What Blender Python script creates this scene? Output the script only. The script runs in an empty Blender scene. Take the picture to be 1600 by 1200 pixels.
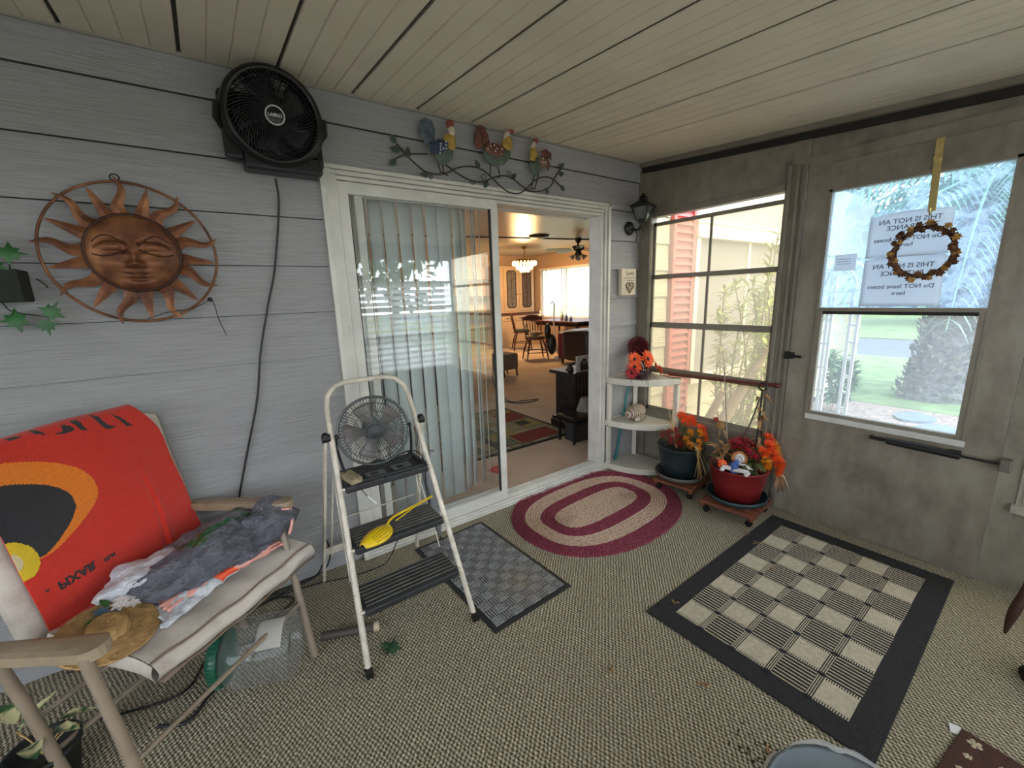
import bpy, bmesh, math, random
from mathutils import Vector, Matrix, noise
random.seed(7)
sc = bpy.context.scene
PI = math.pi
def R(d): return math.radians(d)

# ---------------------------------------------------------------- camera
cam_d = bpy.data.cameras.new('camera'); cam = bpy.data.objects.new('camera', cam_d)
sc.collection.objects.link(cam); sc.camera = cam
cam_d.sensor_width = 36; cam_d.sensor_fit = 'HORIZONTAL'
cam_d.lens = 36 * 650.077 / 1600; cam_d.clip_start = 0.02; cam_d.clip_end = 300
cam.matrix_world = (Matrix.Translation((-2.6661, -2.0902, 1.3532)) @ Matrix.Rotation(R(-35.141), 4, 'Z')
                    @ Matrix.Rotation(R(78.072), 4, 'X') @ Matrix.Rotation(R(-1.891), 4, 'Z'))

# ---------------------------------------------------------------- sky, sun, exposure
vs = sc.view_settings
vs.view_transform = 'Standard'; vs.look = 'None'; vs.gamma = 1; vs.use_curve_mapping = False
vs.exposure = 1.14
w = bpy.data.worlds.new('sky'); sc.world = w; w.use_nodes = True
nt = w.node_tree; nt.nodes.clear()
def wn(t, **k):
    n = nt.nodes.new(t)
    for a, b in k.items(): setattr(n, a, b)
    return n
tc = wn('ShaderNodeTexCoord'); sep = wn('ShaderNodeSeparateXYZ'); nt.links.new(tc.outputs['Generated'], sep.inputs[0])
cr = wn('ShaderNodeValToRGB'); nt.links.new(sep.outputs['Z'], cr.inputs[0])
cr.color_ramp.elements[0].position = 0.0; cr.color_ramp.elements[0].color = (0.90, 0.95, 1.0, 1)
cr.color_ramp.elements[1].position = 0.8; cr.color_ramp.elements[1].color = (0.68, 0.82, 1.0, 1)
bg = wn('ShaderNodeBackground'); nt.links.new(cr.outputs[0], bg.inputs[0])
# sky strength raised towards -y, added brightness to light the porch from its front
my = wn('ShaderNodeMapRange'); nt.links.new(sep.outputs['Y'], my.inputs[0])
my.inputs[1].default_value = 0.35; my.inputs[2].default_value = -0.75
my.inputs[3].default_value = 1.1; my.inputs[4].default_value = 4.0
nt.links.new(my.outputs[0], bg.inputs[1])
ow = wn('ShaderNodeOutputWorld'); nt.links.new(bg.outputs[0], ow.inputs[0])
sun_d = bpy.data.lights.new('sun', 'SUN'); sun = bpy.data.objects.new('sun', sun_d); sc.collection.objects.link(sun)
sun_d.energy = 1.6; sun_d.angle = R(25); sun_d.color = (1.0, 0.96, 0.88)
sun.rotation_euler = (R(24), R(8), 0)

# ---------------------------------------------------------------- materials
def nodes_of(name):
    m = bpy.data.materials.new(name); m.use_nodes = True; t = m.node_tree; t.nodes.clear()
    o = t.nodes.new('ShaderNodeOutputMaterial'); b = t.nodes.new('ShaderNodeBsdfPrincipled')
    t.links.new(b.outputs[0], o.inputs[0]); return m, t, b, o
def mth(t, op, a, b=None, clamp=False):
    n = t.nodes.new('ShaderNodeMath'); n.operation = op; n.use_clamp = clamp
    for i, v in enumerate((a, b)):
        if v is None: continue
        if isinstance(v, (int, float)): n.inputs[i].default_value = v
        else: t.links.new(v, n.inputs[i])
    return n.outputs[0]
def coords(t, scale=(1, 1, 1), rot=(0, 0, 0)):
    c = t.nodes.new('ShaderNodeTexCoord'); mp = t.nodes.new('ShaderNodeMapping')
    t.links.new(c.outputs['Object'], mp.inputs[0]); mp.inputs['Scale'].default_value = scale; mp.inputs['Rotation'].default_value = rot
    return mp.outputs[0]
def noise_out(t, vec, scale, detail=4, rough=.55):
    n = t.nodes.new('ShaderNodeTexNoise'); n.inputs['Scale'].default_value = scale; n.inputs['Detail'].default_value = detail
    n.inputs['Roughness'].default_value = rough
    t.links.new(vec, n.inputs['Vector']); return n.outputs[0]
def ramp(t, fac, stops):
    r = t.nodes.new('ShaderNodeValToRGB'); t.links.new(fac, r.inputs[0]); e = r.color_ramp.elements
    while len(e) < len(stops): e.new(.5)
    for x, (p, c) in zip(e, stops): x.position = p; x.color = (*c, 1)
    return r.outputs[0]
def mixc(t, fac, a, b, mode='MIX'):
    n = t.nodes.new('ShaderNodeMix'); n.data_type = 'RGBA'; n.blend_type = mode
    if isinstance(fac, (int, float)): n.inputs[0].default_value = fac
    else: t.links.new(fac, n.inputs[0])
    for i, v in ((6, a), (7, b)):
        if isinstance(v, tuple): n.inputs[i].default_value = (*v[:3], 1)
        else: t.links.new(v, n.inputs[i])
    return n.outputs[2]
def bump(t, b, h, strength, dist=.01):
    n = t.nodes.new('ShaderNodeBump'); n.inputs['Strength'].default_value = strength; n.inputs['Distance'].default_value = dist
    t.links.new(h, n.inputs['Height']); t.links.new(n.outputs[0], b.inputs['Normal'])
def srgb(r, g, b):
    f = lambda c: (c / 255 / 12.92) if c / 255 <= .04045 else ((c / 255 + .055) / 1.055) ** 2.4
    return (f(r), f(g), f(b))
_m = {}
def mat(name, col, rough=.55, metal=0, var=.12, vs_=14, bmp=0, bs=60, st=(1, 1, 1), sheen=0, spec=None, alpha=None, trans=0, emit=None):
    """plain procedural surface: colour with a little noise, optional fine bump"""
    if name in _m: return _m[name]
    m, t, b, o = nodes_of(name); v = coords(t, st)
    n1 = noise_out(t, v, vs_)
    dark = tuple(c * (1 - var) for c in col); lite = tuple(min(1, c * (1 + var)) for c in col)
    t.links.new(ramp(t, n1, [(.3, dark), (.7, lite)]), b.inputs['Base Color'])
    b.inputs['Roughness'].default_value = rough; b.inputs['Metallic'].default_value = metal
    if spec is not None: b.inputs['Specular IOR Level'].default_value = spec
    if sheen: b.inputs['Sheen Weight'].default_value = sheen
    if trans: b.inputs['Transmission Weight'].default_value = trans
    if emit: b.inputs['Emission Color'].default_value = (*emit[0], 1); b.inputs['Emission Strength'].default_value = emit[1]
    if bmp: bump(t, b, noise_out(t, v, bs), bmp)
    _m[name] = m; return m
def glass(name, tint=(1, 1, 1), haze=0.0, hazecol=(.9, .95, 1), wrinkle=0, gloss=1.0, ior=1.5, spec_rough=.0, tl=.5):
    """thin sheet: tinted see-through + mirror reflection + optional milky haze"""
    m = bpy.data.materials.new(name); m.use_nodes = True; t = m.node_tree; t.nodes.clear()
    o = t.nodes.new('ShaderNodeOutputMaterial'); tr = t.nodes.new('ShaderNodeBsdfTransparent'); tr.inputs[0].default_value = (*tint, 1)
    gl = t.nodes.new('ShaderNodeBsdfGlossy'); gl.inputs['Roughness'].default_value = spec_rough; gl.inputs[0].default_value = (gloss,) * 3 + (1,)
    fr = t.nodes.new('ShaderNodeLayerWeight'); fr.inputs[0].default_value = .5; f0 = ((ior - 1) / (ior + 1)) ** 2
    fac_ = mth(t, 'ADD', mth(t, 'MULTIPLY', mth(t, 'POWER', fr.outputs['Facing'], 5), 1 - f0), f0)
    mx = t.nodes.new('ShaderNodeMixShader'); base = tr.outputs[0]
    v = coords(t)
    if haze:
        d = t.nodes.new('ShaderNodeBsdfDiffuse'); d.inputs[0].default_value = (*hazecol, 1)
        tl_ = t.nodes.new('ShaderNodeBsdfTranslucent'); tl_.inputs[0].default_value = (*hazecol, 1)
        dm = t.nodes.new('ShaderNodeMixShader'); dm.inputs[0].default_value = tl; t.links.new(d.outputs[0], dm.inputs[1]); t.links.new(tl_.outputs[0], dm.inputs[2])
        hm = t.nodes.new('ShaderNodeMixShader'); t.links.new(base, hm.inputs[1]); t.links.new(dm.outputs[0], hm.inputs[2])
        if wrinkle:
            n1 = noise_out(t, coords(t, (1, 1, 1), (.6, 0, 0)), 5, 8, .7)
            n1 = mth(t, 'ABSOLUTE', mth(t, 'SUBTRACT', n1, .5))
            f = mth(t, 'ADD', haze, mth(t, 'MULTIPLY', mth(t, 'SUBTRACT', .06, n1), wrinkle * 6), clamp=True)
            f = mth(t, 'MAXIMUM', f, haze * .75)
            t.links.new(f, hm.inputs[0])
        else: hm.inputs[0].default_value = haze
        base = hm.outputs[0]
    if wrinkle:
        bp = t.nodes.new('ShaderNodeBump'); bp.inputs['Strength'].default_value = .5; bp.inputs['Distance'].default_value = .01
        t.links.new(noise_out(t, v, 12), bp.inputs['Height']); t.links.new(bp.outputs[0], gl.inputs['Normal'])
    t.links.new(fac_, mx.inputs[0]); t.links.new(base, mx.inputs[1]); t.links.new(gl.outputs[0], mx.inputs[2])
    t.links.new(mx.outputs[0], o.inputs[0]); return m

# ---------------------------------------------------------------- mesh builder
class MB:
    def __init__(s, M=None): s.v = []; s.f = []; s.mi = []; s.sm = []; s.M = M
    def add(s, vs_, fs, m=0, smooth=False):
        b = len(s.v)
        for p in vs_:
            p = Vector(p); s.v.append(s.M @ p if s.M is not None else p)
        for f in fs: s.f.append([b + i for i in f]); s.mi.append(m); s.sm.append(smooth)
    def box(s, a, b, m=0, rot=None, bev=0):
        """box between corners a and b; rot = rotation matrix about its centre"""
        a = Vector(a); b = Vector(b); c = (a + b) / 2; h = (b - a) / 2
        if bev and min(abs(h.x), abs(h.y), abs(h.z)) > bev:
            bm = bmesh.new(); bmesh.ops.create_cube(bm, size=2)
            for v in bm.verts: v.co = Vector((v.co.x * h.x, v.co.y * h.y, v.co.z * h.z))
            bmesh.ops.bevel(bm, geom=bm.edges[:], offset=bev, segments=2, affect='EDGES', profile=.5)
            bm.verts.index_update(); vs_ = [v.co.copy() for v in bm.verts]; fs = [[v.index for v in f.verts] for f in bm.faces]; bm.free()
        else:
            vs_ = [Vector((h.x * x, h.y * y, h.z * z)) for z in (-1, 1) for y in (-1, 1) for x in (-1, 1)]
            fs = [(0, 2, 3, 1), (4, 5, 7, 6), (0, 1, 5, 4), (2, 6, 7, 3), (0, 4, 6, 2), (1, 3, 7, 5)]
        if rot is not None: vs_ = [rot @ v for v in vs_]
        s.add([v + c for v in vs_], fs, m)
    def beam(s, p, q, w_, h_, m=0, up=(0, 0, 1)):
        """rectangular bar from p to q: w_ wide, h_ high along up"""
        p = Vector(p); q = Vector(q); d = (q - p).normalized(); u = Vector(up); sd = d.cross(u)
        if sd.length < 1e-5: sd = d.cross(Vector((1, 0, 0)))
        sd.normalize(); u = sd.cross(d)
        vs_ = [e + sd * (x * w_ / 2) + u * (z * h_ / 2) for e in (p, q) for z in (-1, 1) for x in (-1, 1)]
        s.add(vs_, [(0, 1, 3, 2), (4, 6, 7, 5), (0, 4, 5, 1), (2, 3, 7, 6), (0, 2, 6, 4), (1, 5, 7, 3)], m)
    def tube(s, pts, r, n=8, m=0, closed=False, cap=True, sx=1.0):
        pts = [Vector(p) for p in pts]; N = len(pts); rs = r if isinstance(r, (list, tuple)) else [r] * N
        prev = None; vs_ = []
        for i, p in enumerate(pts):
            a = pts[(i - 1) % N] if (closed or i > 0) else p
            b = pts[(i + 1) % N] if (closed or i < N - 1) else p
            d = b - a
            if d.length < 1e-9: d = Vector((0, 0, 1))
            d.normalize()
            if prev is None:
                x = d.cross(Vector((0, 0, 1)))
                if x.length < .05: x = d.cross(Vector((1, 0, 0)))
            else: x = prev - d * prev.dot(d)
            x.normalize(); prev = x; y = d.cross(x)
            for k in range(n):
                t = 2 * PI * k / n; vs_.append(p + (x * math.cos(t) + y * math.sin(t) * sx) * rs[i])
        fs = []
        for i in range(N if closed else N - 1):
            j = (i + 1) % N
            for k in range(n): fs.append((i * n + k, i * n + (k + 1) % n, j * n + (k + 1) % n, j * n + k))
        s.add(vs_, fs, m, True)
        if cap and not closed:
            b = len(s.v)
            s.add([vs_[k] for k in range(n)][::-1] if False else vs_[:n], [list(range(n))[::-1]], m)
            s.add(vs_[-n:], [list(range(n))], m)
    def lathe(s, prof, n=24, M=None, m=0, smooth=True, a0=0, a1=2 * PI):
        """profile (r, z) spun round z, placed by matrix M"""
        full = abs(a1 - a0 - 2 * PI) < 1e-6; cnt = n if full else n + 1; vs_ = []; M = M or Matrix.Identity(4)
        for r, z in prof:
            for k in range(cnt):
                t = a0 + (a1 - a0) * k / n; vs_.append(M @ Vector((r * math.cos(t), r * math.sin(t), z)))
        fs = []
        for i in range(len(prof) - 1):
            for k in range(n):
                k2 = (k + 1) % cnt; fs.append((i * cnt + k, i * cnt + k2, (i + 1) * cnt + k2, (i + 1) * cnt + k))
        s.add(vs_, fs, m, smooth)
    def cyl(s, p, q, r, r2=None, n=12, m=0):
        p = Vector(p); q = Vector(q); s.tube([p, q], [r, r if r2 is None else r2], n, m)
    def ell(s, c, r, n=12, m=0, rot=None, rough=0):
        vs_ = []; h = n // 2 + 1; r = Vector(r) if not isinstance(r, (int, float)) else Vector((r, r, r))
        for i in range(h + 1):
            a = PI * i / h
            for k in range(n):
                t = 2 * PI * k / n; v = Vector((math.sin(a) * math.cos(t), math.sin(a) * math.sin(t), math.cos(a)))
                if rough: v = v * (1 + rough * noise.noise(v * 2.3 + Vector(c) * 9))
                v = Vector((v.x * r.x, v.y * r.y, v.z * r.z))
                if rot is not None: v = rot @ v
                vs_.append(v + Vector(c))
        fs = [(i * n + k, (i + 1) * n + k, (i + 1) * n + (k + 1) % n, i * n + (k + 1) % n) for i in range(h) for k in range(n)]
        s.add(vs_, fs, m, True)
    def prism(s, poly, h, M=None, m=0, dome=0):
        """polygon (x, y) extruded by h along local z; dome raises the middle of the front"""
        M = M or Matrix.Identity(4); n = len(poly)
        vs_ = [M @ Vector((x, y, 0)) for x, y in poly] + [M @ Vector((x, y, h)) for x, y in poly]
        fs = [(k, (k + 1) % n, n + (k + 1) % n, n + k) for k in range(n)] + [list(range(n))[::-1]]
        if dome:
            cx = sum(p[0] for p in poly) / n; cy = sum(p[1] for p in poly) / n
            for q, z in ((.6, .75),):
                vs_ += [M @ Vector((cx + (x - cx) * q, cy + (y - cy) * q, h + dome * z)) for x, y in poly]
            vs_.append(M @ Vector((cx, cy, h + dome)))
            fs += [(n + k, n + (k + 1) % n, 2 * n + (k + 1) % n, 2 * n + k) for k in range(n)]
            fs += [(2 * n + k, 2 * n + (k + 1) % n, 3 * n) for k in range(n)]
            s.add(vs_, fs, m, False)
        else: s.add(vs_, fs + [list(range(n, 2 * n))], m)
    def grid(s, fn, nu, nv, m=0, th=0, mfn=None):
        """surface fn(u, v) -> Vector, 0..1, with optional thickness"""
        P_ = [[Vector(fn(i / nu, j / nv)) for j in range(nv + 1)] for i in range(nu + 1)]
        def layer(P_, flip, m_):
            vs_ = [p for row in P_ for p in row]; fs = []
            b = len(s.v); s.add(vs_, [])
            for i in range(nu):
                for j in range(nv):
                    q = [i * (nv + 1) + j, (i + 1) * (nv + 1) + j, (i + 1) * (nv + 1) + j + 1, i * (nv + 1) + j + 1]
                    if flip: q = q[::-1]
                    s.f.append([b + x for x in q]); s.mi.append(mfn((i + .5) / nu, (j + .5) / nv) if (mfn and not flip) else m_); s.sm.append(True)
            return b
        b0 = layer(P_, False, m)
        if th:
            Q = [[None] * (nv + 1) for _ in range(nu + 1)]
            for i in range(nu + 1):
                for j in range(nv + 1):
                    du = P_[min(i + 1, nu)][j] - P_[max(i - 1, 0)][j]; dv = P_[i][min(j + 1, nv)] - P_[i][max(j - 1, 0)]
                    nn = du.cross(dv); nn = nn.normalized() if nn.length > 1e-12 else Vector((0, 0, 1)); Q[i][j] = P_[i][j] - nn * th
            b1 = layer(Q, True, m); W = nv + 1
            rim = [i * W for i in range(nu + 1)] + [nu * W + j for j in range(1, W)] + [i * W + nv for i in range(nu - 1, -1, -1)] + [j for j in range(nv - 1, 0, -1)]
            for a, c in zip(rim, rim[1:] + rim[:1]):
                s.f.append([b0 + c, b0 + a, b1 + a, b1 + c]); s.mi.append(m); s.sm.append(True)
    def leaf(s, p, d, L, W, up=(0, 0, 1), m=0, fold=.25, droop=.15, lobes=0):
        p = Vector(p); d = Vector(d).normalized(); u = Vector(up); x = d.cross(u)
        if x.length < .05: x = d.cross(Vector((1, 0.3, 0)))
        x.normalize(); n_ = x.cross(d)
        f = fold * W; e = n_ * (-droop * L)
        vs_ = [p, p + d * L * .35 + x * W / 2 + n_ * f, p + d * L * .35, p + d * L * .35 - x * W / 2 + n_ * f,
               p + d * L * .72 + x * W * .33 + n_ * f * .5 + e * .5, p + d * L * .72 + e * .5, p + d * L * .72 - x * W * .33 + n_ * f * .5 + e * .5, p + d * L + e]
        s.add(vs_, [(0, 1, 2), (0, 2, 3), (1, 4, 5, 2), (2, 5, 6, 3), (4, 7, 5), (5, 7, 6)], m, True)
    def text(s, txt, size, M, m=0, ext=.0006, align='CENTER', shear=0, bold=0):
        cu = bpy.data.curves.new('t', 'FONT'); cu.body = txt; cu.size = size; cu.align_x = align; cu.align_y = 'CENTER'; cu.extrude = ext
        cu.shear = shear; cu.offset = bold; cu.resolution_u = 3
        ob = bpy.data.objects.new('t', cu); sc.collection.objects.link(ob)
        me = bpy.data.meshes.new_from_object(ob, depsgraph=bpy.context.evaluated_depsgraph_get())
        s.add([M @ v.co for v in me.vertices], [list(p.vertices) for p in me.polygons], m)
        bpy.data.objects.remove(ob); bpy.data.curves.remove(cu); bpy.data.meshes.remove(me)
    def build(s, name, mats, parent=None, world=True):
        me = bpy.data.meshes.new(name)
        off = WL.get(parent.name, Matrix.Identity(4)).inverted() if (parent is not None and world) else None
        me.from_pydata([tuple(off @ v) if off is not None else tuple(v) for v in s.v], [], s.f)
        for m_ in (mats if isinstance(mats, (list, tuple)) else [mats]): me.materials.append(m_)
        for p, i, k in zip(me.polygons, s.mi, s.sm): p.material_index = i; p.use_smooth = k
        me.update(); me.validate()
        o = bpy.data.objects.new(name, me); sc.collection.objects.link(o)
        if parent is not None: o.parent = parent; WL[o.name] = WL.get(parent.name, Matrix.Identity(4))
        else: WL[o.name] = Matrix.Identity(4)
        return o
WL = {}
def thing(name, label, cat, loc=(0, 0, 0), rz=0, group=None):
    o = bpy.data.objects.new(name, None); o.empty_display_size = .1; sc.collection.objects.link(o)
    o.location = loc; o.rotation_euler = (0, 0, rz); o['label'] = label; o['category'] = cat
    if group: o['group'] = group
    WL[o.name] = Matrix.Translation(loc) @ Matrix.Rotation(rz, 4, 'Z'); return o
def sroot(name, loc=(0, 0, 0)):
    o = bpy.data.objects.new(name, None); sc.collection.objects.link(o); o.location = loc; o['kind'] = 'structure'
    WL[o.name] = Matrix.Translation(loc); return o
def tag(o, label, cat, group=None, kind=None):
    o['label'] = label; o['category'] = cat
    if group: o['group'] = group
    if kind: o['kind'] = kind
    # rest the origin on the object's base
    vs_ = [v.co for v in o.data.vertices]
    c = Vector(((min(v.x for v in vs_) + max(v.x for v in vs_)) / 2, (min(v.y for v in vs_) + max(v.y for v in vs_)) / 2, min(v.z for v in vs_)))
    o.data.transform(Matrix.Translation(-c)); o.location = c; WL[o.name] = Matrix.Translation(c); return o
def struct(name, mb, mats, parent=None):
    o = mb.build(name, mats, parent)
    if parent is None: o['kind'] = 'structure'
    return o
def dup(root, loc, rz, label, group):
    r = root.copy(); sc.collection.objects.link(r); r.location = loc; r.rotation_euler = (0, 0, rz); r['label'] = label; r['group'] = group
    for ch in list(root.children):
        c = ch.copy(); sc.collection.objects.link(c); c.parent = r
        for g in ch.children:
            d = g.copy(); sc.collection.objects.link(d); d.parent = c
    return r
def rot_to(d, up=(0, 0, 1)):
    """matrix whose local z points along d"""
    return Vector(d).normalized().to_track_quat('Z', 'Y').to_matrix().to_4x4()
def TR(p): return Matrix.Translation(p)
def basis(o, x, y):
    """matrix with local x, y along given world vectors"""
    x = Vector(x).normalized(); y = Vector(y).normalized(); z = x.cross(y).normalized()
    M = Matrix((( x.x, y.x, z.x, o[0]), (x.y, y.y, z.y, o[1]), (x.z, y.z, z.z, o[2]), (0, 0, 0, 1))); return M
def spline(pts, k=4):
    pts = [Vector(p) for p in pts]; out = []
    for i in range(len(pts) - 1):
        p0 = pts[max(i - 1, 0)]; p1 = pts[i]; p2 = pts[i + 1]; p3 = pts[min(i + 2, len(pts) - 1)]
        for j in range(k):
            t = j / k; out.append(.5 * ((2 * p1) + (p2 - p0) * t + (2 * p0 - 5 * p1 + 4 * p2 - p3) * t * t + (3 * p1 - p0 - 3 * p2 + p3) * t ** 3))
    out.append(pts[-1]); return out
def rnd(a, b): return random.uniform(a, b)
# ================================================================ THE PORCH SHELL
F = .025                       # top of the porch carpet
def zc(y): return 2.25 + .075 * y
XL, YF = -5.2, -2.95

def siding_mat(name, col, rough=.42):
    m, t, b, o = nodes_of(name)
    g = noise_out(t, coords(t, (1.6, 1, 60)), 3.0, 6, .65)
    big = noise_out(t, coords(t), 1.7, 3)
    c = ramp(t, big, [(.3, tuple(x * .90 for x in col)), (.7, tuple(min(1, x * 1.05) for x in col))])
    c = mixc(t, .5, c, ramp(t, g, [(.38, tuple(x * .66 for x in col)), (.56, col)]))
    t.links.new(c, b.inputs['Base Color']); b.inputs['Roughness'].default_value = rough
    bump(t, b, g, .9, .014); return m
M_side = siding_mat('siding_paint', srgb(188, 187, 188))
M_side_out = siding_mat('cream_siding_paint', srgb(226, 216, 184), .6)
LAPS = [.1 + .2012 * k - .2 for k in range(0, 13)]
def laps(mb, x0, x1, z0, z1):
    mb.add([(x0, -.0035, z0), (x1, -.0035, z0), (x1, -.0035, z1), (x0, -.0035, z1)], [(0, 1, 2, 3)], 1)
    for za in LAPS:
        zb = za + .2012; a = max(za, z0); b = min(zb, z1)
        if b - a < .01: continue
        a += .0025; ya = -.018 + .012 * (a - za) / .2012; yb = -.018 + .012 * (b - za) / .2012
        mb.add([(x0, ya, a), (x1, ya, a), (x1, yb, b), (x0, yb, b), (x0, .01, a), (x1, .01, a), (x1, .01, b), (x0, .01, b)],
               [(0, 1, 2, 3), (4, 7, 6, 5), (3, 2, 6, 7), (0, 3, 7, 4), (1, 5, 6, 2)])
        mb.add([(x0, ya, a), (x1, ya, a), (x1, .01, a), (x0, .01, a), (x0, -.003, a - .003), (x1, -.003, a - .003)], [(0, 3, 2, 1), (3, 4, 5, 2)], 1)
M_lap = mat('painted_lap_shade', srgb(60, 56, 52), .9)  # shade lines under the laps, painted as dark undersides and backing
DX0, DX1, DZ = -2.199, -.339, 1.947
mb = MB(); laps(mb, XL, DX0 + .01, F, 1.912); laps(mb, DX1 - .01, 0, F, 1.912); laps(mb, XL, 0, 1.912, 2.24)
# bare backing behind the boards
mb.box((XL, .01, F), (DX0, .11, 2.5)); mb.box((DX1, .01, F), (.0, .11, 2.5)); mb.box((DX0, .01, DZ), (DX1, .11, 2.5)); mb.box((DX0, .01, -.05), (DX1, .11, .028))
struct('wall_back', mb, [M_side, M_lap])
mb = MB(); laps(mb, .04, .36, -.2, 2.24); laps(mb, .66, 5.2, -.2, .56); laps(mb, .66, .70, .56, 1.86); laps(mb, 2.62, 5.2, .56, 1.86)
mb.box((.04, .01, -.3), (.72, .11, 2.5)); mb.box((2.6, .01, -.3), (5.2, .11, 2.5)); mb.box((.7, .01, -.3), (2.62, .11, .56)); mb.box((.66, -.004, 1.86), (5.2, .11, 2.24)); mb.box((.7, .01, 2.2), (2.62, .11, 2.5)); mb.box((.36, -.004, 1.8), (.7, .01, 2.24))
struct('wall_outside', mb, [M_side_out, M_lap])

# carpet: looped, in diagonal rows of dark olive and tan
def carpet_mat():
    m, t, b, o = nodes_of('porch_carpet')
    c = t.nodes.new('ShaderNodeTexCoord'); sp = t.nodes.new('ShaderNodeSeparateXYZ')
    nz = t.nodes.new('ShaderNodeTexNoise'); nz.inputs['Scale'].default_value = 40; t.links.new(c.outputs['Object'], nz.inputs['Vector'])
    ad = t.nodes.new('ShaderNodeVectorMath'); ad.operation = 'MULTIPLY_ADD'; t.links.new(nz.outputs['Color'], ad.inputs[0]); ad.inputs[1].default_value = (.012, .012, 0); t.links.new(c.outputs['Object'], ad.inputs[2])
    t.links.new(ad.outputs[0], sp.inputs[0]); x, y = sp.outputs[0], sp.outputs[1]
    k = 2 * PI / .0125
    a = mth(t, 'SINE', mth(t, 'MULTIPLY', mth(t, 'ADD', x, mth(t, 'MULTIPLY', y, .35)), k))
    d = mth(t, 'SINE', mth(t, 'MULTIPLY', mth(t, 'SUBTRACT', y, mth(t, 'MULTIPLY', x, .9)), k * .72))
    h = mth(t, 'ADD', mth(t, 'MULTIPLY', a, .3), mth(t, 'MULTIPLY', d, .3)); h = mth(t, 'ADD', h, .5)
    big = noise_out(t, c.outputs['Object'], 1.4, 4); fine = noise_out(t, c.outputs['Object'], 160, 2)
    h2 = mth(t, 'ADD', h, mth(t, 'MULTIPLY', mth(t, 'SUBTRACT', fine, .5), .9))
    col = ramp(t, h2, [(.15, srgb(92, 85, 68)), (.5, srgb(160, 150, 127)), (.85, srgb(208, 198, 174))])
    col = mixc(t, mth(t, 'MULTIPLY', ramp(t, big, [(.35, (0, 0, 0)), (.7, (1, 1, 1))]), .35), col, (.24, .2, .15), 'MIX')
    t.links.new(col, b.inputs['Base Color']); b.inputs['Roughness'].default_value = .95; b.inputs['Specular IOR Level'].default_value = .1
    bump(t, b, h2, .8, .006); return m
mb = MB(); mb.box((XL, YF, -.1), (.04, 0.012, F)); struct('floor', mb, carpet_mat())

M_ceil = mat('ceiling_panel', srgb(212, 203, 182), .75, var=.07, vs_=3, bmp=.15, bs=90)
M_groove = mat('ceiling_seam', srgb(88, 84, 76), .8)
mb = MB(); sx = [-.212 - .3015 * k for k in range(0, 17)]; xs = [.04] + sx + [XL]
for a, b in zip(xs[1:], xs[:-1]):
    n = 4; w_ = (b - a - .012) / n
    for i in range(n):
        p0 = a + .006 + i * w_; p1 = p0 + w_; e = .0035
        sec = [(p0, 0), (p0 + e, -.004), (p1 - e, -.004), (p1, 0)]
        for q in range(3):
            mb.add([(sec[q][0], .012, zc(.012) + sec[q][1]), (sec[q + 1][0], .012, zc(.012) + sec[q + 1][1]), (sec[q + 1][0], YF, zc(YF) + sec[q + 1][1]), (sec[q][0], YF, zc(YF) + sec[q][1])], [(0, 3, 2, 1)])
    mb.add([(a - .006, .012, zc(.012) + .008), (a + .006, .012, zc(.012) + .008), (a + .006, YF, zc(YF) + .008), (a - .006, YF, zc(YF) + .008)], [(0, 3, 2, 1)], 1)
mb.add([(XL, .012, zc(0) + .01), (.04, .012, zc(0) + .01), (.04, YF, zc(YF) + .01), (XL, YF, zc(YF) + .01)] + [(XL, .012, zc(0) + .08), (.04, .012, zc(0) + .08), (.04, YF - .5, zc(YF) + .05), (XL, YF - .5, zc(YF) + .05)],
       [(0, 3, 2, 1), (4, 5, 6, 7), (0, 4, 7, 3), (1, 2, 6, 5), (2, 3, 7, 6), (0, 1, 5, 4)], 0)
struct('ceiling', mb, [M_ceil, M_groove])
M_bead = mat('ceiling_edge', srgb(150, 146, 134), .6)
mb = MB(); mb.beam((XL, -.012, zc(0) - .006), (0, -.012, zc(0) - .006), .02, .014); struct('trim_1', mb, M_bead)
M_taupe, t_, b_, o_ = nodes_of('taupe_wall_panel')
v_ = coords(t_); n_ = noise_out(t_, v_, 3.5, 8, .68); n2_ = noise_out(t_, coords(t_, (1, 2, 1.2)), 6, 5)
c_ = ramp(t_, n_, [(.3, srgb(108, 100, 87)), (.5, srgb(138, 130, 115)), (.72, srgb(154, 147, 132))])
c_ = mixc(t_, .3, c_, ramp(t_, n2_, [(.35, srgb(104, 96, 84)), (.65, srgb(158, 151, 138))]))
t_.links.new(c_, b_.inputs['Base Color']); b_.inputs['Roughness'].default_value = .6; bump(t_, b_, n_, .12)
M_frame = mat('bronze_grey_frame', srgb(128, 120, 106), .5, var=.15, vs_=9)
M_white = mat('weathered_white_metal', srgb(205, 203, 196), .4, var=.1, vs_=16)
M_dark = mat('dark_gap', srgb(40, 38, 34), .8)
# corner post, knee wall, header, posts
mb = MB()
mb.box((0, -.09, F), (.05, 0, zc(0)))
mb.box((.012, -1.0, F - .1), (.045, -.09, .43)); mb.box((.0, -1.08, F), (.055, -1.0, 2.25))
mb.box((.01, -1.0, 1.885), (.045, -.09, 2.26)); mb.box((.01, -1.93, 1.99), (.045, -1.08, 2.25)); mb.box((-.006, -1.93, 1.956), (.05, -1.08, 2.011))
mb.box((-.004, -1.995, F), (.05, -1.93, 2.2)); mb.box((.012, YF, F - .1), (.045, -1.995, .385)); mb.box((.01, YF, 1.9), (.045, -1.995, 2.2))
struct('wall_right', mb, M_taupe)
mb = MB(); y0, y1 = -.02, YF
mb.beam((-.012, y0, zc(y0) - .018), (-.012, y1, zc(y1) - .018), .05, .03); mb.beam((.0, y0, zc(y0) - .05), (.0, y1, zc(y1) - .05), .02, .035, 1); struct('trim_2', mb, [M_frame, M_dark])
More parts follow.
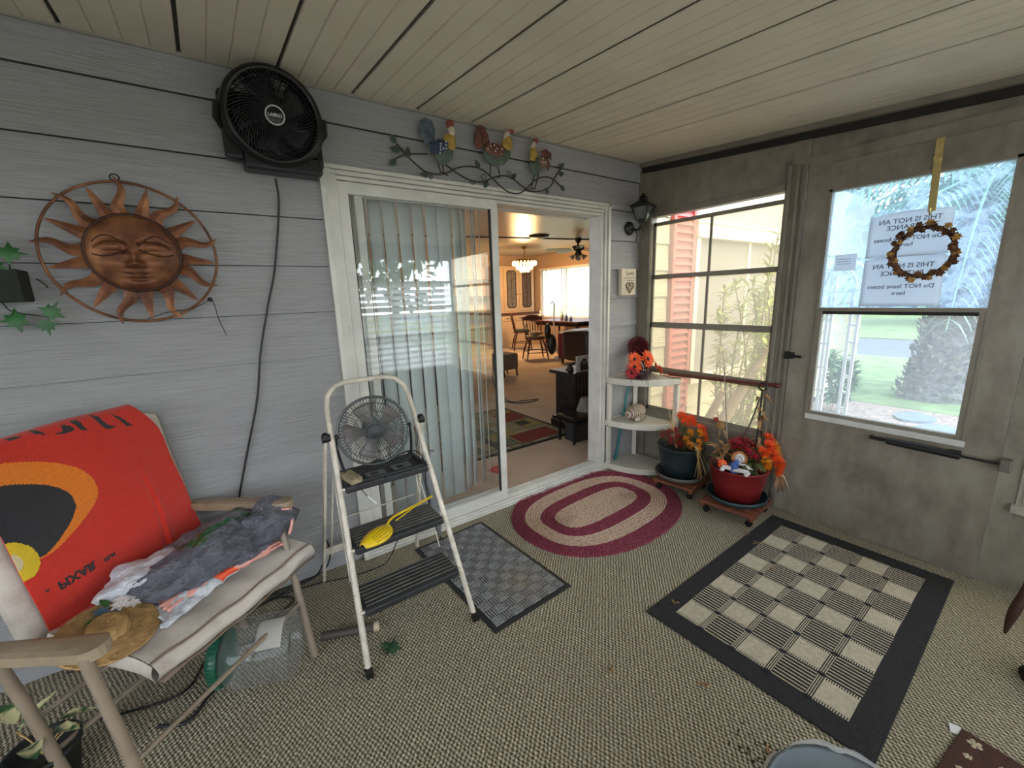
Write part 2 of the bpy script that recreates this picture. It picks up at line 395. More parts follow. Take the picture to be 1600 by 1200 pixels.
mb = MB(); mb.box((-.02, -1.005, F), (0, -.985, 1.99), bev=.003); mb.box((-.016, -1.078, F), (0, -1.062, 1.98), bev=.003); mb.box((-.014, -1.045, F), (0, -1.03, 1.985)); struct('trim_3', mb, [M_frame])
mb = MB(); mb.box((-.02, -.115, F), (0, -.095, 1.9)); mb.box((-.022, -.02, F), (0.0, 0, 2.2)); struct('trim_4', mb, M_frame)
# --- four-track window beside the corner
M_vinyl = glass('smoky_vinyl', (.84, .79, .68), .16, (.98, .93, .80), ior=1.35, gloss=.6, tl=.85)
M_clear = glass('clear_vinyl', (.96, .97, .98), .03, ior=1.35)
w1 = sroot('window_1', (0, -.55, .43))
mb = MB(); Y0, Y1 = -.115, -.985
mb.box((-.012, Y0 - .004, .425), (.05, Y0 + .02, 1.9)); mb.box((-.012, Y1 - .015, .425), (.05, Y1 + .008, 1.9))
mb.box((-.03, Y1, .40), (.05, Y0, .462)); mb.box((-.012, Y1, 1.866), (.05, Y0, 1.9)); mb.build('window_frame', M_frame, w1)
sash = [(.462, .80, .005), (.755, 1.115, .012), (1.10, 1.468, .019), (1.44, 1.832, .026)]
for k, (za, zb, x) in enumerate(sash):
    mb = MB(); hw = .011
    mb.box((x - .006, Y1, za), (x + .006, Y0, za + .03)); mb.box((x - .006, Y1, zb - .024), (x + .006, Y0, zb))
    mb.box((x - .006, Y1, za), (x + .006, Y1 + .022, zb)); mb.box((x - .006, Y0 - .02, za), (x + .006, Y0, zb)); mb.box((x - .005, -.548 - .008, za), (x + .005, -.548 + .008, zb))
    s_ = mb.build('sash', M_frame, w1)
    mb = MB(); mb.box((x - .001, Y1 + .01, za + .01), (x + .001, Y0 - .01, zb - .01)); mb.build('vinyl_pane', M_vinyl, s_)
# --- the next window to the right of the door (only its corner is in view)
w2 = sroot('window_2', (0, -2.4, .39)); mb = MB()
mb.box((-.03, YF, .385), (.05, -1.985, .42)); mb.box((-.012, -2.05, .42), (.045, -1.995, 1.9)); mb.box((-.018, -2.025, .43), (.0, -2.012, 1.9)); mb.box((-.012, YF, 1.86), (.05, -1.995, 1.9))
for z in (.79, 1.15, 1.5): mb.box((0, YF, z - .015), (.02, -2.05, z + .015))
mb.build('window_frame', mat('pale_window_frame', srgb(165, 158, 144), .5), w2)
mb = MB(); mb.box((.02, YF, .42), (.022, -2.04, 1.87)); mb.build('vinyl_pane', M_vinyl, w2)
# --- front wall (behind the camera) and left wall: a knee wall with long windows, seen only as reflections and light
mb = MB()
mb.box((XL, YF - .04, F), (.05, YF, .45)); mb.box((XL, YF - .04, 1.83), (.05, YF, 2.1)); mb.box((XL - .04, -1.3, F), (XL, .01, 2.3)); mb.box((XL - .04, YF, F), (XL, -1.3, .6)); mb.box((XL - .04, YF, 1.75), (XL, -1.3, 2.3)); 
for x in (XL, -3.5, -1.72, -.03): mb.box((x, YF - .035, .4), (x + .06, YF + .01, 1.9))
struct('wall_front', mb, M_taupe)
w3 = sroot('window_3', (-2.5, YF, .45)); mb = MB()
for z in (.45, .9, 1.25, 1.56): mb.box((XL, YF - .02, z - .014), (0, YF, z + .014))
for x in (-4.3, -2.6, -.85): mb.box((x - .01, YF - .02, .45), (x + .01, YF, 1.85))
mb.build('window_frame', M_frame, w3)
w4 = sroot('window_4', (XL, -2.1, .6)); mb = MB()
for z in (.61, 1.2): mb.box((XL - .02, YF, z - .015), (XL, -1.3, z + .015))
for y in (-1.33, -2.2): mb.box((XL - .03, y - .03, .4), (XL + .01, y + .03, 1.95))
mb.build('window_frame', M_frame, w4)

vbl = thing('venetian_blind', 'white slatted blind in the long window opposite the sliding door, mirrored in its glass', 'blind', (-2.6, YF + .02, .47))
M_sl = mat('white_blind_slat', srgb(232, 232, 228), .6, var=.02); _t = M_sl.node_tree; _b = _t.nodes['Principled BSDF']; _tl = _t.nodes.new('ShaderNodeBsdfTranslucent'); _tl.inputs[0].default_value = (.95, .95, .93, 1); _mx = _t.nodes.new('ShaderNodeMixShader'); _mx.inputs[0].default_value = .45
_t.links.new(_b.outputs[0], _mx.inputs[1]); _t.links.new(_tl.outputs[0], _mx.inputs[2]); _t.links.new(_mx.outputs[0], [n for n in _t.nodes if n.type == 'OUTPUT_MATERIAL'][0].inputs[0])
mb = MB(); mb.box((-4.9, YF + .012, 1.545), (-.1, YF + .045, 1.575)); mb.build('headrail', M_sl, vbl)
for i in range(15):
    z = .49 + i * .072; mb = MB(); mb.add([(-4.9, YF + .015, z), (-.1, YF + .015, z), (-.1, YF + .042, z + .045), (-4.9, YF + .042, z + .045)], [(0, 1, 2, 3)]); mb.build('slat', M_sl, vbl)

# ---------------------------------------------------------------- storm door (door_2)
DY0, DY1 = -1.088, -1.929
d2 = sroot('door_2', (0, -1.5, .03))
M_door, t_, b_, o_ = nodes_of('grimy_door_paint')
n_ = noise_out(t_, coords(t_), 4, 8, .7); n2_ = noise_out(t_, coords(t_, (1, 2.5, .8)), 5, 5)
c_ = ramp(t_, n_, [(.3, srgb(104, 95, 82)), (.5, srgb(132, 123, 109)), (.7, srgb(148, 140, 126))])
c_ = mixc(t_, .22, c_, ramp(t_, n2_, [(.4, srgb(108, 98, 84)), (.62, srgb(168, 162, 150))])); t_.links.new(c_, b_.inputs['Base Color']); b_.inputs['Roughness'].default_value = .5
mb = MB(); x0, x1 = -.022, .012
mb.box((x0, -1.202, .03), (x1, DY0, 1.952)); mb.box((x0, DY1, .03), (x1, -1.812, 1.952)); mb.box((x0, -1.812, 1.82), (x1, -1.202, 1.952)); mb.box((x0, -1.812, .03), (x1, -1.202, .628))
mb.build('door_leaf', M_door, d2)
mb = MB(); e = .012
for a, b in (((-.03, -1.206, .628), (x1, -1.194, 1.828)), ((-.03, -1.82, .628), (x1, -1.806, 1.828)), ((-.03, -1.82, 1.816), (x1, -1.194, 1.83)), ((-.03, -1.806, 1.222), (x1, -1.206, 1.24)), ((-.024, -1.806, .66), (x1, -1.206, .675)), ((-.028, -1.222, .66), (0, -1.206, 1.225)), ((-.028, -1.806, .66), (0, -1.786, 1.225))):
    mb.box(a, b)
mb.box((-.02, -1.806, 1.206), (x1, -1.206, 1.222), 1)
mb.build('window_frame', [M_frame, M_dark], d2)
mb = MB(); mb.box((-.034, -1.82, .63), (0, -1.2, .658)); mb.build('window_ledge', M_white, d2)
M_film = glass('crinkled_film', (.74, .84, .93), .16, (.62, .76, .95), wrinkle=.5, ior=1.4, tl=.9)
M_low = glass('lower_storm_glass', (.84, .88, .90), .11, (.80, .87, .94), ior=1.4, gloss=.5, tl=.9)
mb = MB(); mb.box((-.004, -1.812, 1.235), (-.001, -1.202, 1.82)); mb.build('upper_glass_pane', M_film, d2)['label'] = 'upper glass under crinkled plastic film'
mb = MB(); mb.box((-.004, -1.812, .66), (-.001, -1.202, 1.22)); mb.build('lower_glass_pane', M_low, d2)['label'] = 'clear lower glass'
mb = MB(); mb.box((-.045, -1.088, .952), (-.022, -1.068, .996), bev=.003); mb.box((-.05, -1.115, .955), (-.022, -1.088, .992), bev=.004); mb.cyl((-.045, -1.1, .973), (-.05, -1.155, .972), .007); mb.cyl((-.022, -1.1, .973), (-.06, -1.1, .973), .011)
M_blk = mat('black_plastic', srgb(22, 22, 23), .4, var=.2)
mb.build('latch', M_blk, d2)
mb = MB(); mb.tube([(-.055, -1.566, .598), (-.055, -1.815, .594)], .017, 12); mb.box((-.05, -1.815, .575), (-.022, -1.785, .61)); mb.tube([(-.055, -1.815, .594), (-.055, -1.945, .592)], .005, 8)
mb.beam((-.05, -1.497, .598), (-.05, -1.566, .598), .004, .018); mb.box((-.045, -1.505, .59), (-.02, -1.498, .606)); c = mb.build('door_closer', M_blk, d2)
mb = MB(); mb.box((-.065, -1.965, .565), (-.02, -1.93, .615), bev=.004); mb.cyl((-.055, -1.945, .57), (-.055, -1.945, .61), .008); mb.build('closer_bracket', mat('grey_bracket', srgb(120, 116, 106), .5, .6), d2)
mb = MB(); mb.box((-.03, DY1, .027), (.03, DY0, .034)); mb.build('threshold', M_frame, d2)

# ---------------------------------------------------------------- sliding glass door (door_1)
d1 = sroot('door_1', (-1.27, 0, .03))
M_slider = mat('slider_frame_paint', srgb(214, 211, 202), .38, var=.12, vs_=7, bmp=.05)
mb = MB(); fy = -.034
def chan(mb, a, b, n, axis):
    """stepped aluminium section: nested ledges"""
    for k in range(n):
        a2 = list(a); b2 = list(b); a2[1] = a[1] + .011 * k
        w_ = (b[axis] - a[axis]) / n
        a2[axis] = a[axis] + w_ * k; b2[axis] = a[axis] + w_ * (k + .86); mb.box(a2, b2)
        a2[axis] += w_ * .859; b2[axis] += w_ * .139; a2[1] += .008; b2[1] -= .001; mb.box(a2, b2)
chan(mb, (DX0, fy, .028), (DX0 + .075, .10, DZ), 3, 0)
# right jamb and head, steps mirrored
for k in range(3): mb.box((DX1 - .022 * (k + 1), fy + .014 * k, .028), (DX1 - .022 * k - .003, .11, DZ)); mb.box((DX1 - .022 * k - .004, fy + .02 + .014 * k, .029), (DX1 - .022 * k, .109, DZ - .001))
for k in range(4): mb.box((DX0, fy + .012 * k, DZ - .019 * (k + 1)), (DX1, .11, DZ - .019 * k - .003)); mb.box((DX0 + .001, fy + .02 + .012 * k, DZ - .019 * k - .004), (DX1 - .001, .109, DZ - .019 * k))
for k in range(4): mb.box((DX0 + .0, fy - .012 + .018 * k, .026), (DX1, .09, .034 + .009 * k))
for y in (.012, .034, .058, .08): mb.box((DX0 + .07, y, .05), (DX1 - .06, y + .004, .072))
for x, z in ((DX0 + .012, .3), (DX0 + .012, .62), (DX0 + .012, .95), (DX0 + .012, 1.3), (DX0 + .012, 1.6), (DX0 + .012, 1.85)): mb.cyl((x, fy - .003, z), (x, fy, z), .004, n=8)
mb.build('outer_frame', M_slider, d1)
def panel(name, xa, xb, y, glassm, ws):
    mb = MB(); t = .028; z0, z1 = .06, DZ - .07
    mb.box((xa, y, z0), (xa + ws[0], y + t, z1), bev=.003); mb.box((xb - ws[1], y, z0), (xb, y + t, z1), bev=.003); mb.box((xa + ws[0] - .002, y + .0015, z0), (xb - ws[1] + .002, y + t - .0015, z0 + .06)); mb.box((xa + ws[0] - .002, y + .0015, z1 - .04), (xb - ws[1] + .002, y + t - .0015, z1))
    for xe in (xa + ws[0], xb - ws[1] - .004): mb.box((xe, y + .004, z0 + .06), (xe + .004, y + t - .002, z1 - .04), 1)
    p = mb.build(name, [M_slider, mat('rubber_gasket', srgb(60, 60, 56), .7)], d1)
    mb = MB(); mb.box((xa + ws[0], y + t / 2 - .002, z0 + .05), (xb - ws[1], y + t / 2 + .002, z1 - .035)); mb.build('glass_pane', glassm, p); return p
G1 = glass('slider_glass', (.985, .995, .993), 0, ior=1.55)
panel('fixed_panel', DX0 + .075, -1.255, .0, G1, (.048, .046))
sp = panel('sliding_panel', DX0 + .16, -1.228, .045, G1, (.04, .03))
mb = MB(); mb.box((-1.244, .03, .90), (-1.232, .046, 1.06), bev=.003); mb.build('pull_handle', mat('grey_metal', srgb(120, 120, 122), .35, .8), sp)
# ================================================================ OUTDOORS
G = -.16
M_grass = mat('lawn_grass', srgb(132, 152, 100), .9, var=.3, vs_=4, bmp=.6, bs=40)
mb = MB(); mb.box((4.15, -40, G - .3), (8.9, 40, G)); mb.box((2.9, .2, G - .3), (4.15, 40, G)); mb.box((2.9, -40, G - .3), (4.15, -3.2, G)); mb.box((12.6, -40, G - .3), (60, 40, G + .02)); mb.box((.06, .12, G - .3), (2.9, 40, G - .02))
o = struct('ground_1', mb, M_grass)
mb = MB(); mb.box((8.9, -40, G - .3), (12.6, 40, G - .01)); struct('road', mb, mat('asphalt_road', srgb(112, 114, 122), .9, var=.08, vs_=2, bmp=.3, bs=120))
mb = MB(); mb.box((.05, -3.2, G - .3), (4.15, .12, G - .005)); struct('ground_2', mb, mat('leaf_mulch', srgb(168, 146, 134), .95, var=.45, vs_=28, bmp=.9, bs=45))
M_stone = mat('slate_stepping_stone', srgb(128, 138, 146), .8, var=.15, bmp=.3)
for k, (x, y, r, lb) in enumerate([(3.68, -1.02, .22, 'blue grey stepping stone outside the door, nearest the lawn edge'), (3.25, -1.30, .24, 'blue grey stepping stone outside the door, middle one in the mulch'), (2.6, -1.75, .26, 'blue grey stepping stone outside the door, nearest the porch')]):
    mb = MB(); mb.prism([(x + r * (1 + .12 * math.sin(3 * a + k)) * math.cos(a), y + r * .8 * math.sin(a)) for a in [i * PI / 9 for i in range(18)]], .03, TR((0, 0, G - .006)))
    tag(mb.build('stepping_stone', M_stone), lb, 'stepping stone', 'stepping stones in the mulch')
mb = MB(); mb.box((-40, -70, G - .3), (2.9, -3.2, G)); struct('bounce_ground', mb, mat('grey_bounce_surface', srgb(122, 116, 104), .9, var=.08, vs_=3))  # unseen ground, made grey to keep green bounce light out of the porch
# bark-scaled palm trunk
palm = thing('palm_tree', 'thick scaly grey palm trunk with drooping fronds on the lawn beyond the door', 'palm tree', (5.0, -.95, G))
mb = MB(); prof = []; N = 46
def palmr(a, h): return .235 + .10 * math.exp(-h * 4) + .018 * math.sin(8 * a + (int(h / .075) % 2) * PI) + .03 * ((h / .075) % 1)
vs_ = []; H = 2.6; rows = 70; cols = 32
for i in range(rows + 1):
    h = H * i / rows
    for k in range(cols):
        a = 2 * PI * k / cols; r = palmr(a, h) + .016 * noise.noise(Vector((a * 3, h * 22, 1))); vs_.append((5.0 + .10 * h + r * math.cos(a), -.92 - .07 * h + r * math.sin(a), G + h))
mb.add(vs_, [(i * cols + k, i * cols + (k + 1) % cols, (i + 1) * cols + (k + 1) % cols, (i + 1) * cols + k) for i in range(rows) for k in range(cols)], 0, True)
mb.build('trunk', mat('palm_bark', srgb(120, 114, 110), .95, var=.45, vs_=22, bmp=1.0, bs=26), palm)
mb = MB(); random.seed(8)
for i in range(1100):
    h = rnd(.02, H - .3); a = rnd(0, 2 * PI); r = palmr(a, h) + .01; o_ = Vector((math.cos(a), math.sin(a), 0)); p = Vector((5.0 + .10 * h, -.92 - .07 * h, G + h)) + o_ * r; mb.leaf(p, Vector((rnd(-.5, .5), rnd(-.5, .5), .5)) + o_ * .9, rnd(.05, .11), rnd(.05, .09), up=o_, fold=.3)
mb.build('leaf_boots', mat('palm_boots', srgb(150, 142, 134), .95, var=.4, vs_=12), palm)['kind'] = 'stuff'
M_frond = mat('palm_frond_leaf', srgb(120, 150, 118), .5, var=.25, vs_=6)
for k in range(22):
    mb = MB(); a = 2 * PI * k / 22 + rnd(-.1, .1); el = rnd(.2, 1.0); L = rnd(2.2, 3.1); c0 = Vector((5.26, -1.12, G + H - .05)); pts = []
    for i in range(9):
        s_ = i / 8; hr = L * s_ * math.cos(el * .6); pts.append(c0 + Vector((math.cos(a) * hr, math.sin(a) * hr, L * (math.sin(el) * s_ - .95 * s_ * s_) + .1)))
    mb.tube(pts, [.025 * (1 - .8 * i / 8) for i in range(9)], 5)
    for i in range(1, 32):
        s_ = i / 32; q = s_ * 8; j = min(int(q), 7); p = pts[j].lerp(pts[j + 1], q - j); d = (pts[j + 1] - pts[j]).normalized(); sd = d.cross(Vector((0, 0, 1))).normalized()
        for sg in (-1, 1): mb.leaf(p, d * .55 + sd * sg + Vector((0, 0, -.35)), .55 * (1 - .5 * s_), .035, m=0, fold=.1, droop=.3)
    mb.build('frond', M_frond, palm)
# white wooden trellis arch beside the door
tr = thing('garden_trellis', 'white arched garden trellis with rungs beside the path', 'trellis', (.8, -1.08, G)); Mw = mat('white_trellis_paint', srgb(232, 234, 236), .5, var=.04)
mb = MB()
for y in (-1.155, -1.115): mb.beam((.80, y, G), (.80, y, 1.36), .016, .016)
for i in range(12): mb.beam((.80, -1.165, .05 + i * .115), (.80, -1.105, .05 + i * .115 + .012), .012, .014)
mb.build('side_ladder', Mw, tr); mb = MB()
for y in (-.99, -.965): mb.beam((.86, y, G), (.86, y, 1.5), .016, .016)
for i in range(9): mb.beam((.86, -1.0, .1 + i * .17), (.86, -.93, .1 + i * .17), .012, .012)
mb.build('side_ladder', Mw, tr); mb = MB()
mb.tube([(.82, -.975 - .075 + .075 * math.cos(t), 1.30 + 0.15 * math.sin(t)) for t in [i * PI / 10 for i in range(11)]], .009, 6)
mb.tube([(.82, -.96 - .1 + .115 * math.cos(t), 1.34 + .17 * math.sin(t)) for t in [i * PI / 10 for i in range(11)]], .009, 6)
mb.beam((.82, -1.13, 1.31), (.82, -.94, 1.31), .012, .012); mb.build('arch_top', Mw, tr)
# pale bush under the window: angled stems, long pale leaves
def bush(name, label, cat, c, stems, nleaf, L, W, mleaf, mstem, spread, h, seed, group=None):
    random.seed(seed); t = thing(name, label, cat, c, 0, group); c = Vector(c); ms = MB(); ml = MB()
    for k in range(stems):
        a = rnd(0, 2 * PI); top = c + Vector((math.cos(a) * spread[0] * rnd(.3, 1), math.sin(a) * spread[1] * rnd(.3, 1), h * rnd(.6, 1)))
        mid = c.lerp(top, .5) + Vector((rnd(-.1, .1), rnd(-.1, .1), .05)); pts = spline([c + Vector((rnd(-.05, .05), rnd(-.05, .05), 0)), mid, top], 5); ms.tube(pts, [.0055 * (1 - .7 * i / len(pts)) * h for i in range(len(pts))], 5)
        for i in range(nleaf):
            s_ = rnd(.15, 1) * (len(pts) - 1); j = min(int(s_), len(pts) - 2); p = pts[j].lerp(pts[j + 1], s_ - j)
            ml.leaf(p, (rnd(-1, 1), rnd(-1, 1), rnd(-.3, .9)), L * rnd(.6, 1.2), W * rnd(.7, 1.2), fold=.15)
    ms.build('stem', mstem, t); ml.build('foliage', mleaf, t)['kind'] = 'stuff'; return t
M_stem = mat('woody_stem', srgb(150, 126, 104), .8, bmp=.3)
M_pale = mat('pale_lance_leaf', srgb(176, 190, 110), .5, var=.2, vs_=8)
b1 = bush('willow_leaved_shrub', 'pale green shrub of long narrow leaves outside the corner window', 'shrub', (.66, -.50, G), 12, 85, .11, .028, M_pale, M_stem, (.42, .22), 1.9, 3)
mb = MB(); mb.tube([(.35, -.3, G), (.5, -.5, .4), (.62, -.66, .85), (.68, -.74, 1.2)], [.05, .042, .03, .02], 10); mb.tube([(.6, -.15, G), (.48, -.35, .3), (.42, -.5, .6)], [.04, .035, .025], 10); o = mb.build('trunk', M_stem, b1)
b2 = bush('willow_leaved_shrub', 'smaller pale shrub close against the cream outside wall', 'shrub', (1.55, -.34, G), 8, 60, .11, .026, M_pale, M_stem, (.4, .10), 2.0, 5)
# fittings of the outside wall
sh = thing('window_shutter', 'red louvred shutter on the cream siding outside', 'shutter', (.52, -.02, -.1)); M_red = mat('faded_red_paint', srgb(196, 92, 84), .5, var=.1)
mb = MB(); mb.box((.375, -.045, .3), (.41, -.004, 2.15)); mb.box((.645, -.045, .3), (.68, -.004, 2.15)); mb.box((.375, -.045, 2.1), (.68, -.004, 2.16)); mb.box((.375, -.045, .28), (.68, -.004, .34)); mb.box((.41, -.02, .3), (.645, -.004, 2.12)); mb.build('frame', M_red, sh)
mb = MB(); z = .37
while z < 2.08:
    mb.add([(.41, -.02, z + .05), (.645, -.02, z + .05), (.645, -.046, z + .008), (.41, -.046, z + .008), (.41, -.02, z), (.645, -.02, z)], [(0, 3, 2, 1), (3, 4, 5, 2), (0, 1, 5, 4)], 0); z += .062
mb.build('louvres', M_red, sh)
wo = sroot('window_5', (1.6, 0, .55)); M_wt = mat('cream_window_trim', srgb(236, 228, 208), .5, var=.04)
mb = MB(); mb.box((.70, -.045, .56), (.755, .08, 1.9)); mb.box((2.56, -.045, .56), (2.62, .08, 1.9)); mb.box((.70, -.05, 1.84), (2.62, .08, 1.90)); mb.box((.68, -.07, 1.78), (2.64, -.0, 1.84)); mb.box((.69, -.06, 1.895), (2.63, -.0, 1.915)); mb.box((.68, -.07, .54), (2.64, .08, .6)); mb.box((1.63, -.02, .6), (1.67, .05, 1.8)); mb.build('window_frame', M_wt, wo)
mb = MB(); mb.box((.755, -.005, .6), (2.56, .005, 1.8)); mb.build('insect_screen', mat('grey_insect_screen', srgb(150, 144, 138), .8, var=.06), wo)
# trees and hedges beyond the road, and the white house across the way (seen in the glass)
M_far = [mat('far_leaf_%s' % a, c, .7, var=.35, vs_=.8) for a, c in (('dark', srgb(74, 104, 72)), ('mid', srgb(104, 134, 90)), ('light', srgb(140, 164, 116)))]
def tree(c, h, r, m, label, seed, n=2600, L=.32, grp='trees across the road'):
    random.seed(seed); t = thing('broadleaf_tree', label, 'tree', c, 0, grp); c = Vector(c); mt = MB(); mt.tube([c, c + Vector((.1, .1, h * .45)), c + Vector((0, 0, h * .7))], [.16, .12, .06], 8); mt.build('trunk', M_stem, t)
    ml = MB(); bl = [(c + Vector((rnd(-1, 1) * r * .7, rnd(-1, 1) * r * .7, h * rnd(.4, .92))), r * rnd(.35, .6)) for _ in range(12)]
    for i in range(n):
        b, q = random.choice(bl); d = Vector((rnd(-1, 1), rnd(-1, 1), rnd(-1, 1))).normalized(); ml.leaf(b + d * q * rnd(.7, 1), d + Vector((0, 0, -.3)), L * rnd(.6, 1.3), L * .5, fold=.2)
    ml.build('crown', m, t)['kind'] = 'stuff'
k = 0
for (x, y, h, r, mi, lb) in [(16, 4.6, 4.6, 2.0, 0, 'dark round tree across the road, behind the trellis'), (20, 1.0, 6, 2.2, 1, 'mid green tree across the road, left of the palm trunk'), (17, -3.4, 5.2, 2.0, 2, 'light green tree across the road, right behind the palm trunk'), (23, -6.6, 6.5, 2.6, 0, 'dark tree across the road, far to the right'), (27, 6.6, 8, 3.2, 1, 'tallest mid green tree across the road, at the far left')]:
    tree((x, y, G), h, r, M_far[mi], lb, 20 + k, n=1500, L=.45); k += 1
hd = MB(); random.seed(41)
for i in range(6000): hd.leaf((31 + rnd(-.7, .7), rnd(-22, 26), G + rnd(0, 1) ** .8 * (3.4 + .8 * math.sin(i))), (rnd(-1, .2), rnd(-1, 1), rnd(-.4, .8)), .7, .4)
tag(hd.build('hedge', M_far[1]), 'long green hedge far across the road', 'hedge', kind='stuff')
for (x, y, h, r, mi, lb) in [(-8, -14, 5.4, 2.2, 1, 'green tree beyond the slatted blind, mirrored at the left of the sliding glass'), (-2.5, -13, 5.0, 2.1, 2, 'light green tree beyond the slatted blind, mirrored in the middle of the sliding glass'), (3.2, -14, 5, 2.2, 1, 'green tree beyond the slatted blind, mirrored at the right of the sliding glass')]:
    tree((x, y, G), h, r, M_far[mi], lb, 20 + k, n=1100, L=.45, grp='trees mirrored in the glass'); k += 1
b3 = bush('leafy_shrub', 'green leafy shrub against the outside wall, seen left of the trellis', 'shrub', (3.4, -.36, G), 6, 70, .12, .06, M_far[1], M_stem, (.4, .14), .75, 13)
random.seed(11)
# ================================================================ THE LIVING ROOM BEHIND THE SLIDING DOOR
IZ = .03
M_icarp = mat('beige_living_carpet', srgb(190, 168, 148), .95, var=.16, vs_=2.2, bmp=.4, bs=70)
mb = MB(); mb.box((-3.2, .11, -.2), (4.9, 7.4, IZ)); struct('floor_living', mb, M_icarp)
M_iw = mat('peach_beige_wall', srgb(186, 156, 128), .75, var=.04, vs_=2)
mb = MB(); mb.box((-3.2, 7.3, IZ), (4.9, 7.4, 2.5)); struct('wall_far', mb, M_iw)
mb = MB(); mb.box((-3.3, .11, IZ), (-3.2, 1.2, 2.5)); mb.box((-3.3, 4.6, IZ), (-3.2, 7.4, 2.5)); mb.box((-3.3, 1.2, IZ), (-3.2, 4.6, .7)); mb.box((-3.3, 1.2, 2.1), (-3.2, 4.6, 2.5)); struct('wall_left', mb, M_iw)  # unseen window opening added to this wall to bring daylight into the room
mb = MB(); WX = 4.75
mb.box((WX, .11, IZ), (WX + .12, 4.1, 2.5)); mb.box((WX, 6.95, IZ), (WX + .12, 7.35, 2.5)); mb.box((WX, 4.1, IZ), (WX + .12, 6.95, .76)); mb.box((WX, 4.1, 2.04), (WX + .12, 6.95, 2.5)); struct('wall_window', mb, M_iw)
mb = MB(); mb.box((WX - .03, 4.05, 2.04), (WX, 6.98, 2.10)); mb.box((WX - .06, 4.05, .73), (WX + .02, 6.98, .765)); struct('trim_5', mb, mat('peach_trim', srgb(190, 150, 124), .5))
M_ic, t_, b_, o_ = nodes_of('glossy_textured_ceiling'); n_ = noise_out(t_, coords(t_), 55, 3, .6); t_.links.new(ramp(t_, n_, [(.3, srgb(160, 152, 140)), (.7, srgb(205, 200, 190))]), b_.inputs['Base Color']); b_.inputs['Roughness'].default_value = .28; bump(t_, b_, n_, .35, .01)
CZ = 2.4
mb = MB(); mb.box((-3.2, .11, CZ), (4.9, 7.4, CZ + .1)); struct('ceiling_living', mb, M_ic)
mb = MB(); mb.beam((-3.2, 5.55, CZ - .008), (4.75, 3.76, CZ - .008), .035, .018); struct('trim_6', mb, mat('dark_ceiling_batten', srgb(52, 44, 38), .6))
mb = MB(); mb.box((-3.2, 7.28, IZ), (4.75, 7.3, .1)); struct('baseboard_far', mb, mat('brown_baseboard', srgb(110, 84, 62), .5))
# vertical blinds on the bright window
M_blind = mat('sunlit_blind_fabric', srgb(235, 235, 228), .8, var=.03)
_t = M_blind.node_tree; _b = _t.nodes['Principled BSDF']; _tl = _t.nodes.new('ShaderNodeBsdfTranslucent'); _tl.inputs[0].default_value = (.95, .95, .9, 1); _mx = _t.nodes.new('ShaderNodeMixShader'); _mx.inputs[0].default_value = .30
_t.links.new(_b.outputs[0], _mx.inputs[1]); _t.links.new(_tl.outputs[0], _mx.inputs[2]); _t.links.new(_mx.outputs[0], [n for n in _t.nodes if n.type == 'OUTPUT_MATERIAL'][0].inputs[0])
wi = sroot('window_6', (WX, 5.5, .76)); mb = MB(); mb.box((WX + .05, 4.1, .76), (WX + .09, 4.16, 2.04)); mb.box((WX + .05, 6.89, .76), (WX + .09, 6.95, 2.04))
for y in (4.9, 5.95): mb.box((WX + .04, y - .035, .76), (WX + .09, y + .035, 2.04))
mb.box((WX + .05, 4.1, .76), (WX + .09, 6.95, .81)); mb.box((WX + .05, 4.1, 1.99), (WX + .09, 6.95, 2.04)); mb.build('window_frame', M_wt, wi)
vb = thing('vertical_blind', 'bright white vertical blind over the far dining window', 'blind', (WX - .04, 5.5, .77)); mb = MB(); mb.box((WX - .055, 4.12, 2.0), (WX - .015, 6.93, 2.04)); mb.build('headrail', M_wt, vb)
for i in range(31):
    y = 4.17 + i * .089; mb = MB(); a = (.35, .75, .5, .9)[i % 4] if i % 7 else 1.2; dx, dy = math.sin(a) * .04, math.cos(a) * .04
    mb.add([(WX - .035 - dx, y - dy, .785), (WX - .035 + dx, y + dy, .785), (WX - .035 + dx, y + dy, 2.0), (WX - .035 - dx, y - dy, 2.0)], [(0, 1, 2, 3)]); mb.build('slat', M_blind, vb)
# vertical blinds bunched behind the fixed sliding panel
M_slat = mat('aqua_white_blind_slat', srgb(244, 250, 248), .55, var=.03, vs_=3)
vb = thing('vertical_blind', 'pale aqua vertical blind hanging behind the fixed glass of the sliding door', 'blind', (-1.7, .16, .09)); mb = MB(); mb.box((-2.15, .135, 1.87), (-.40, .18, 1.91)); mb.build('headrail', M_slider, vb)
xs_ = [(-2.07 + i * .079, 0.12 + .05 * math.sin(i * 1.7)) for i in range(8)] + [(-1.44, .55), (-1.395, .8), (-1.345, .95), (-1.325, 1.15), (-1.29, 1.0)]
for i, (x, a) in enumerate(xs_):
    mb = MB(); hw = .0372 if i < 7 else .046; zb = .115 if i < 8 else .14
    def f(u, v, x=x, a=a, zb=zb):
        s_ = (u - .5) * 2; return Vector((x + s_ * hw * math.cos(a), .155 + s_ * hw * math.sin(a) - .006 * (1 - s_ * s_) + .0035 * (i % 2), zb + (1.87 - zb) * v))
    mb.grid(f, 4, 1, th=.001); mb.build('slat', M_slat, vb)
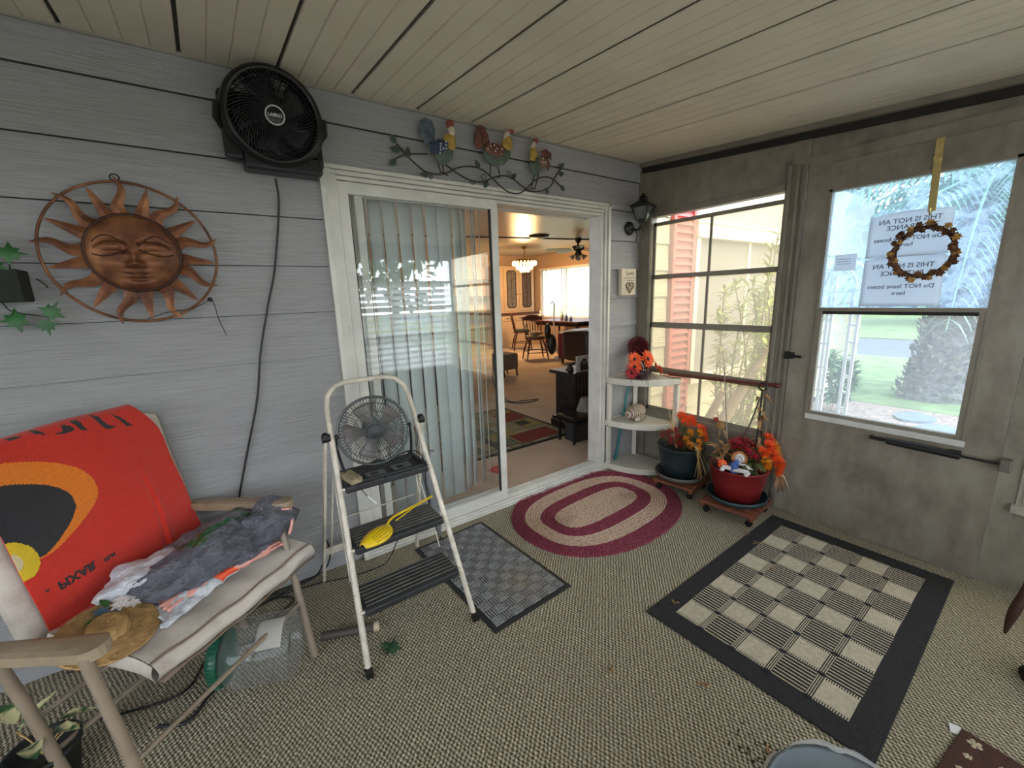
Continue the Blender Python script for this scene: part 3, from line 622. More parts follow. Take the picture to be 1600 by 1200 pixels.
# area rug of coloured blocks with dark lines
rx0, rx1, ry0, ry1 = -2.1, .045, .73, 1.95
cols = [srgb(126, 120, 96), srgb(112, 30, 26), srgb(132, 120, 72), srgb(140, 132, 110), srgb(34, 40, 40), srgb(96, 100, 84)]
mb = MB(); mb.box((rx0, ry0, IZ), (rx1, ry1, IZ + .008), 0)
random.seed(4); cuts_x = [rx0 + .03]; 
while cuts_x[-1] < rx1 - .1: cuts_x.append(cuts_x[-1] + random.choice([.12, .2, .32]))
cuts_x[-1] = rx1 - .03; cuts_y = [ry0 + .025, .83, 1.05, 1.14, 1.42, 1.5, 1.72, ry1 - .03]
named = {}
for i in range(len(cuts_x) - 1):
    for j in range(len(cuts_y) - 1):
        k = random.choice([1, 1, 4, 4, 4, 3, 6, 6, 2]); w1_ = cuts_x[i + 1] - cuts_x[i]; w2_ = cuts_y[j + 1] - cuts_y[j]
        if k == 2 and w1_ * w2_ < .03: k = 5
        mb.box((cuts_x[i] + .006, cuts_y[j] + .006, IZ + .006), (cuts_x[i + 1] - .006, cuts_y[j + 1] - .006, IZ + .010), k)
mb.box((-.52, .80, IZ + .008), (-.06, 1.04, IZ + .0115), 2); mb.box((-.28, 1.44, IZ + .008), (.0, 1.72, IZ + .0115), 2); mb.box((-.72, .99, IZ + .008), (-.40, 1.2, IZ + .0113), 3); mb.box((-.22, 1.24, IZ + .008), (-.09, 1.38, IZ + .0118), 5)
tag(mb.build('area_rug', [mat('rug_outline', srgb(30, 28, 24), .95)] + [mat('rug_%d' % i, c, .95, var=.08, bmp=.3) for i, c in enumerate(cols)]), 'patchwork area rug of tan, red and olive blocks inside the living room', 'rug')
M_wood = mat('red_brown_wood', srgb(86, 42, 28), .38, var=.25, vs_=5, st=(1, 1, 6)); M_dk = mat('near_black_wood', srgb(34, 18, 15), .35, var=.2)
# built-in china cabinet
M_cab = mat('cream_cabinet_paint', srgb(206, 178, 146), .5, var=.04)
cc = thing('china_cabinet', 'cream built in china cabinet with two arched glass doors on the far wall', 'cabinet', (4.1, 7.1, IZ))
mb = MB(); mb.box((3.4, 6.98, IZ), (4.74, 7.28, .86)); mb.box((3.5, 7.08, .92), (4.62, 7.28, 2.12), 0); mb.build('body', M_cab, cc)
mb = MB(); mb.box((3.38, 6.95, .86), (4.74, 7.28, .92)); mb.build('counter', M_wood, cc)
M_amb = mat('amber_cabinet_glass', srgb(92, 66, 42), .15, var=.5, vs_=16)
M_dkg = mat('leaded_cabinet_glass', srgb(112, 100, 86), .15, var=.5, vs_=20)
for x0_, mm in ((3.62, M_dkg), (4.12, M_amb)):
    mb = MB(); mb.box((x0_, 7.06, .97), (x0_ + .46, 7.08, 2.08), bev=.004); dr = mb.build('door', M_cab, cc)
    def arch(x0, x1, z0, z1): 
        p = []; r = .07
        for cx, cz, a0 in ((x1 - r, z0 + r, -PI / 2), (x1 - r, z1 - r, 0), (x0 + r, z1 - r, PI / 2), (x0 + r, z0 + r, PI)):
            p += [(cx + r * math.cos(a0 + k * PI / 8), cz + r * math.sin(a0 + k * PI / 8)) for k in range(5)]
        return p
    mb = MB(); mb.prism(arch(x0_ + .11, x0_ + .37, 1.06, 1.99), .006, basis((0, 7.06, 0), (1, 0, 0), (0, 0, 1))); mb.build('glass_pane', mm, dr)
    mb = MB(); pts = [(x, 7.05, z) for x, z in arch(x0_ + .10, x0_ + .38, 1.05, 2.0)]; mb.tube(pts, .012, 6, closed=True)
    for z in (1.3, 1.53, 1.76): mb.box((x0_ + .11, 7.045, z - .004), (x0_ + .37, 7.055, z + .004))
    mb.box((x0_ + .237, 7.045, 1.06), (x0_ + .243, 7.055, 1.99)); mb.build('leading', M_dk, dr); mb = MB(); mb.ell((x0_ + (.43 if x0_ < 4 else .03), 7.045, 1.4), .014, 8); mb.build('knob', M_dk, dr)
for i in range(3):
    x = 3.45 + i * .43; mb = MB(); mb.box((x, 6.96, .14), (x + .39, 6.98, .68), bev=.004); dr = mb.build('door', M_cab, cc); mb = MB(); mb.box((x + .34, 6.945, .5), (x + .36, 6.96, .6)); mb.build('handle', M_dk, dr)
    mb = MB(); mb.box((x, 6.96, .71), (x + .39, 6.98, .84), bev=.004); dr = mb.build('drawer', M_cab, cc); mb = MB(); mb.box((x + .14, 6.945, .77), (x + .25, 6.96, .785)); mb.build('handle', M_dk, dr)
mb = MB(); mb.box((4.66, 7.29, 1.12), (4.73, 7.3, 1.24)); mb.box((4.69, 7.285, 1.17), (4.7, 7.29, 1.19)); tag(mb.build('light_switch', M_wood), 'brown light switch plate on the wall right of the china cabinet', 'switch')
# spindle-back chairs
def windsor(label, x, y, rz, cushion, grp):
    t = thing('dining_chair', label, 'chair', (x, y, IZ), rz, grp); L = WL[t.name]
    def nb(): return MB(L)
    mb = nb(); mb.prism([(.21 * math.cos(a), .2 * math.sin(a)) for a in [i * PI / 10 for i in range(20)]], .035, TR((0, 0, .43))); mb.build('seat', M_wood, t)
    for sx_, sy in ((-1, -1), (1, -1), (-1, 1), (1, 1)):
        mb = nb(); mb.tube([(sx_ * .13, sy * .12, .43), (sx_ * .19, sy * .19, .22), (sx_ * .23, sy * .23, 0)], [.014, .021, .012], 8); mb.build('leg', M_wood, t)
    mb = nb(); mb.tube([(-.19, -.19, .16), (.19, -.19, .16)], .010, 6); mb.tube([(-.18, 0, .2), (.18, 0, .2)], .010, 6); mb.tube([(-.2, -.2, .18), (-.18, .2, .18)], .009, 6); mb.tube([(.2, -.2, .18), (.18, .2, .18)], .009, 6); mb.build('stretcher', M_wood, t)
    for i in range(7):
        x_ = -.165 + i * .055; mb = nb(); mb.tube([(x_ * .9, .17, .46), (x_ * 1.15, .24, .82)], [.008, .011], 6) if 0 < i < 6 else mb.tube([(x_ * .95, .16, .46), (x_ * 1.3, .25, .88)], [.016, .012], 8); mb.build('spindle', M_wood, t)
    mb = nb(); cv = [(-.22, 0), (-.2, .06), (-.1, .10), (0, .11), (.1, .10), (.2, .06), (.22, 0), (.1, -.01), (0, -.012), (-.1, -.01)]; mb.prism(cv, .02, basis((0, .255, .81), (1, 0, 0), (0, .12, 1))); mb.build('top_rail', M_wood, t)
    if cushion:
        mb = nb(); mb.box((-.19, -.18, .465), (.19, .16, .505), bev=.015); mb.build('cushion', cushion, t)
    return t
M_gr = mat('dark_green_cushion', srgb(44, 62, 52), .9); M_tn = mat('patterned_tan_cushion', srgb(134, 112, 82), .9, var=.4, vs_=30)
windsor('spindle back wooden dining chair with dark green cushion, close to the china cabinet', 3.55, 6.25, R(60), M_gr, 'spindle back dining chairs')
windsor('spindle back wooden dining chair with tan cushion, standing alone in the room', 2.78, 4.75, R(-25), M_tn, 'spindle back dining chairs')
mb = MB(); mb.ell((2.70, 4.68, .585), (.09, .06, .045), 12, rough=.4); mb.ell((2.86, 4.72, .58), (.1, .07, .035), 12, rough=.4); tag(mb.build('folded_cloth', mat('tan_rumpled_cloth', srgb(150, 130, 104), .9, var=.3)), 'rumpled tan cloth lying on the seat of the lone dining chair', 'cloth')
dt = thing('dining_table', 'dark red brown dining table under the far window', 'table', (4.0, 4.95, IZ)); mb = MB(); mb.box((3.55, 4.3, .74), (4.5, 5.9, .775), bev=.006); mb.build('tabletop', M_wood, dt); mb = MB(); mb.box((3.65, 4.4, .66), (4.4, 5.8, .74)); mb.build('apron', M_dk, dt)
for x, y in ((3.68, 4.42), (4.38, 4.42), (3.72, 5.5), (4.38, 5.78)):
    mb = MB(); mb.tube([(x, y, .70), (x, y, .5), (x, y, .3), (x, y, IZ)], [.034, .026, .03, .016], 10); mb.build('leg', M_wood, dt)
M_bt = mat('pale_bottle_glass', srgb(196, 200, 190), .2); M_bb = mat('blue_bottle_glass', srgb(110, 130, 160), .2)
for x, y, h, mm, lb in ((3.75, 5.75, .22, M_bt, 'slim pale bottle at the left end of the dining table'), (3.85, 4.95, .16, M_bb, 'blue grey bottle in the middle of the dining table'), (3.8, 4.75, .11, M_bb, 'short blue jar at the right of the dining table'), (3.95, 5.2, .2, M_bt, 'pale pump bottle on the dining table beside the white pole')):
    mb = MB(); mb.lathe([(0, 0), (.035, 0), (.038, h * .55), (.014, h * .72), (.014, h), (0, h)], 12, TR((x, y, .775))); tag(mb.build('bottle', mm), lb, 'bottle', 'bottles on the dining table')
# guitar-like white pole (stick cleaner) leaning by the chair, with its dark body
sv = thing('stick_vacuum', 'white stick vacuum with dark body standing beside the lone dining chair', 'vacuum', (3.0, 4.5, IZ)); mb = MB(); mb.tube([(3.05, 4.55, 1.18), (3.08, 4.52, 1.22), (3.1, 4.5, 1.16), (3.08, 4.5, .8), (3.1, 4.42, .15)], .014, 8); mb.build('pole', M_wt, sv); mb = MB(); mb.ell((3.02, 4.5, .34), (.1, .09, .22), 14); mb.ell((2.98, 4.58, .62), (.07, .07, .16), 14); mb.build('body', mat('dark_green_black_plastic', srgb(28, 34, 30), .4), sv)
mb = MB(); mb.box((3.0, 4.32, IZ), (3.26, 4.44, .09), bev=.02); mb.build('floor_head', M_wt, sv)
# tall brown cabinet side, red recliner
mb = MB(); mb.box((4.05, 3.35, IZ), (4.6, 4.22, 1.68), bev=.006); mb.box((4.03, 3.33, 1.68), (4.61, 4.24, 1.71)); mb.box((4.04, 3.4, .1), (4.06, 4.16, 1.6), bev=.003); tag(mb.build('tall_cupboard', mat('brown_veneer', srgb(108, 82, 62), .45, var=.1, vs_=3, st=(1, 1, 5))), 'tall brown cupboard standing at the right end of the far window', 'cupboard')
rc = thing('recliner_chair', 'dark red upholstered recliner seen side on inside the room', 'armchair', (3.1, 3.55, IZ)); M_rc = mat('dark_red_upholstery', srgb(92, 16, 22), .45, var=.2); M_bk = mat('black_upholstery', srgb(26, 18, 18), .35, var=.2)
mb = MB(); mb.box((2.72, 3.80, .12), (3.5, 4.0, .64), bev=.05); mb.build('back_panel', M_rc, rc); mb = MB(); mb.box((2.68, 3.12, .12), (3.3, 3.82, .70), bev=.08); mb.build('body', M_bk, rc); mb = MB(); mb.beam((2.70, 3.9, .655), (2.74, 3.2, .72), .03, .02); mb.build('trim', M_wt, rc)
for x, y in ((2.78, 3.2), (3.4, 3.2), (2.78, 3.9), (3.4, 3.9)): mb = MB(); mb.cyl((x, y, IZ), (x, y, .13), .02, .03); mb.build('leg', M_dk, rc)
# fluted dark stand with framed photograph, side table, lamp shade
fs = thing('fluted_stand', 'dark fluted wooden stand just inside the right of the doorway', 'stand', (.3, .9, IZ))
mb = MB(); mb.box((.06, .76, IZ), (.54, 1.10, .10), bev=.006); mb.box((.075, .775, .10), (.53, 1.09, .13)); mb.build('base_plate', M_dk, fs)
mb = MB(); mb.box((.10, .80, .13), (.5, 1.06, .58))
for i in range(8): mb.cyl((.105, .815 + i * .032, .13), (.105, .815 + i * .032, .58), .013, n=8)
for i in range(9): mb.cyl((.12 + i * .042, .80, .13), (.12 + i * .042, .80, .58), .013, n=8)
mb.build('fluted_column', M_dk, fs); mb = MB(); mb.box((.05, .74, .58), (.54, 1.1, .612)); mb.tube([(.05, .78, .63), (.02, .77, .655), (.04, .78, .69)], [.028, .04, .018], 10); mb.build('top_plate', M_dk, fs)
pf = thing('picture_frame', 'black and white portrait photograph standing on the dark fluted stand', 'picture', (.22, .79, .613)); mb = MB(); mb.box((.12, .775, .613), (.36, .79, .765)); mb.build('mount', mat('grey_photo_paper', srgb(176, 174, 170), .4, var=.06), pf)
mb = MB(); mb.prism([(.17, .62), (.165, .66), (.17, .70), (.20, .735), (.24, .735), (.255, .70), (.27, .66), (.29, .62)], .002, basis((0, .775, 0), (1, 0, 0), (0, 0, 1))); mb.build('portrait_figure', mat('photo_black', srgb(26, 26, 28), .4), pf)
mb = MB(); mb.prism([(.215 + .016 * math.cos(a), .70 + .021 * math.sin(a)) for a in [i * PI / 8 for i in range(16)]], .002, basis((0, .7735, 0), (1, 0, 0), (0, 0, 1))); mb.build('portrait_face', mat('photo_grey', srgb(120, 118, 116), .4), pf)
stt = thing('side_table', 'small black topped side table just inside the doorway at the right', 'side table', (-.04, .58, IZ)); mb = MB(); mb.box((-.21, .47, .25), (.14, .70, .282), bev=.004); mb.build('tabletop', M_dk, stt)
for x, y in ((-.19, .49), (.12, .49), (-.19, .68), (.12, .68)): mb = MB(); mb.box((x - .009, y - .009, IZ), (x + .009, y + .009, .25)); mb.build('leg', M_blk, stt)
mb = MB(); mb.lathe([(.082, 0), (.04, .125), (.037, .125), (.079, 0)], 20, TR((.055, .60, .283)))
tag(mb.build('lamp_shade', mat('grey_lamp_fabric', srgb(128, 122, 112), .8, bmp=.3)), 'small grey fabric lamp shade standing on the low side table', 'lamp shade')
mb = MB(); mb.box((-.15, .51, IZ), (.11, .66, .2), bev=.01); tag(mb.build('storage_box', mat('charcoal_fabric_box', srgb(44, 42, 44), .8)), 'charcoal box under the small side table', 'box')
# basket on legs and dark sofa at the left
bk = thing('footstool', 'small patterned grey footstool with dark legs inside the room', 'footstool', (1.3, 3.7, IZ)); mb = MB(); mb.box((1.1, 3.5, .15), (1.42, 3.85, .42), bev=.03); mb.build('cushion', mat('grey_tapestry', srgb(120, 112, 100), .9, var=.3, vs_=30), bk)
for x, y in ((1.13, 3.53), (1.39, 3.53), (1.13, 3.82), (1.39, 3.82)): mb = MB(); mb.tube([(x, y, .16), (x, y - .02, IZ)], [.018, .012], 8); mb.build('leg', M_dk, bk)
sf = thing('sofa', 'dark blue grey sofa seen through the glass behind the blind', 'sofa', (-.9, 2.9, IZ)); M_sf = mat('slate_sofa_fabric', srgb(56, 60, 68), .9, bmp=.2); mb = MB(); mb.box((-1.7, 2.45, .06), (-.28, 3.3, .42), bev=.05); mb.build('seat', M_sf, sf); mb = MB(); mb.box((-1.7, 3.1, .3), (-.28, 3.4, .92), bev=.06); mb.build('backrest', M_sf, sf)
for x in (-.42, -1.86): mb = MB(); mb.box((x, 2.42, .06), (x + .18, 3.38, .66), bev=.05); mb.build('armrest', M_sf, sf)
for x, y in ((-1.75, 2.5), (-.35, 2.5), (-1.75, 3.3), (-.35, 3.3)): mb = MB(); mb.cyl((x, y, IZ), (x, y, .08), .025); mb.build('foot', M_dk, sf)
# shelves with ornaments on the far-left wall (seen through the glass)
bs = thing('wall_shelf_unit', 'open shelf unit with ornaments seen through the fixed glass', 'shelves', (1.2, 6.9, IZ)); 
for z in (.55, .95, 1.35, 1.75): mb = MB(); mb.box((.5, 6.85, z), (3.2, 7.28, z + .035)); mb.build('shelf', M_wood, bs)
mb = MB(); mb.box((.48, 6.85, IZ), (.52, 7.28, 2.1)); mb.box((3.18, 6.85, IZ), (3.22, 7.28, 2.1)); mb.box((.5, 7.26, IZ), (3.2, 7.28, 2.1)); mb.build('frame', M_cab, bs)
mb = MB(); mb.lathe([(0, 0), (.06, 0), (.09, .12), (.04, .22), (.05, .28), (0, .28)], 14, TR((2.6, 7.05, 1.385))); tag(mb.build('vase', M_wt), 'white vase on the upper shelf of the ornament shelves', 'vase')
# chandelier (lit), ceiling fan, flush disc
M_cry = mat('lit_crystal', srgb(255, 226, 150), .1, var=.2, vs_=40, emit=((1.0, .70, .28), 5)); M_brs = mat('aged_brass', srgb(170, 130, 60), .3, 1.0, var=.15)
ch = thing('chandelier', 'glowing drum shaped crystal chandelier over the dining area', 'chandelier', (3.12, 5.5, 1.86)); mb = MB(); mb.lathe([(.0, 2.14 - 1.86), (.2, .27), (.25, .22), (.25, .20), (0, .25)], 20, TR((3.12, 5.5, 1.86))); mb.cyl((3.12, 5.5, 2.12), (3.12, 5.5, 2.4), .01); mb.lathe([(0, .54), (.06, .54), (.05, .5), (0, .48)], 14, TR((3.12, 5.5, 1.86))); mb.build('frame', M_brs, ch)
for ring, (r_, n_, z_) in enumerate([(.25, 20, 2.05), (.17, 14, 1.97), (.09, 8, 1.91)]):
    for k in range(n_):
        a = 2 * PI * k / n_; mb = MB(); mb.lathe([(0, -.055), (.020, -.03), (.024, 0), (.012, .04), (0, .05)], 6, TR((3.12 + r_ * math.cos(a), 5.5 + r_ * math.sin(a), z_)), smooth=False); mb.build('crystal', M_cry, ch)
lp = bpy.data.lights.new('chandelier_bulb', 'POINT'); lp.energy = 90; lp.color = (1.0, .62, .28); lp.shadow_soft_size = .2; lo = bpy.data.objects.new('chandelier_bulb', lp); sc.collection.objects.link(lo); lo.location = (0, 0, .12); lo.parent = ch
cf = thing('ceiling_fan', 'dark bladed ceiling fan with glass light kit near the batten', 'ceiling fan', (3.29, 4.0, 2.0)); c = Vector((3.29, 4.0, 0))
mb = MB(); mb.lathe([(0, 2.4), (.07, 2.4), (.05, 2.33), (.02, 2.31), (.02, 2.27), (.11, 2.26), (.12, 2.19), (.06, 2.17), (.06, 2.13), (.08, 2.11), (.05, 2.08), (0, 2.08)], 20, TR(c)); mb.build('motor', mat('dark_bronze', srgb(46, 36, 30), .4, .6), cf)
for k in range(5):
    a = 2 * PI * k / 5 + 2.75; d = Vector((math.cos(a), math.sin(a), 0)); mb = MB(); s_ = Vector((-d.y, d.x, .12)).normalized(); P_ = [c + d * r_ + s_ * w_ + Vector((0, 0, 2.19)) for r_, w_ in ((.14, -.03), (.2, -.055), (.62, -.065), (.66, -.03), (.66, .03), (.62, .065), (.2, .055), (.14, .03))]
    mb.add(P_ + [p + Vector((0, 0, .008)) for p in P_], [list(range(8))[::-1], list(range(8, 16))] + [(i, (i + 1) % 8, 8 + (i + 1) % 8, 8 + i) for i in range(8)]); mb.build('blade', M_dk, cf)
for k in range(4):
    a = PI / 4 + k * PI / 2; d = Vector((math.cos(a), math.sin(a), -.9)); mb = MB(); mb.lathe([(.018, 0), (.03, .04), (.055, .10), (.052, .10), (.02, .03)], 12, TR(c + Vector((math.cos(a) * .06, math.sin(a) * .06, 2.1))) @ rot_to(d)); mb.build('glass_shade', mat('clear_ribbed_shade', srgb(190, 180, 160), .15, trans=.4), cf)
mb = MB(); mb.lathe([(0, 2.345), (.10, 2.352), (.17, 2.37), (.19, 2.4), (0, 2.4)], 24, TR((2.32, 4.0, 0))); tag(mb.build('ceiling_speaker', M_dk), 'dark shallow round fitting flush on the living room ceiling', 'ceiling fitting')
mb = MB(); mb.tube(spline([(.35, 2.6, .6), (.2, 2.4, .25), (.25, 2.15, .05), (.45, 2.05, .04), (.62, 2.0, .038), (.5, 1.95, .036), (.3, 2.02, .036), (.2, 2.3, .036)], 6), .006, 6); tag(mb.build('power_cord', M_blk), 'black cord curling on the beige carpet inside behind the rug', 'cord')
mb = MB(); mb.box((-1.08, .42, IZ), (-.98, .52, IZ + .012), rot=Matrix.Rotation(.4, 3, 'Z')); mb.ell((-1.0, .5, IZ + .01), (.07, .03, .008), 10); tag(mb.build('red_scrap', mat('red_cloth_scrap', srgb(190, 60, 60), .8)), 'small red scrap lying on the carpet behind the fixed glass', 'scrap')
random.seed(17)
# ================================================================ THINGS ON THE SIDING WALL
M_fan = mat('black_fan_plastic', srgb(14, 14, 16), .35, var=.25, vs_=9)
def grille(mb, r0, r1, n, z_fn, w=.0022, swirl=0):
    for k in range(n):
        a = 2 * PI * k / n; pts = []
        for i in range(7):
            s_ = i / 6; r = r0 + (r1 - r0) * s_; t = a + swirl * s_; pts.append((r * math.cos(t), r * math.sin(t), z_fn(s_)))
        mb.tube(pts, w, 4)
# --- big black wall fan
fn = Vector((-.02, -1, -.10)).normalized(); fc = Vector((-2.362, -.135, 2.05))
wf = thing('wall_fan', 'large round black fan mounted high on the siding left of the sliding door', 'fan', (-2.385, -.02, 1.8)); FM = TR(fc) @ rot_to(fn) @ Matrix.Scale(.70, 4)
mb = MB(); mb.lathe([(.208, .03), (.215, .045), (.228, .045), (.245, .02), (.252, -.03), (.245, -.08), (.225, -.10), (.222, -.10), (.24, -.06), (.243, -.02), (.232, .012), (.212, .03)], 56, FM); mb.build('outer_ring', M_fan, wf)
mb = MB(FM); grille(mb, .045, .212, 64, lambda s: .042 - .012 * abs(s - .4), .0026, swirl=.75)
for r in (.075, .105, .135, .165, .19): mb.tube([(r * math.cos(2 * PI * k / 48), r * math.sin(2 * PI * k / 48), .040) for k in range(48)], .0018, 4, closed=True)
mb.build('front_grille', M_fan, wf)
mb = MB(FM); mb.lathe([(0, .052), (.046, .052), (.052, .046), (.054, .03), (0, .03)], 36); hubp = mb.build('hub_badge', M_fan, wf)
mb = MB(FM); mb.lathe([(.041, .0525), (.0415, .0545), (.0485, .0545), (.049, .0525)], 40); mb.build('badge_ring', mat('silver_print', srgb(190, 190, 188), .4), hubp)
tz = fn; tx = Vector((1, 0, 0)) - tz * tz.x; tx.normalize(); ty = tz.cross(tx); BM = basis(fc, tx, ty)
mb = MB(); mb.text('LASKO', .0155, BM @ TR((0, 0, .0372)), ext=.0006, bold=.0006); mb.build('badge_lettering', mat('silver_print', srgb(190, 190, 188), .4), hubp)
mb = MB(FM)
for k in range(5):
    a0 = 2 * PI * k / 5
    def bl(u, v, a0=a0): r = .04 + .16 * u; t = a0 + v * .9 + u * .25; return Vector((r * math.cos(t), r * math.sin(t), -.045 + .05 * v))
    mb.grid(bl, 6, 5, th=.002)
mb.lathe([(0, .01), (.04, .01), (.045, -.06), (.05, -.075), (0, -.075)], 24); mb.build('blades', mat('dark_grey_blade', srgb(30, 30, 33), .35), wf)
mb = MB(FM); grille(mb, .05, .23, 40, lambda s: -.10, .003)
for r in (.09, .13, .17, .21): mb.tube([(r * math.cos(2 * PI * k / 40), r * math.sin(2 * PI * k / 40), -.10) for k in range(40)], .0025, 4, closed=True)
mb.lathe([(0, -.13), (.06, -.13), (.075, -.10), (.07, -.07), (0, -.07)], 24); mb.build('rear_grille', M_fan, wf)
mb = MB(); mb.box((-2.535, -.085, 1.90), (-2.185, -.018, 2.14), bev=.015); mb.box((-2.48, -.12, 1.865), (-2.20, -.02, 1.94), bev=.015); mb.build('wall_bracket', M_fan, wf)
for sx_ in (-1, 1):
    mb = MB(); mb.tube([fc + tx * .176 * sx_ + ty * .02, fc + tx * .182 * sx_ - ty * .02 + Vector((0, .03, 0)), fc + tx * .165 * sx_ + Vector((0, .07, -.04))], [.015, .016, .014], 8); mb.build('side_pivot', M_fan, wf)
mb = MB(); mb.tube([FM @ Vector((.250 * math.cos(a), .250 * math.sin(a), -.02)) for a in [-1.2 + .1 * k for k in range(14)]], .006, 6)
for k in range(-3, 4):
    a = -.55 + k * .13; mb.tube([FM @ Vector((.247 * math.cos(a), .247 * math.sin(a), .005)), FM @ Vector((.255 * math.cos(a), .255 * math.sin(a), -.05))], .004, 4)
mb.build('tilt_yoke', M_fan, wf)
mb = MB(); mb.tube(spline([(-2.375, -.06, 1.85), (-2.372, -.03, 1.75), (-2.42, -.028, 1.5), (-2.465, -.028, 1.35), (-2.52, -.028, 1.15), (-2.56, -.027, .95), (-2.63, -.027, .72), (-2.70, -.03, .47), (-2.74, -.04, .2), (-2.7, -.06, .06), (-2.6, -.05, .035)], 5), .0042, 6)
tag(mb.build('power_cord', M_blk), 'black power cord hanging from the wall fan down behind the lawn chair', 'cord')

# --- copper sun
SC = Vector((-2.857, -.045, 1.545)); sun_art = thing('sun_wall_art', 'copper coloured metal sun face with wavy rays inside a ring', 'wall art', (-2.857, -.02, 1.31))
M_cop, t_, b_, o_ = nodes_of('aged_copper'); n_ = noise_out(t_, coords(t_), 14, 5); t_.links.new(ramp(t_, n_, [(.28, srgb(64, 40, 30)), (.5, srgb(118, 74, 50)), (.72, srgb(156, 106, 68))]), b_.inputs['Base Color']); b_.inputs['Metallic'].default_value = .55; b_.inputs['Roughness'].default_value = .48; bump(t_, b_, n_, .1)
M_copd = mat('dark_copper', srgb(66, 40, 30), .5, .5, var=.2)
SM = basis(SC, (1, 0, 0), (0, 0, 1)) 
def SP(x, y, h): return Vector((SC.x + x, SC.y - h, SC.z + y))
RX = .238
mb = MB()
mb.tube([SP(RX * math.cos(t), RX * math.sin(t), .0) for t in [2 * PI * k / 72 for k in range(72)]], .0045, 7, closed=True); mb.build('outer_ring', M_cop, sun_art)
mb = MB(); mb.tube([SP(.0 - .012 + .012 * math.cos(t), RX + .013 + .011 * math.sin(t), 0) for t in [2 * PI * k / 16 for k in range(16)]], .0025, 6, closed=True); mb.build('hanging_loop', M_copd, sun_art)
for k in range(18):
    a = PI / 2 + .05 + 2 * PI * k / 18; wavy = k % 2 == 0; L = RX * (1.07 if wavy else .965); r0 = .125; mb = MB(); n = 10; vs_ = []
    for i in range(n + 1):
        s_ = i / n; r = r0 + (L - r0) * s_; wv = (.013 * math.sin(s_ * PI * 2.1) * (1 - .3 * s_)) if wavy else 0; hw = .021 * (1 - s_) ** .8 + .0015
        for q, hh in ((-1, .0), (0, .009 * (1 - s_)), (1, .0)):
            x = r * math.cos(a) - (wv + q * hw) * math.sin(a); y = r * math.sin(a) + (wv + q * hw) * math.cos(a); vs_.append(SP(x, y, .004 + hh))
    fs = [(3 * i + q, 3 * i + q + 1, 3 * i + q + 4, 3 * i + q + 3) for i in range(n) for q in (0, 1)]
    m_ = len(vs_); vs2 = [v + Vector((0, .003, 0)) for v in vs_]
    mb.add(vs_ + vs2, fs + [tuple(m_ + i for i in f[::-1]) for f in fs], 0, False); mb.build('ray', M_cop, sun_art)
def gs(x, y, cx, cy, sx_, sy_): return math.exp(-((x - cx) / sx_) ** 2 - ((y - cy) / sy_) ** 2)
def face_h(x, y):
    h = .034 * math.sqrt(max(0, 1 - (x * x + y * y) * .98)) + .004
    h += .017 * gs(x, y, 0, -.10, .10, .30) + .014 * gs(x, y, 0, -.30, .16, .09) + .006 * (gs(x, y, -.14, -.33, .08, .07) + gs(x, y, .14, -.33, .08, .07))
    for sg in (-1, 1):
        h += .010 * gs(x, y, sg * .42, .16, .26, .12) - .007 * gs(x, y, sg * .38, .02, .25, .03) - .008 * gs(x, y, sg * .2, .1, .07, .12)
        yb = .33 - .35 * (abs(x) - .42) ** 2 * 3; h -= .006 * math.exp(-((y - yb) / .03) ** 2) * (1 if .1 < abs(x) < .8 else 0)
        h += .010 * gs(x, y, sg * .48, -.28, .22, .2)
    h += .010 * gs(x, y, 0, -.50, .20, .045) + .011 * gs(x, y, 0, -.60, .17, .05) - .009 * gs(x, y, 0, -.548, .24, .016) - .006 * gs(x, y, 0, -.70, .2, .035) + .010 * gs(x, y, 0, -.82, .2, .10)
    return h
mb = MB(); rf = .130; nr, na = 34, 72; vs_ = [SP(0, 0, face_h(0, 0))]
for i in range(1, nr + 1):
    for k in range(na):
        r = i / nr; t = 2 * PI * k / na; x = r * math.cos(t); y = r * math.sin(t); vs_.append(SP(x * rf, y * rf, face_h(x, y)))
fs = [(0, 1 + k, 1 + (k + 1) % na) for k in range(na)] + [(1 + (i - 1) * na + k, 1 + i * na + k, 1 + i * na + (k + 1) % na, 1 + (i - 1) * na + (k + 1) % na) for i in range(1, nr) for k in range(na)]
mb.add(vs_, fs, 0, True); fb = mb.build('face', M_cop, sun_art)
mb = MB(); mb.tube([SP(rf * math.cos(t), rf * math.sin(t), .010) for t in [2 * PI * k / 60 for k in range(60)]], .0052, 7, closed=True); mb.build('face_rim', M_copd, sun_art)
mb = MB()
for sg in (-1, 1):
    mb.tube([SP(sg * rf * (.12 + .72 * s_), rf * (.02 + .055 * math.cos(s_ * PI * 1.0) - .1 * math.sin(s_ * PI)) , rf * 0 + face_h(sg * (.12 + .72 * s_), .02 - .1 * math.sin(s_ * PI)) + .001) for s_ in [i / 12 for i in range(13)]], .0026, 5)
    mb.tube([SP(sg * rf * (.14 + .66 * s_), rf * (.18 + .26 * math.sin(s_ * PI * .9)), face_h(sg * (.14 + .66 * s_), .18 + .26 * math.sin(s_ * PI * .9)) + .001) for s_ in [i / 12 for i in range(13)]], .0022, 5)
mb.tube([SP(rf * (-.26 + .52 * s_), rf * (-.52 - .055 * math.sin(s_ * PI)), face_h(-.26 + .52 * s_, -.54) + .001) for s_ in [i / 12 for i in range(13)]], .0024, 5)
mb.build('engraved_lines', M_copd, fb)
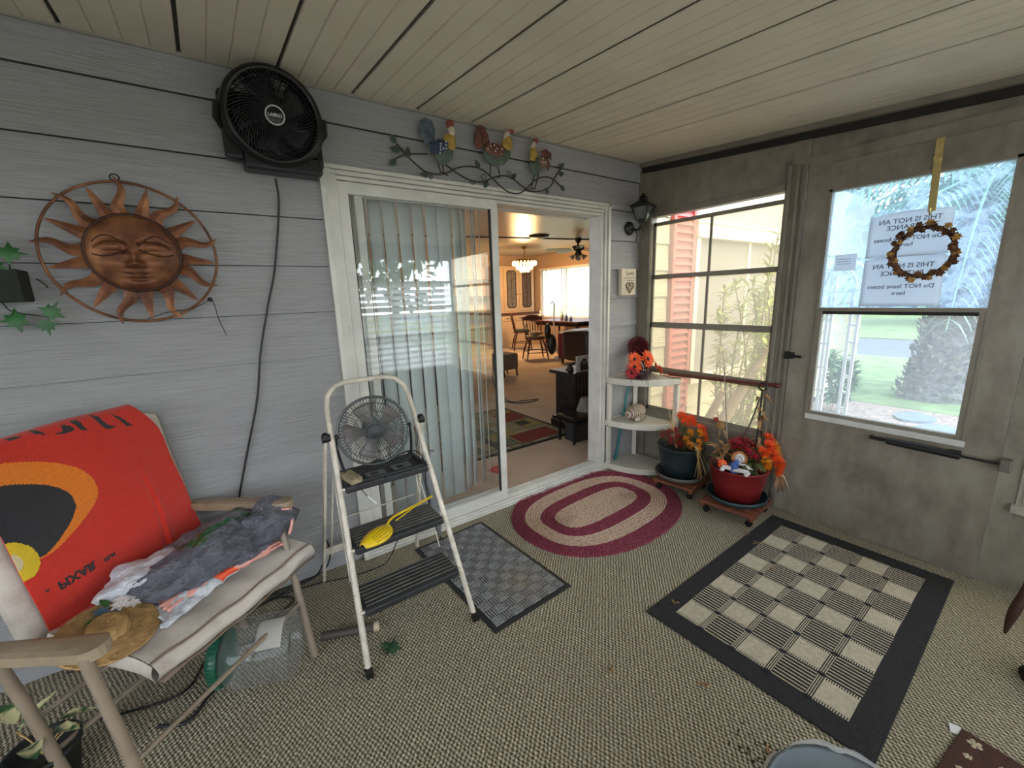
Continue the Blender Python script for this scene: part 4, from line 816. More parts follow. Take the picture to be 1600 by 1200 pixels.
mb = MB(); mb.tube([(-2.665, -.052, 1.375), (-2.72, -.05, 1.345), (-2.80, -.05, 1.335), (-2.86, -.048, 1.315)], .0015, 5); mb.tube(spline([(-2.655, -.05, 1.378), (-2.65, -.03, 1.35), (-2.645, -.028, 1.30), (-2.632, -.028, 1.25), (-2.63, -.03, 1.235)], 3), .0015, 5); mb.ell((-2.662, -.05, 1.378), .009, 8)
mb.build('dangling_wire', M_blk, sun_art)

# --- ivy in a dark wall pocket at the left edge
iv = thing('ivy_planter', 'artificial ivy trailing from a dark wall pocket at the far left', 'plant', (-3.24, -.06, 1.33)); M_ivy = mat('ivy_leaf_green', srgb(40, 92, 44), .45, var=.4, vs_=24)
mb = MB(); mb.box((-3.36, -.12, 1.385), (-3.135, -.02, 1.485), bev=.006); mb.build('wall_pocket', mat('dark_green_pocket', srgb(28, 34, 26), .8, var=.3, bmp=.4), iv)
def ivyleaf(mb, c, d, s, up=(0, -1, .2)):
    c = Vector(c); d = Vector(d).normalized(); u = Vector(up).normalized(); x = d.cross(u).normalized(); u = x.cross(d)
    pr = [(0, -.2), (.35, -.35), (.3, -.05), (.75, .1), (.38, .3), (.35, .6), (.12, .5), (0, 1.05), (-.12, .5), (-.35, .6), (-.38, .3), (-.75, .1), (-.3, -.05), (-.35, -.35)]
    vs_ = [c + (x * a + d * b) * s + u * (-.2 * s * abs(a)) for a, b in pr] + [c + d * .2 * s + u * .04 * s]
    mb.add(vs_, [(i, (i + 1) % 14, 14) for i in range(14)], 0, True)
    mb.add([v + Vector((0, .0012, 0)) for v in vs_], [((i + 1) % 14, i, 14) for i in range(14)], 0, True)
ivs = [(-3.155, -.10, 1.535, (1, 0, -.1), .05), (-3.215, -.10, 1.555, (.6, 0, .5), .06), (-3.255, -.11, 1.53, (-1, 0, .1), .06), (-3.27, -.10, 1.60, (-.3, 0, 1), .045), (-3.10, -.07, 1.345, (.5, 0, .8), .048), (-3.115, -.07, 1.315, (.1, 0, -1), .042), (-3.17, -.07, 1.33, (-1, 0, -.1), .055), (-3.21, -.11, 1.45, (.3, 0, -1), .06), (-3.29, -.11, 1.47, (-.5, 0, -1), .06), (-3.24, -.12, 1.42, (0, 0, -1), .055), (-3.30, -.1, 1.36, (-.3, 0, -1), .055), (-3.19, -.12, 1.50, (.8, 0, -.4), .045), (-3.26, -.12, 1.50, (.2, 0, 1), .05)]
for x, y, z, d, s_ in ivs: mb = MB(); ivyleaf(mb, (x, y, z), d, s_); mb.build('leaf', M_ivy, iv)
mb = MB(); mb.tube(spline([(-3.25, -.08, 1.5), (-3.2, -.08, 1.56), (-3.16, -.08, 1.52), (-3.16, -.08, 1.47)], 4), .0022, 5); mb.tube(spline([(-3.2, -.06, 1.39), (-3.19, -.05, 1.36), (-3.15, -.05, 1.345), (-3.1, -.055, 1.335)], 4), .002, 5); mb.build('stem', M_blk, iv)
mb = MB(); mb.tube([(-3.118, -.03, 1.46), (-3.10, -.03, 1.44), (-3.098, -.03, 1.43)], .002, 5); tag(mb.build('wall_hook', M_blk), 'small black hook on the siding between ivy and sun', 'hook')

# --- rooster wall art
ROOST={'r1': {'tail': [(-1.714, 2.192), (-1.686, 2.211), (-1.653, 2.201), (-1.639, 2.163), (-1.646, 2.122), (-1.675, 2.1), (-1.69, 2.08), (-1.711, 2.111), (-1.726, 2.131), (-1.729, 2.153)], 'body': [(-1.647, 2.11), (-1.604, 2.129), (-1.577, 2.098), (-1.546, 2.086), (-1.552, 2.049), (-1.583, 2.02), (-1.62, 2.009), (-1.646, 2.029), (-1.658, 2.057)], 'wing': [(-1.686, 2.087), (-1.632, 2.119), (-1.583, 2.115), (-1.586, 2.079), (-1.631, 2.049), (-1.683, 2.047)], 'neck': [(-1.604, 2.129), (-1.588, 2.152), (-1.558, 2.163), (-1.537, 2.158), (-1.533, 2.105), (-1.549, 2.085), (-1.575, 2.084), (-1.584, 2.109)], 'head': [(-1.579, 2.174), (-1.564, 2.189), (-1.542, 2.192), (-1.535, 2.164), (-1.549, 2.144), (-1.57, 2.155)], 'comb': [(-1.587, 2.204), (-1.572, 2.219), (-1.544, 2.218), (-1.542, 2.195), (-1.564, 2.189), (-1.579, 2.177)], 'leg1': [(-1.633, 2.013), (-1.622, 1.976), (-1.594, 1.974)], 'leg2': [(-1.608, 2.017), (-1.605, 1.97), (-1.583, 1.966)], 'dots': [(-1.627, 2.096), (-1.629, 2.084), (-1.63, 2.07), (-1.634, 2.054), (-1.614, 2.078), (-1.598, 2.095), (-1.598, 2.08), (-1.598, 2.11)]}, 'r2': {'tail': [(-1.406, 2.211), (-1.382, 2.234), (-1.35, 2.227), (-1.328, 2.191), (-1.322, 2.158), (-1.364, 2.126), (-1.408, 2.113), (-1.417, 2.161)], 'body': [(-1.372, 2.131), (-1.322, 2.152), (-1.248, 2.151), (-1.188, 2.134), (-1.194, 2.101), (-1.235, 2.063), (-1.286, 2.046), (-1.335, 2.055), (-1.366, 2.088)], 'wing': [(-1.364, 2.132), (-1.314, 2.156), (-1.248, 2.151), (-1.228, 2.122), (-1.267, 2.09), (-1.333, 2.093), (-1.369, 2.11)], 'neck': [(-1.246, 2.183), (-1.224, 2.212), (-1.198, 2.213), (-1.178, 2.182), (-1.179, 2.149), (-1.21, 2.134), (-1.248, 2.151)], 'head': [(-1.236, 2.216), (-1.21, 2.234), (-1.194, 2.214), (-1.225, 2.196), (-1.242, 2.184)], 'comb': [(-1.218, 2.245), (-1.201, 2.258), (-1.166, 2.251), (-1.172, 2.228), (-1.198, 2.226)], 'leg1': [(-1.319, 2.051), (-1.326, 2.002), (-1.322, 1.993)], 'leg2': [(-1.274, 2.048), (-1.259, 2.004), (-1.276, 1.989)], 'dots': [(-1.352, 2.119), (-1.335, 2.134), (-1.304, 2.114), (-1.295, 2.128), (-1.267, 2.106), (-1.261, 2.13), (-1.311, 2.141)]}, 'r3': {'tail': [(-0.963, 2.148), (-0.967, 2.172), (-0.928, 2.188), (-0.889, 2.173), (-0.89, 2.138), (-0.919, 2.162), (-0.949, 2.154), (-0.92, 2.134), (-0.9, 2.109), (-0.911, 2.072), (-0.945, 2.103), (-0.983, 2.125)], 'body': [(-1.06, 2.094), (-0.997, 2.137), (-0.949, 2.116), (-0.97, 2.065), (-1.009, 2.032), (-1.047, 2.048)], 'wing': [(-0.997, 2.137), (-0.949, 2.13), (-0.93, 2.105), (-0.96, 2.076), (-0.989, 2.09)], 'neck': [(-1.043, 2.19), (-1.019, 2.194), (-1.002, 2.143), (-1.026, 2.108), (-1.059, 2.111), (-1.058, 2.148)], 'head': [(-1.047, 2.193), (-1.023, 2.212), (-1.019, 2.187), (-1.039, 2.168), (-1.057, 2.175)], 'comb': [(-1.037, 2.218), (-1.004, 2.234), (-1.0, 2.211), (-1.019, 2.194), (-1.028, 2.209)], 'leg1': [(-1.017, 2.041), (-1.04, 1.966), (-1.054, 1.956)], 'leg2': [(-0.985, 2.049), (-1.016, 1.965), (-1.035, 1.963)], 'dots': [(-0.973, 2.126), (-0.977, 2.105), (-0.959, 2.108)]}}
VINES=[[(-1.84, 2.073), (-1.793, 2.03), (-1.75, 1.997), (-1.699, 1.969), (-1.637, 1.965), (-1.586, 1.978), (-1.51, 2.015), (-1.433, 2.029), (-1.37, 2.022), (-1.314, 1.994), (-1.257, 1.955), (-1.197, 1.928), (-1.125, 1.929), (-1.068, 1.963), (-1.01, 2.011), (-0.941, 2.04), (-0.871, 2.038), (-0.82, 2.012), (-0.799, 2.0)], [(-1.852, 2.005), (-1.812, 2.028), (-1.773, 2.039), (-1.686, 2.052)], [(-1.591, 2.016), (-1.541, 1.99), (-1.468, 1.962), (-1.405, 1.957), (-1.348, 1.97), (-1.28, 1.998), (-1.22, 2.009), (-1.167, 1.999), (-1.114, 1.971), (-1.059, 1.95), (-0.982, 1.954), (-0.913, 1.98), (-0.882, 2.005), (-0.861, 2.043), (-0.808, 2.1)], [(-1.674, 1.937), (-1.684, 1.945), (-1.678, 1.955), (-1.664, 1.956), (-1.667, 1.944), (-1.675, 1.943)], [(-1.453, 1.955), (-1.434, 1.941), (-1.42, 1.952), (-1.433, 1.957)], [(-1.347, 1.983), (-1.359, 2.001), (-1.378, 1.989), (-1.368, 1.974), (-1.354, 1.979)], [(-1.18, 2.021), (-1.192, 2.039), (-1.209, 2.027), (-1.2, 2.015), (-1.186, 2.02)]]
VLEAF=[[(-1.84, 2.073), (-1.87, 2.111)], [(-1.82, 2.043), (-1.876, 2.051)], [(-1.846, 2.003), (-1.886, 1.972)], [(-1.791, 2.017), (-1.783, 2.071)], [(-1.686, 1.959), (-1.731, 1.951)], [(-1.386, 2.023), (-1.411, 2.066)], [(-1.336, 1.972), (-1.363, 1.93)], [(-1.181, 1.997), (-1.144, 2.032)], [(-0.913, 1.976), (-0.923, 1.947)], [(-0.819, 2.092), (-0.777, 2.14)], [(-0.824, 2.066), (-0.779, 2.082)], [(-0.809, 2.006), (-0.773, 1.981)]]
M_ro = {k: mat('rooster_' + k, c, .5, .1, var=.22, vs_=30) for k, c in dict(green=srgb(84, 98, 84), slate=srgb(86, 100, 108), blue=srgb(52, 64, 88), yellow=srgb(178, 146, 66), white=srgb(206, 190, 172), red=srgb(140, 66, 54), brown=srgb(112, 68, 56), vine=srgb(52, 40, 36), leaf=srgb(60, 76, 62), dot=srgb(220, 220, 214), tan=srgb(132, 100, 74)).items()}
ra = thing('rooster_wall_art', 'painted metal wall art of three roosters on a leafy vine above the sliding door', 'wall art', (-1.33, -.03, 1.93))
def wp(x, z, h=0): return Vector((x, -.030 - h, z))
def plate(name, poly, h, th, dome, m, par):
    mb = MB(); mb.prism(poly, th, basis((0, -.030 - h, 0), (1, 0, 0), (0, 0, 1)), dome=dome); return mb.build(name, m, par)
for v in VINES[:3]:
    mb = MB(); mb.tube(spline([wp(x, z, .006 + (.006 if v is VINES[2] else 0)) for x, z in v], 4), .0036, 6); mb.build('vine', M_ro['vine'], ra)
for v in VINES[3:]: mb = MB(); mb.tube(spline([wp(x, z, .008) for x, z in v], 3), .002, 5); mb.build('tendril', M_ro['vine'], ra)
for (x0, z0), (x1, z1) in VLEAF:
    mb = MB(); mb.leaf(wp(x0, z0, .01), (x1 - x0, 0, z1 - z0), math.hypot(x1 - x0, z1 - z0), .032, up=(0, -1, 0), fold=-.1, droop=.02); mb.leaf(wp(x0, z0, .0088), (x1 - x0, 0, z1 - z0), math.hypot(x1 - x0, z1 - z0), .032, up=(0, -1, 0), fold=-.1, droop=.02); mb.build('leaf', M_ro['leaf'], ra)
for key, cl in (('r1', ('slate', 'green', 'blue', 'yellow')), ('r2', ('brown', 'green', 'brown', 'yellow')), ('r3', ('brown', 'green', 'tan', 'yellow'))):
    r = ROOST[key]; bd = plate('rooster', r['body'], .018, .004, .016, M_ro[cl[1]], ra)
    bd['label'] = {'r1': 'left rooster with slate tail', 'r2': 'middle rooster with brown wing', 'r3': 'right rooster facing left'}[key]
    plate('tail', r['tail'], .016, .003, .010, M_ro[cl[0]], bd); plate('neck', r['neck'], .026, .003, .012, M_ro[cl[3]], bd); plate('wing', r['wing'], .034, .003, .008, M_ro[cl[2]], bd)
    plate('head', r['head'], .032, .003, .008, M_ro['white'], bd); plate('comb', r['comb'], .030, .003, .004, M_ro['red'], bd)
    for q in ('leg1', 'leg2'): mb = MB(); mb.tube([wp(x, z, .014) for x, z in r[q]], .0032, 6); mb.build('leg', M_ro['vine'], bd)
    mb = MB(); 
    for x, z in r['dots']: mb.ell(wp(x, z, .044), .0045, 8)
    mb.build('wing_dots', M_ro['dot'], bd)['kind'] = 'stuff'
    mb = MB()
    cx = sum(p[0] for p in r['tail']) / len(r['tail']); cz = sum(p[1] for p in r['tail']) / len(r['tail'])
    for p in r['tail'][::2]: mb.tube([wp(r['body'][0][0], r['body'][0][1], .028), wp(cx, cz, .031), wp(p[0], p[1], .020)], .0014, 4)
    mb.build('tail_feather_lines', M_ro['vine'], bd)

# --- lantern in the corner
ll = thing('wall_lantern', 'small black coach lantern on the siding beside the corner window', 'wall lamp', (-.12, -.02, 1.75))
def LP(x, y, z): return Vector((-.135 + x, -.135 + y, z))
mb = MB(); mb.lathe([(0, 0), (.048, 0), (.045, .012), (.02, .022), (0, .024)], 24, TR((-.135, -.018, 1.80)) @ rot_to((0, -1, 0))); mb.tube(spline([(-.135, -.03, 1.80), (-.135, -.08, 1.78), (-.128, -.12, 1.80), (-.125, -.125, 1.835)], 4), .008, 8)
mb.tube([(-.11, -.05, 1.80), (-.095, -.06, 1.76), (-.10, -.06, 1.71)], .004, 6); mb.build('bracket', M_blk, ll)
mb = MB(); M4 = TR(LP(0, 0, 0)) @ Matrix.Rotation(PI / 4 + .3, 4, 'Z') @ Matrix.Diagonal((1.22, 1.22, 1, 1))
mb.lathe([(0, 1.83), (.03, 1.83), (.036, 1.845), (.0, 1.845)], 4, M4, smooth=False); mb.lathe([(.078, 1.925), (.082, 1.932), (.03, 1.965), (.02, 1.985), (.028, 1.99), (.012, 2.0), (.012, 2.01), (0, 2.012)], 4, M4, smooth=False); mb.lathe([(0, 1.92), (.07, 1.92), (.076, 1.932), (0, 1.94)], 4, M4, smooth=False)
for k in range(4):
    a = PI / 4 + .3 + k * PI / 2; mb.tube([LP(.044 * math.cos(a), .044 * math.sin(a), 1.84), LP(.083 * math.cos(a), .083 * math.sin(a), 1.925)], .0045, 5)
mb.build('cage', M_blk, ll)
mb = MB(); mb.lathe([(.033, 1.845), (.064, 1.922)], 4, M4, smooth=False); mb.build('glass_panes', mat('lantern_glass', srgb(150, 158, 160), .12, trans=.6), ll)
# --- plaster plaque with a heart
pq = thing('heart_plaque', 'small cream plaster plaque with a heart, hung right of the sliding door', 'plaque', (-.168, -.03, 1.327)); M_pl = mat('cream_plaster', srgb(206, 194, 174), .8, var=.1, vs_=20, bmp=.4)
mb = MB(); mb.box((-.245, -.055, 1.33), (-.085, -.02, 1.52), bev=.006); mb.build('plaque_block', M_pl, pq); M_ink = mat('brown_wash', srgb(120, 98, 78), .8)
mb = MB(); hp = []
for i in range(28): t = 2 * PI * i / 28; hp.append((-.158 + .0026 * 16 * math.sin(t) ** 3 * .95, -.058, 1.39 + .0026 * (13 * math.cos(t) - 5 * math.cos(2 * t) - 2 * math.cos(3 * t) - math.cos(4 * t))))
mb.tube(hp, .0042, 6, closed=True); mb.tube([(-.158 + (x + .158) * .45, y, 1.39 + (z - 1.39) * .45) for x, y, z in hp], .0025, 5, closed=True); mb.build('heart', M_ink, pq)
mb = MB(); mb.text('Love', .042, basis((-.16, -.0555, 1.487), (1, 0, 0), (0, 0, 1)), shear=.3); mb.build('lettering', M_ink, pq)
mb = MB()
for j, (x0_, x1_) in enumerate(((-.225, -.10), (-.19, -.11))): mb.tube([(x0_ + (x1_ - x0_) * i / 24, -.056, 1.455 - .018 * j + .003 * math.sin(i * 1.9)) for i in range(25)], .0013, 4)
mb.build('script_lines', M_ink, pq)
# ================================================================ STEP LADDER AND WHAT STANDS ON IT
M_lad = mat('worn_cream_tube', srgb(206, 196, 180), .4, var=.2, vs_=22); M_rub = mat('black_rubber_tread', srgb(38, 38, 40), .6, var=.35, vs_=12); M_trd = mat('dusty_grey_tread', srgb(104, 102, 98), .8, var=.3, vs_=18)
sl = thing('step_ladder', 'white tubular folding step ladder with three black treads', 'step ladder', (-2.17, -.40, F))
def rail(s, z):       # s = -1 left, +1 right rail, height z
    t = (z - F) / (.93 - F); xl = -2.392 + t * .052; xr = -1.948 - t * .042; y = -.745 + t * .435
    return Vector((xl if s < 0 else xr, y, z))
mb = MB(); top = [rail(-1, F + .02), rail(-1, .5), rail(-1, .93), rail(-1, .93) + Vector((.012, .022, .045)), rail(-1, .93) + Vector((.045, .035, .078)), rail(-1, .93) + Vector((.09, .042, .09)), rail(1, .93) + Vector((-.09, .042, .09)), rail(1, .93) + Vector((-.045, .035, .078)), rail(1, .93) + Vector((-.012, .022, .045)), rail(1, .93), rail(1, .5), rail(1, F + .02)]
mb.tube(top, .0115, 10); mb.build('front_frame', M_lad, sl)
for s in (-1, 1):
    mb = MB(); hub = rail(s, .80) + Vector((s * .022, .01, .02)); ft = Vector((-2.41 if s < 0 else -1.932, -.085, F)); mb.beam(hub, ft, .011, .024, up=(0, 1, 0)); mb.build('rear_leg', M_lad, sl)
    mb = MB(); mb.cyl(hub - Vector((s * .018, 0, 0)), hub + Vector((s * .012, 0, 0)), .017, n=14); mb.ell(hub + Vector((0, 0, .008)), (.014, .018, .018), 10); mb.build('hinge_cap', M_blk, sl)
    mb = MB(); q = rail(s, F); mb.box(q - Vector((.013, .016, 0)), q + Vector((.013, .014, .03)), bev=.003); mb.build('foot', M_blk, sl)
    mb = MB(); a = rail(s, .63) + Vector((-s * .012, .17, 0)); mb.beam(a, Vector((ft.x - s * .02, -.27, .26)), .004, .012, up=(0, 1, 0)); mb.beam(rail(s, .24) + Vector((-s * .012, .16, 0)), a, .003, .010, up=(0, 1, 0)); mb.build('folding_stay', M_lad, sl)
mb = MB(); mb.beam((-2.398, -.13, .20), (-1.94, -.11, .20), .006, .034); mb.beam((-2.392, -.165, .36), (-1.945, -.145, .36), .004, .005); mb.build('rear_crossbar', M_lad, sl)
for z, dep, nm in ((.645, .20, 'tray'), (.435, .17, 'tread'), (.235, .17, 'tread')):
    a = rail(-1, z); b = rail(1, z); y0 = a.y - .035; x0_ = a.x + .016; x1_ = b.x - .016
    mb = MB(); mb.box((x0_, y0, z - .03), (x1_, y0 + dep, z), 0, bev=.008)
    if nm == 'tread':
        for i in range(14): yy = y0 + .012 + i * (dep - .024) / 13; mb.box((x0_ + .01, yy - .0032, z), (x1_ - .01, yy + .0032, z + .004), 1 if i % 2 else 0)
        if z > .4: mb.box((x0_ + .012, y0 + .03, z - .001), (x1_ - .012, y0 + dep - .008, z + .0032), 1)
    else:
        mb.box((x0_ + .01, y0 + .008, z), (x1_ - .01, y0 + .016, z + .010)); mb.box((x0_ + .004, y0 + .008, z), (x0_ + .016, y0 + dep, z + .012)); mb.box((x1_ - .016, y0 + .008, z), (x1_ - .004, y0 + dep, z + .012))
        for q in range(5): mb.cyl((x0_ + .05 + q * .055, y0 - .002, z - .006), (x0_ + .05 + q * .055, y0 + .012, z - .006), .008, n=8)
    p = mb.build(nm, [M_rub, M_trd], sl)
    mb = MB()
    for s, q in ((-1, a), (1, b)): mb.cyl(q + Vector((-s * -.0, -.016, -.014)), q + Vector((-s * .022, -.016, -.014)), .006, n=8)
    mb.build('fixing_pins', M_lad, p)
    if nm == 'tray':
        mb = MB(); mb.box((-2.245, y0 + .035, z + .0), (-2.165, y0 + .085, z + .004), 0); mb.box((-2.13, y0 + .045, z), (-2.05, y0 + .095, z + .004), 0)
        for dx in (0, .09): mb.box((-2.225 + dx * 1.25, y0 + .045, z + .004), (-2.195 + dx * 1.25, y0 + .07, z + .0055), 1)
        mb.build('moulded_panels', [mat('grey_tray_panel', srgb(104, 106, 108), .5), M_rub], p)
# small desk fan on the tray
TZ = .645; dfc = Vector((-2.185, -.395, TZ + .178)); dn = Vector((-.18, -1, .12)).normalized(); DM = TR(dfc) @ rot_to(dn); M_dg = mat('dark_grey_plastic', srgb(48, 48, 50), .4, var=.2)
df = thing('desk_fan', 'small round dark wire caged fan standing on the ladder top tray', 'fan', (-2.185, -.37, TZ + .004))
mb = MB(DM); RR = .142
mb.tube([(RR * math.cos(2 * PI * k / 48), RR * math.sin(2 * PI * k / 48), 0) for k in range(48)], .0055, 8, closed=True)
for r, z in ((.118, .024), (.085, .030)): mb.tube([(r * math.cos(2 * PI * k / 40), r * math.sin(2 * PI * k / 40), z) for k in range(40)], .0015, 4, closed=True)
for k in range(88):
    a = 2 * PI * k / 88; mb.tube([(r * math.cos(a), r * math.sin(a), z) for r, z in ((.030, .034), (.085, .031), (.118, .025), (.138, .012), (RR, 0))], .0010, 4)
mb.build('front_cage', mat('grey_cage_wire', srgb(92, 96, 96), .25, .5), df)
mb = MB(DM)
for k in range(60): a = 2 * PI * k / 60; mb.tube([(r * math.cos(a), r * math.sin(a), z) for r, z in ((RR, 0), (.136, -.02), (.10, -.042), (.04, -.05))], .0010, 4)
mb.lathe([(0, -.085), (.03, -.085), (.042, -.07), (.044, -.045), (0, -.045)], 20); mb.build('rear_cage', M_blk, df)
mb = MB(DM)
for k in range(5):
    a0 = 2 * PI * k / 5 + .3
    def bl(u, v, a0=a0): r = .022 + .098 * u; t = a0 + v * (.62 + .12 * u); return Vector((r * math.cos(t), r * math.sin(t), -.018 + .026 * v - .006 * u))
    mb.grid(bl, 6, 5, th=.0015)
mb.build('blades', mat('smoke_blade', srgb(138, 128, 126), .3, var=.1), df)
mb = MB(DM); mb.lathe([(0, .040), (.024, .040), (.031, .036), (.034, .028), (0, .028)], 28); mb.lathe([(.026, .0405), (.027, .042), (.031, .040)], 28); mb.ell((0, 0, .041), (.016, .009, .002), 16); mb.build('hub', M_dg, df)
mb = MB(); fx = Vector((1, 0, 0)) - dn * dn.x; fx.normalize()
zb = TZ + .018; e1 = dfc - fx * .146; e2 = dfc + fx * .146
mb.tube(spline([e1 + Vector((0, 0, .0)), e1 + Vector((-.003, 0, -.05)), Vector((e1.x + .01, -.44, zb)), Vector((e1.x + .05, -.45, zb)), Vector((-2.18, -.33, zb)), Vector((e2.x - .04, -.40, zb)), Vector((e2.x + .005, -.39, zb + .01)), e2 + Vector((.004, 0, -.05)), e2], 5), .0055, 8)
for e in (e1, e2): mb.ell(e, (.009, .012, .012), 8)
mb.build('stand', M_blk, df)
mb = MB(); mb.tube(spline([(-2.09, -.36, TZ + .03), (-2.03, -.36, TZ + .04), (-1.985, -.37, TZ + .02), (-1.955, -.35, TZ - .05), (-1.95, -.33, .5), (-1.955, -.36, .40), (-2.02, -.30, .33), (-2.08, -.24, .20), (-2.12, -.17, .06), (-2.2, -.15, .032), (-2.32, -.13, .031), (-2.45, -.09, .032), (-2.6, -.07, .032)], 5), .003, 5); tag(mb.build('fan_cord', M_blk), 'thin black cord running from the small fan down the ladder to the carpet', 'cord')
# sponge, thin white tie, yellow scoop, folded umbrella
mb = MB(); mb.box((-2.335, -.500, TZ + .013), (-2.285, -.405, TZ + .038), bev=.006, rot=Matrix.Rotation(.25, 3, 'Z') @ Matrix.Rotation(.1, 3, 'X')); tag(mb.build('scrub_brush', mat('tan_bristle_sponge', srgb(150, 136, 108), .95, var=.4, vs_=60, bmp=.9, bs=120)), 'tan worn sponge lying on the left end of the ladder tray', 'sponge')
mb = MB(); mb.tube([(-2.28, -.47, TZ - .03), (-2.262, -.485, TZ - .06)], .002, 5, m=1); mb.tube([(-2.262, -.485, TZ - .06), (-2.235, -.50, TZ - .095)], .0035, 5); tag(mb.build('cable_tag', [mat('white_tag', srgb(225, 225, 222), .6), M_blk]), 'white tag on a black string hanging under the ladder tray', 'tag')
yz = .435 + .006; ys = thing('plastic_scoop', 'yellow perforated plastic scoop lying on the middle ladder tread', 'scoop', (-2.26, -.55, yz)); M_yel = mat('yellow_plastic', srgb(222, 186, 20), .35, var=.05)
sx0, sy0 = -2.27, -.565
def sc_(u, v):
    l = u; w_ = .052 * math.sin(PI * min(1, (l * .92 + .08)) ** .8) ** .6 if l < 1 else .012
    w_ = .052 * (math.sin(PI * (.06 + .86 * l))) ** .7; t = (v - .5) * 2
    d = Vector((.86, .5, 0)); n_ = Vector((-.5, .86, 0)); return Vector((sx0, sy0, yz + .001)) + d * (l * .15 - .07) + n_ * t * w_ + Vector((0, 0, .034 * (1 - t * t) * math.sin(PI * (.1 + .75 * l)) ** .8))
mb = MB(); mb.grid(sc_, 14, 12, th=.002); bw = mb.build('bowl', M_yel, ys)
mb = MB()
for i in range(4, 13):
    for j in range(1, 5):
        p = Vector(sc_(i / 15, j / 12)); mb.ell(p + Vector((0, 0, .0008)), (.0028, .0028, .0012), 6)
mb.build('holes', mat('hole_shadow_brown', srgb(96, 76, 20), .8), bw)['kind'] = 'stuff'
mb = MB(); h0 = Vector(sc_(.96, .5)); d_ = Vector((.82, .52, 0)); mb.tube(spline([h0 - d_ * .01, h0 + d_ * .04 + Vector((0, 0, .012)), Vector((-2.06, -.47, yz + .032)), Vector((-1.975, -.455, yz + .042))], 4), .0052, 8, sx=1.0); mb.tube([Vector((-2.17, -.52, yz + .02)), Vector((-2.02, -.465, yz + .042))], .0025, 6); mb.build('handle', M_yel, ys)
um = thing('folded_umbrella', 'grey folded umbrella leaning against the glass door behind the ladder', 'umbrella', (-1.82, -.11, F)); M_um = mat('grey_umbrella_cloth', srgb(120, 120, 124), .6, var=.12)
A_ = Vector((-1.80, -.115, F)); B_ = Vector((-1.874, -.075, .735)); D_ = (B_ - A_)
mb = MB(); mb.tube([A_ + D_ * s for s in (.04, .1, .3, .55, .75, .86, .92, .95)], [.008, .030, .046, .044, .036, .026, .018, .010], 10, sx=.6); mb.build('canopy', M_um, um)
mb = MB(); mb.tube([A_, A_ + D_ * .96], .004, 6); mb.build('shaft', M_dg, um); mb = MB(); mb.tube(spline([A_ + D_ * .94, A_ + D_ * 1.0, A_ + D_ * 1.03 + Vector((.012, 0, .0)), A_ + D_ * 1.0 + Vector((.028, 0, 0)), A_ + D_ * .98 + Vector((.03, 0, 0))], 4), .007, 8); mb.build('crook_handle', M_blk, um)
mb = MB(); mb.beam(A_ + D_ * .74 + Vector((.02, 0, 0)), A_ + D_ * .735 + Vector((.06, -.01, 0)), .003, .012); mb.tube([A_ + D_ * .74 + Vector((.022 * math.cos(t), .016 * math.sin(t), 0)) for t in [k * PI / 6 for k in range(12)]], .004, 6, closed=True); mb.build('strap', M_um, um)
# ================================================================ MATS AND RUGS
M_tex = lambda n, c, v=.25: mat(n, c, .95, var=v, vs_=70, bmp=.5, bs=160)
# --- grey ribbed rubber-edged doormat
gm = thing('ribbed_doormat', 'grey ribbed doormat with black rubber edge beside the ladder', 'doormat', (-1.72, -.47, F))
LX, LY = .437, .75; QM = basis((-1.925, -.865, F), (1, .045, 0), (-.045, 1, 0))
mb = MB(QM); mb.box((0, 0, 0), (LX, LY, .004), bev=.0015); mb.build('rubber_edge', mat('black_rubber_mat', srgb(40, 40, 41), .6, var=.2, vs_=40), gm)
mb = MB(QM); b = .022; mb.box((b, b, .002), (LX - b, LY - b, .0055), 0); cs = .049; nx = 8; ny = 14; cw = (LX - 2 * b) / nx; chh = (LY - 2 * b) / ny
for i in range(nx):
    for j in range(ny):
        x0_, y0_ = b + i * cw, b + j * chh; hor = (i + j) % 2 == 0
        for k in range(4):
            if hor: yy = y0_ + chh * (k + .5) / 4; mb.box((x0_ + .001, yy - .0040, .0055), (x0_ + cw - .001, yy + .0040, .0095), 1)
            else: xx = x0_ + cw * (k + .5) / 4; mb.box((xx - .0030, y0_ + .003, .0055), (xx + .0030, y0_ + chh - .003, .0095), 1)
mt_g, t_, b_, o_ = nodes_of('grey_mat_pile'); n_ = noise_out(t_, coords(t_), 90, 3); big_ = t_.nodes.new('ShaderNodeTexNoise'); big_.inputs['Scale'].default_value = 5; t_.links.new(coords(t_), big_.inputs['Vector'])
c_ = ramp(t_, n_, [(.3, srgb(116, 115, 116)), (.7, srgb(164, 163, 163))]); sp_ = t_.nodes.new('ShaderNodeVectorMath'); sp_.operation = 'DISTANCE'; tc_ = t_.nodes.new('ShaderNodeTexCoord'); t_.links.new(tc_.outputs['Object'], sp_.inputs[0]); sp_.inputs[1].default_value = (.05, -.22, 0)
c_ = mixc(t_, mth(t_, 'MULTIPLY', mth(t_, 'SUBTRACT', .16, sp_.outputs['Value'], clamp=True), mth(t_, 'MULTIPLY', big_.outputs[0], 7), clamp=True), c_, srgb(160, 140, 116)); t_.links.new(c_, b_.inputs['Base Color']); b_.inputs['Roughness'].default_value = .95
mb.build('ribbed_field', [mat('dark_mat_grooves', srgb(30, 30, 31), .95), mt_g], gm)
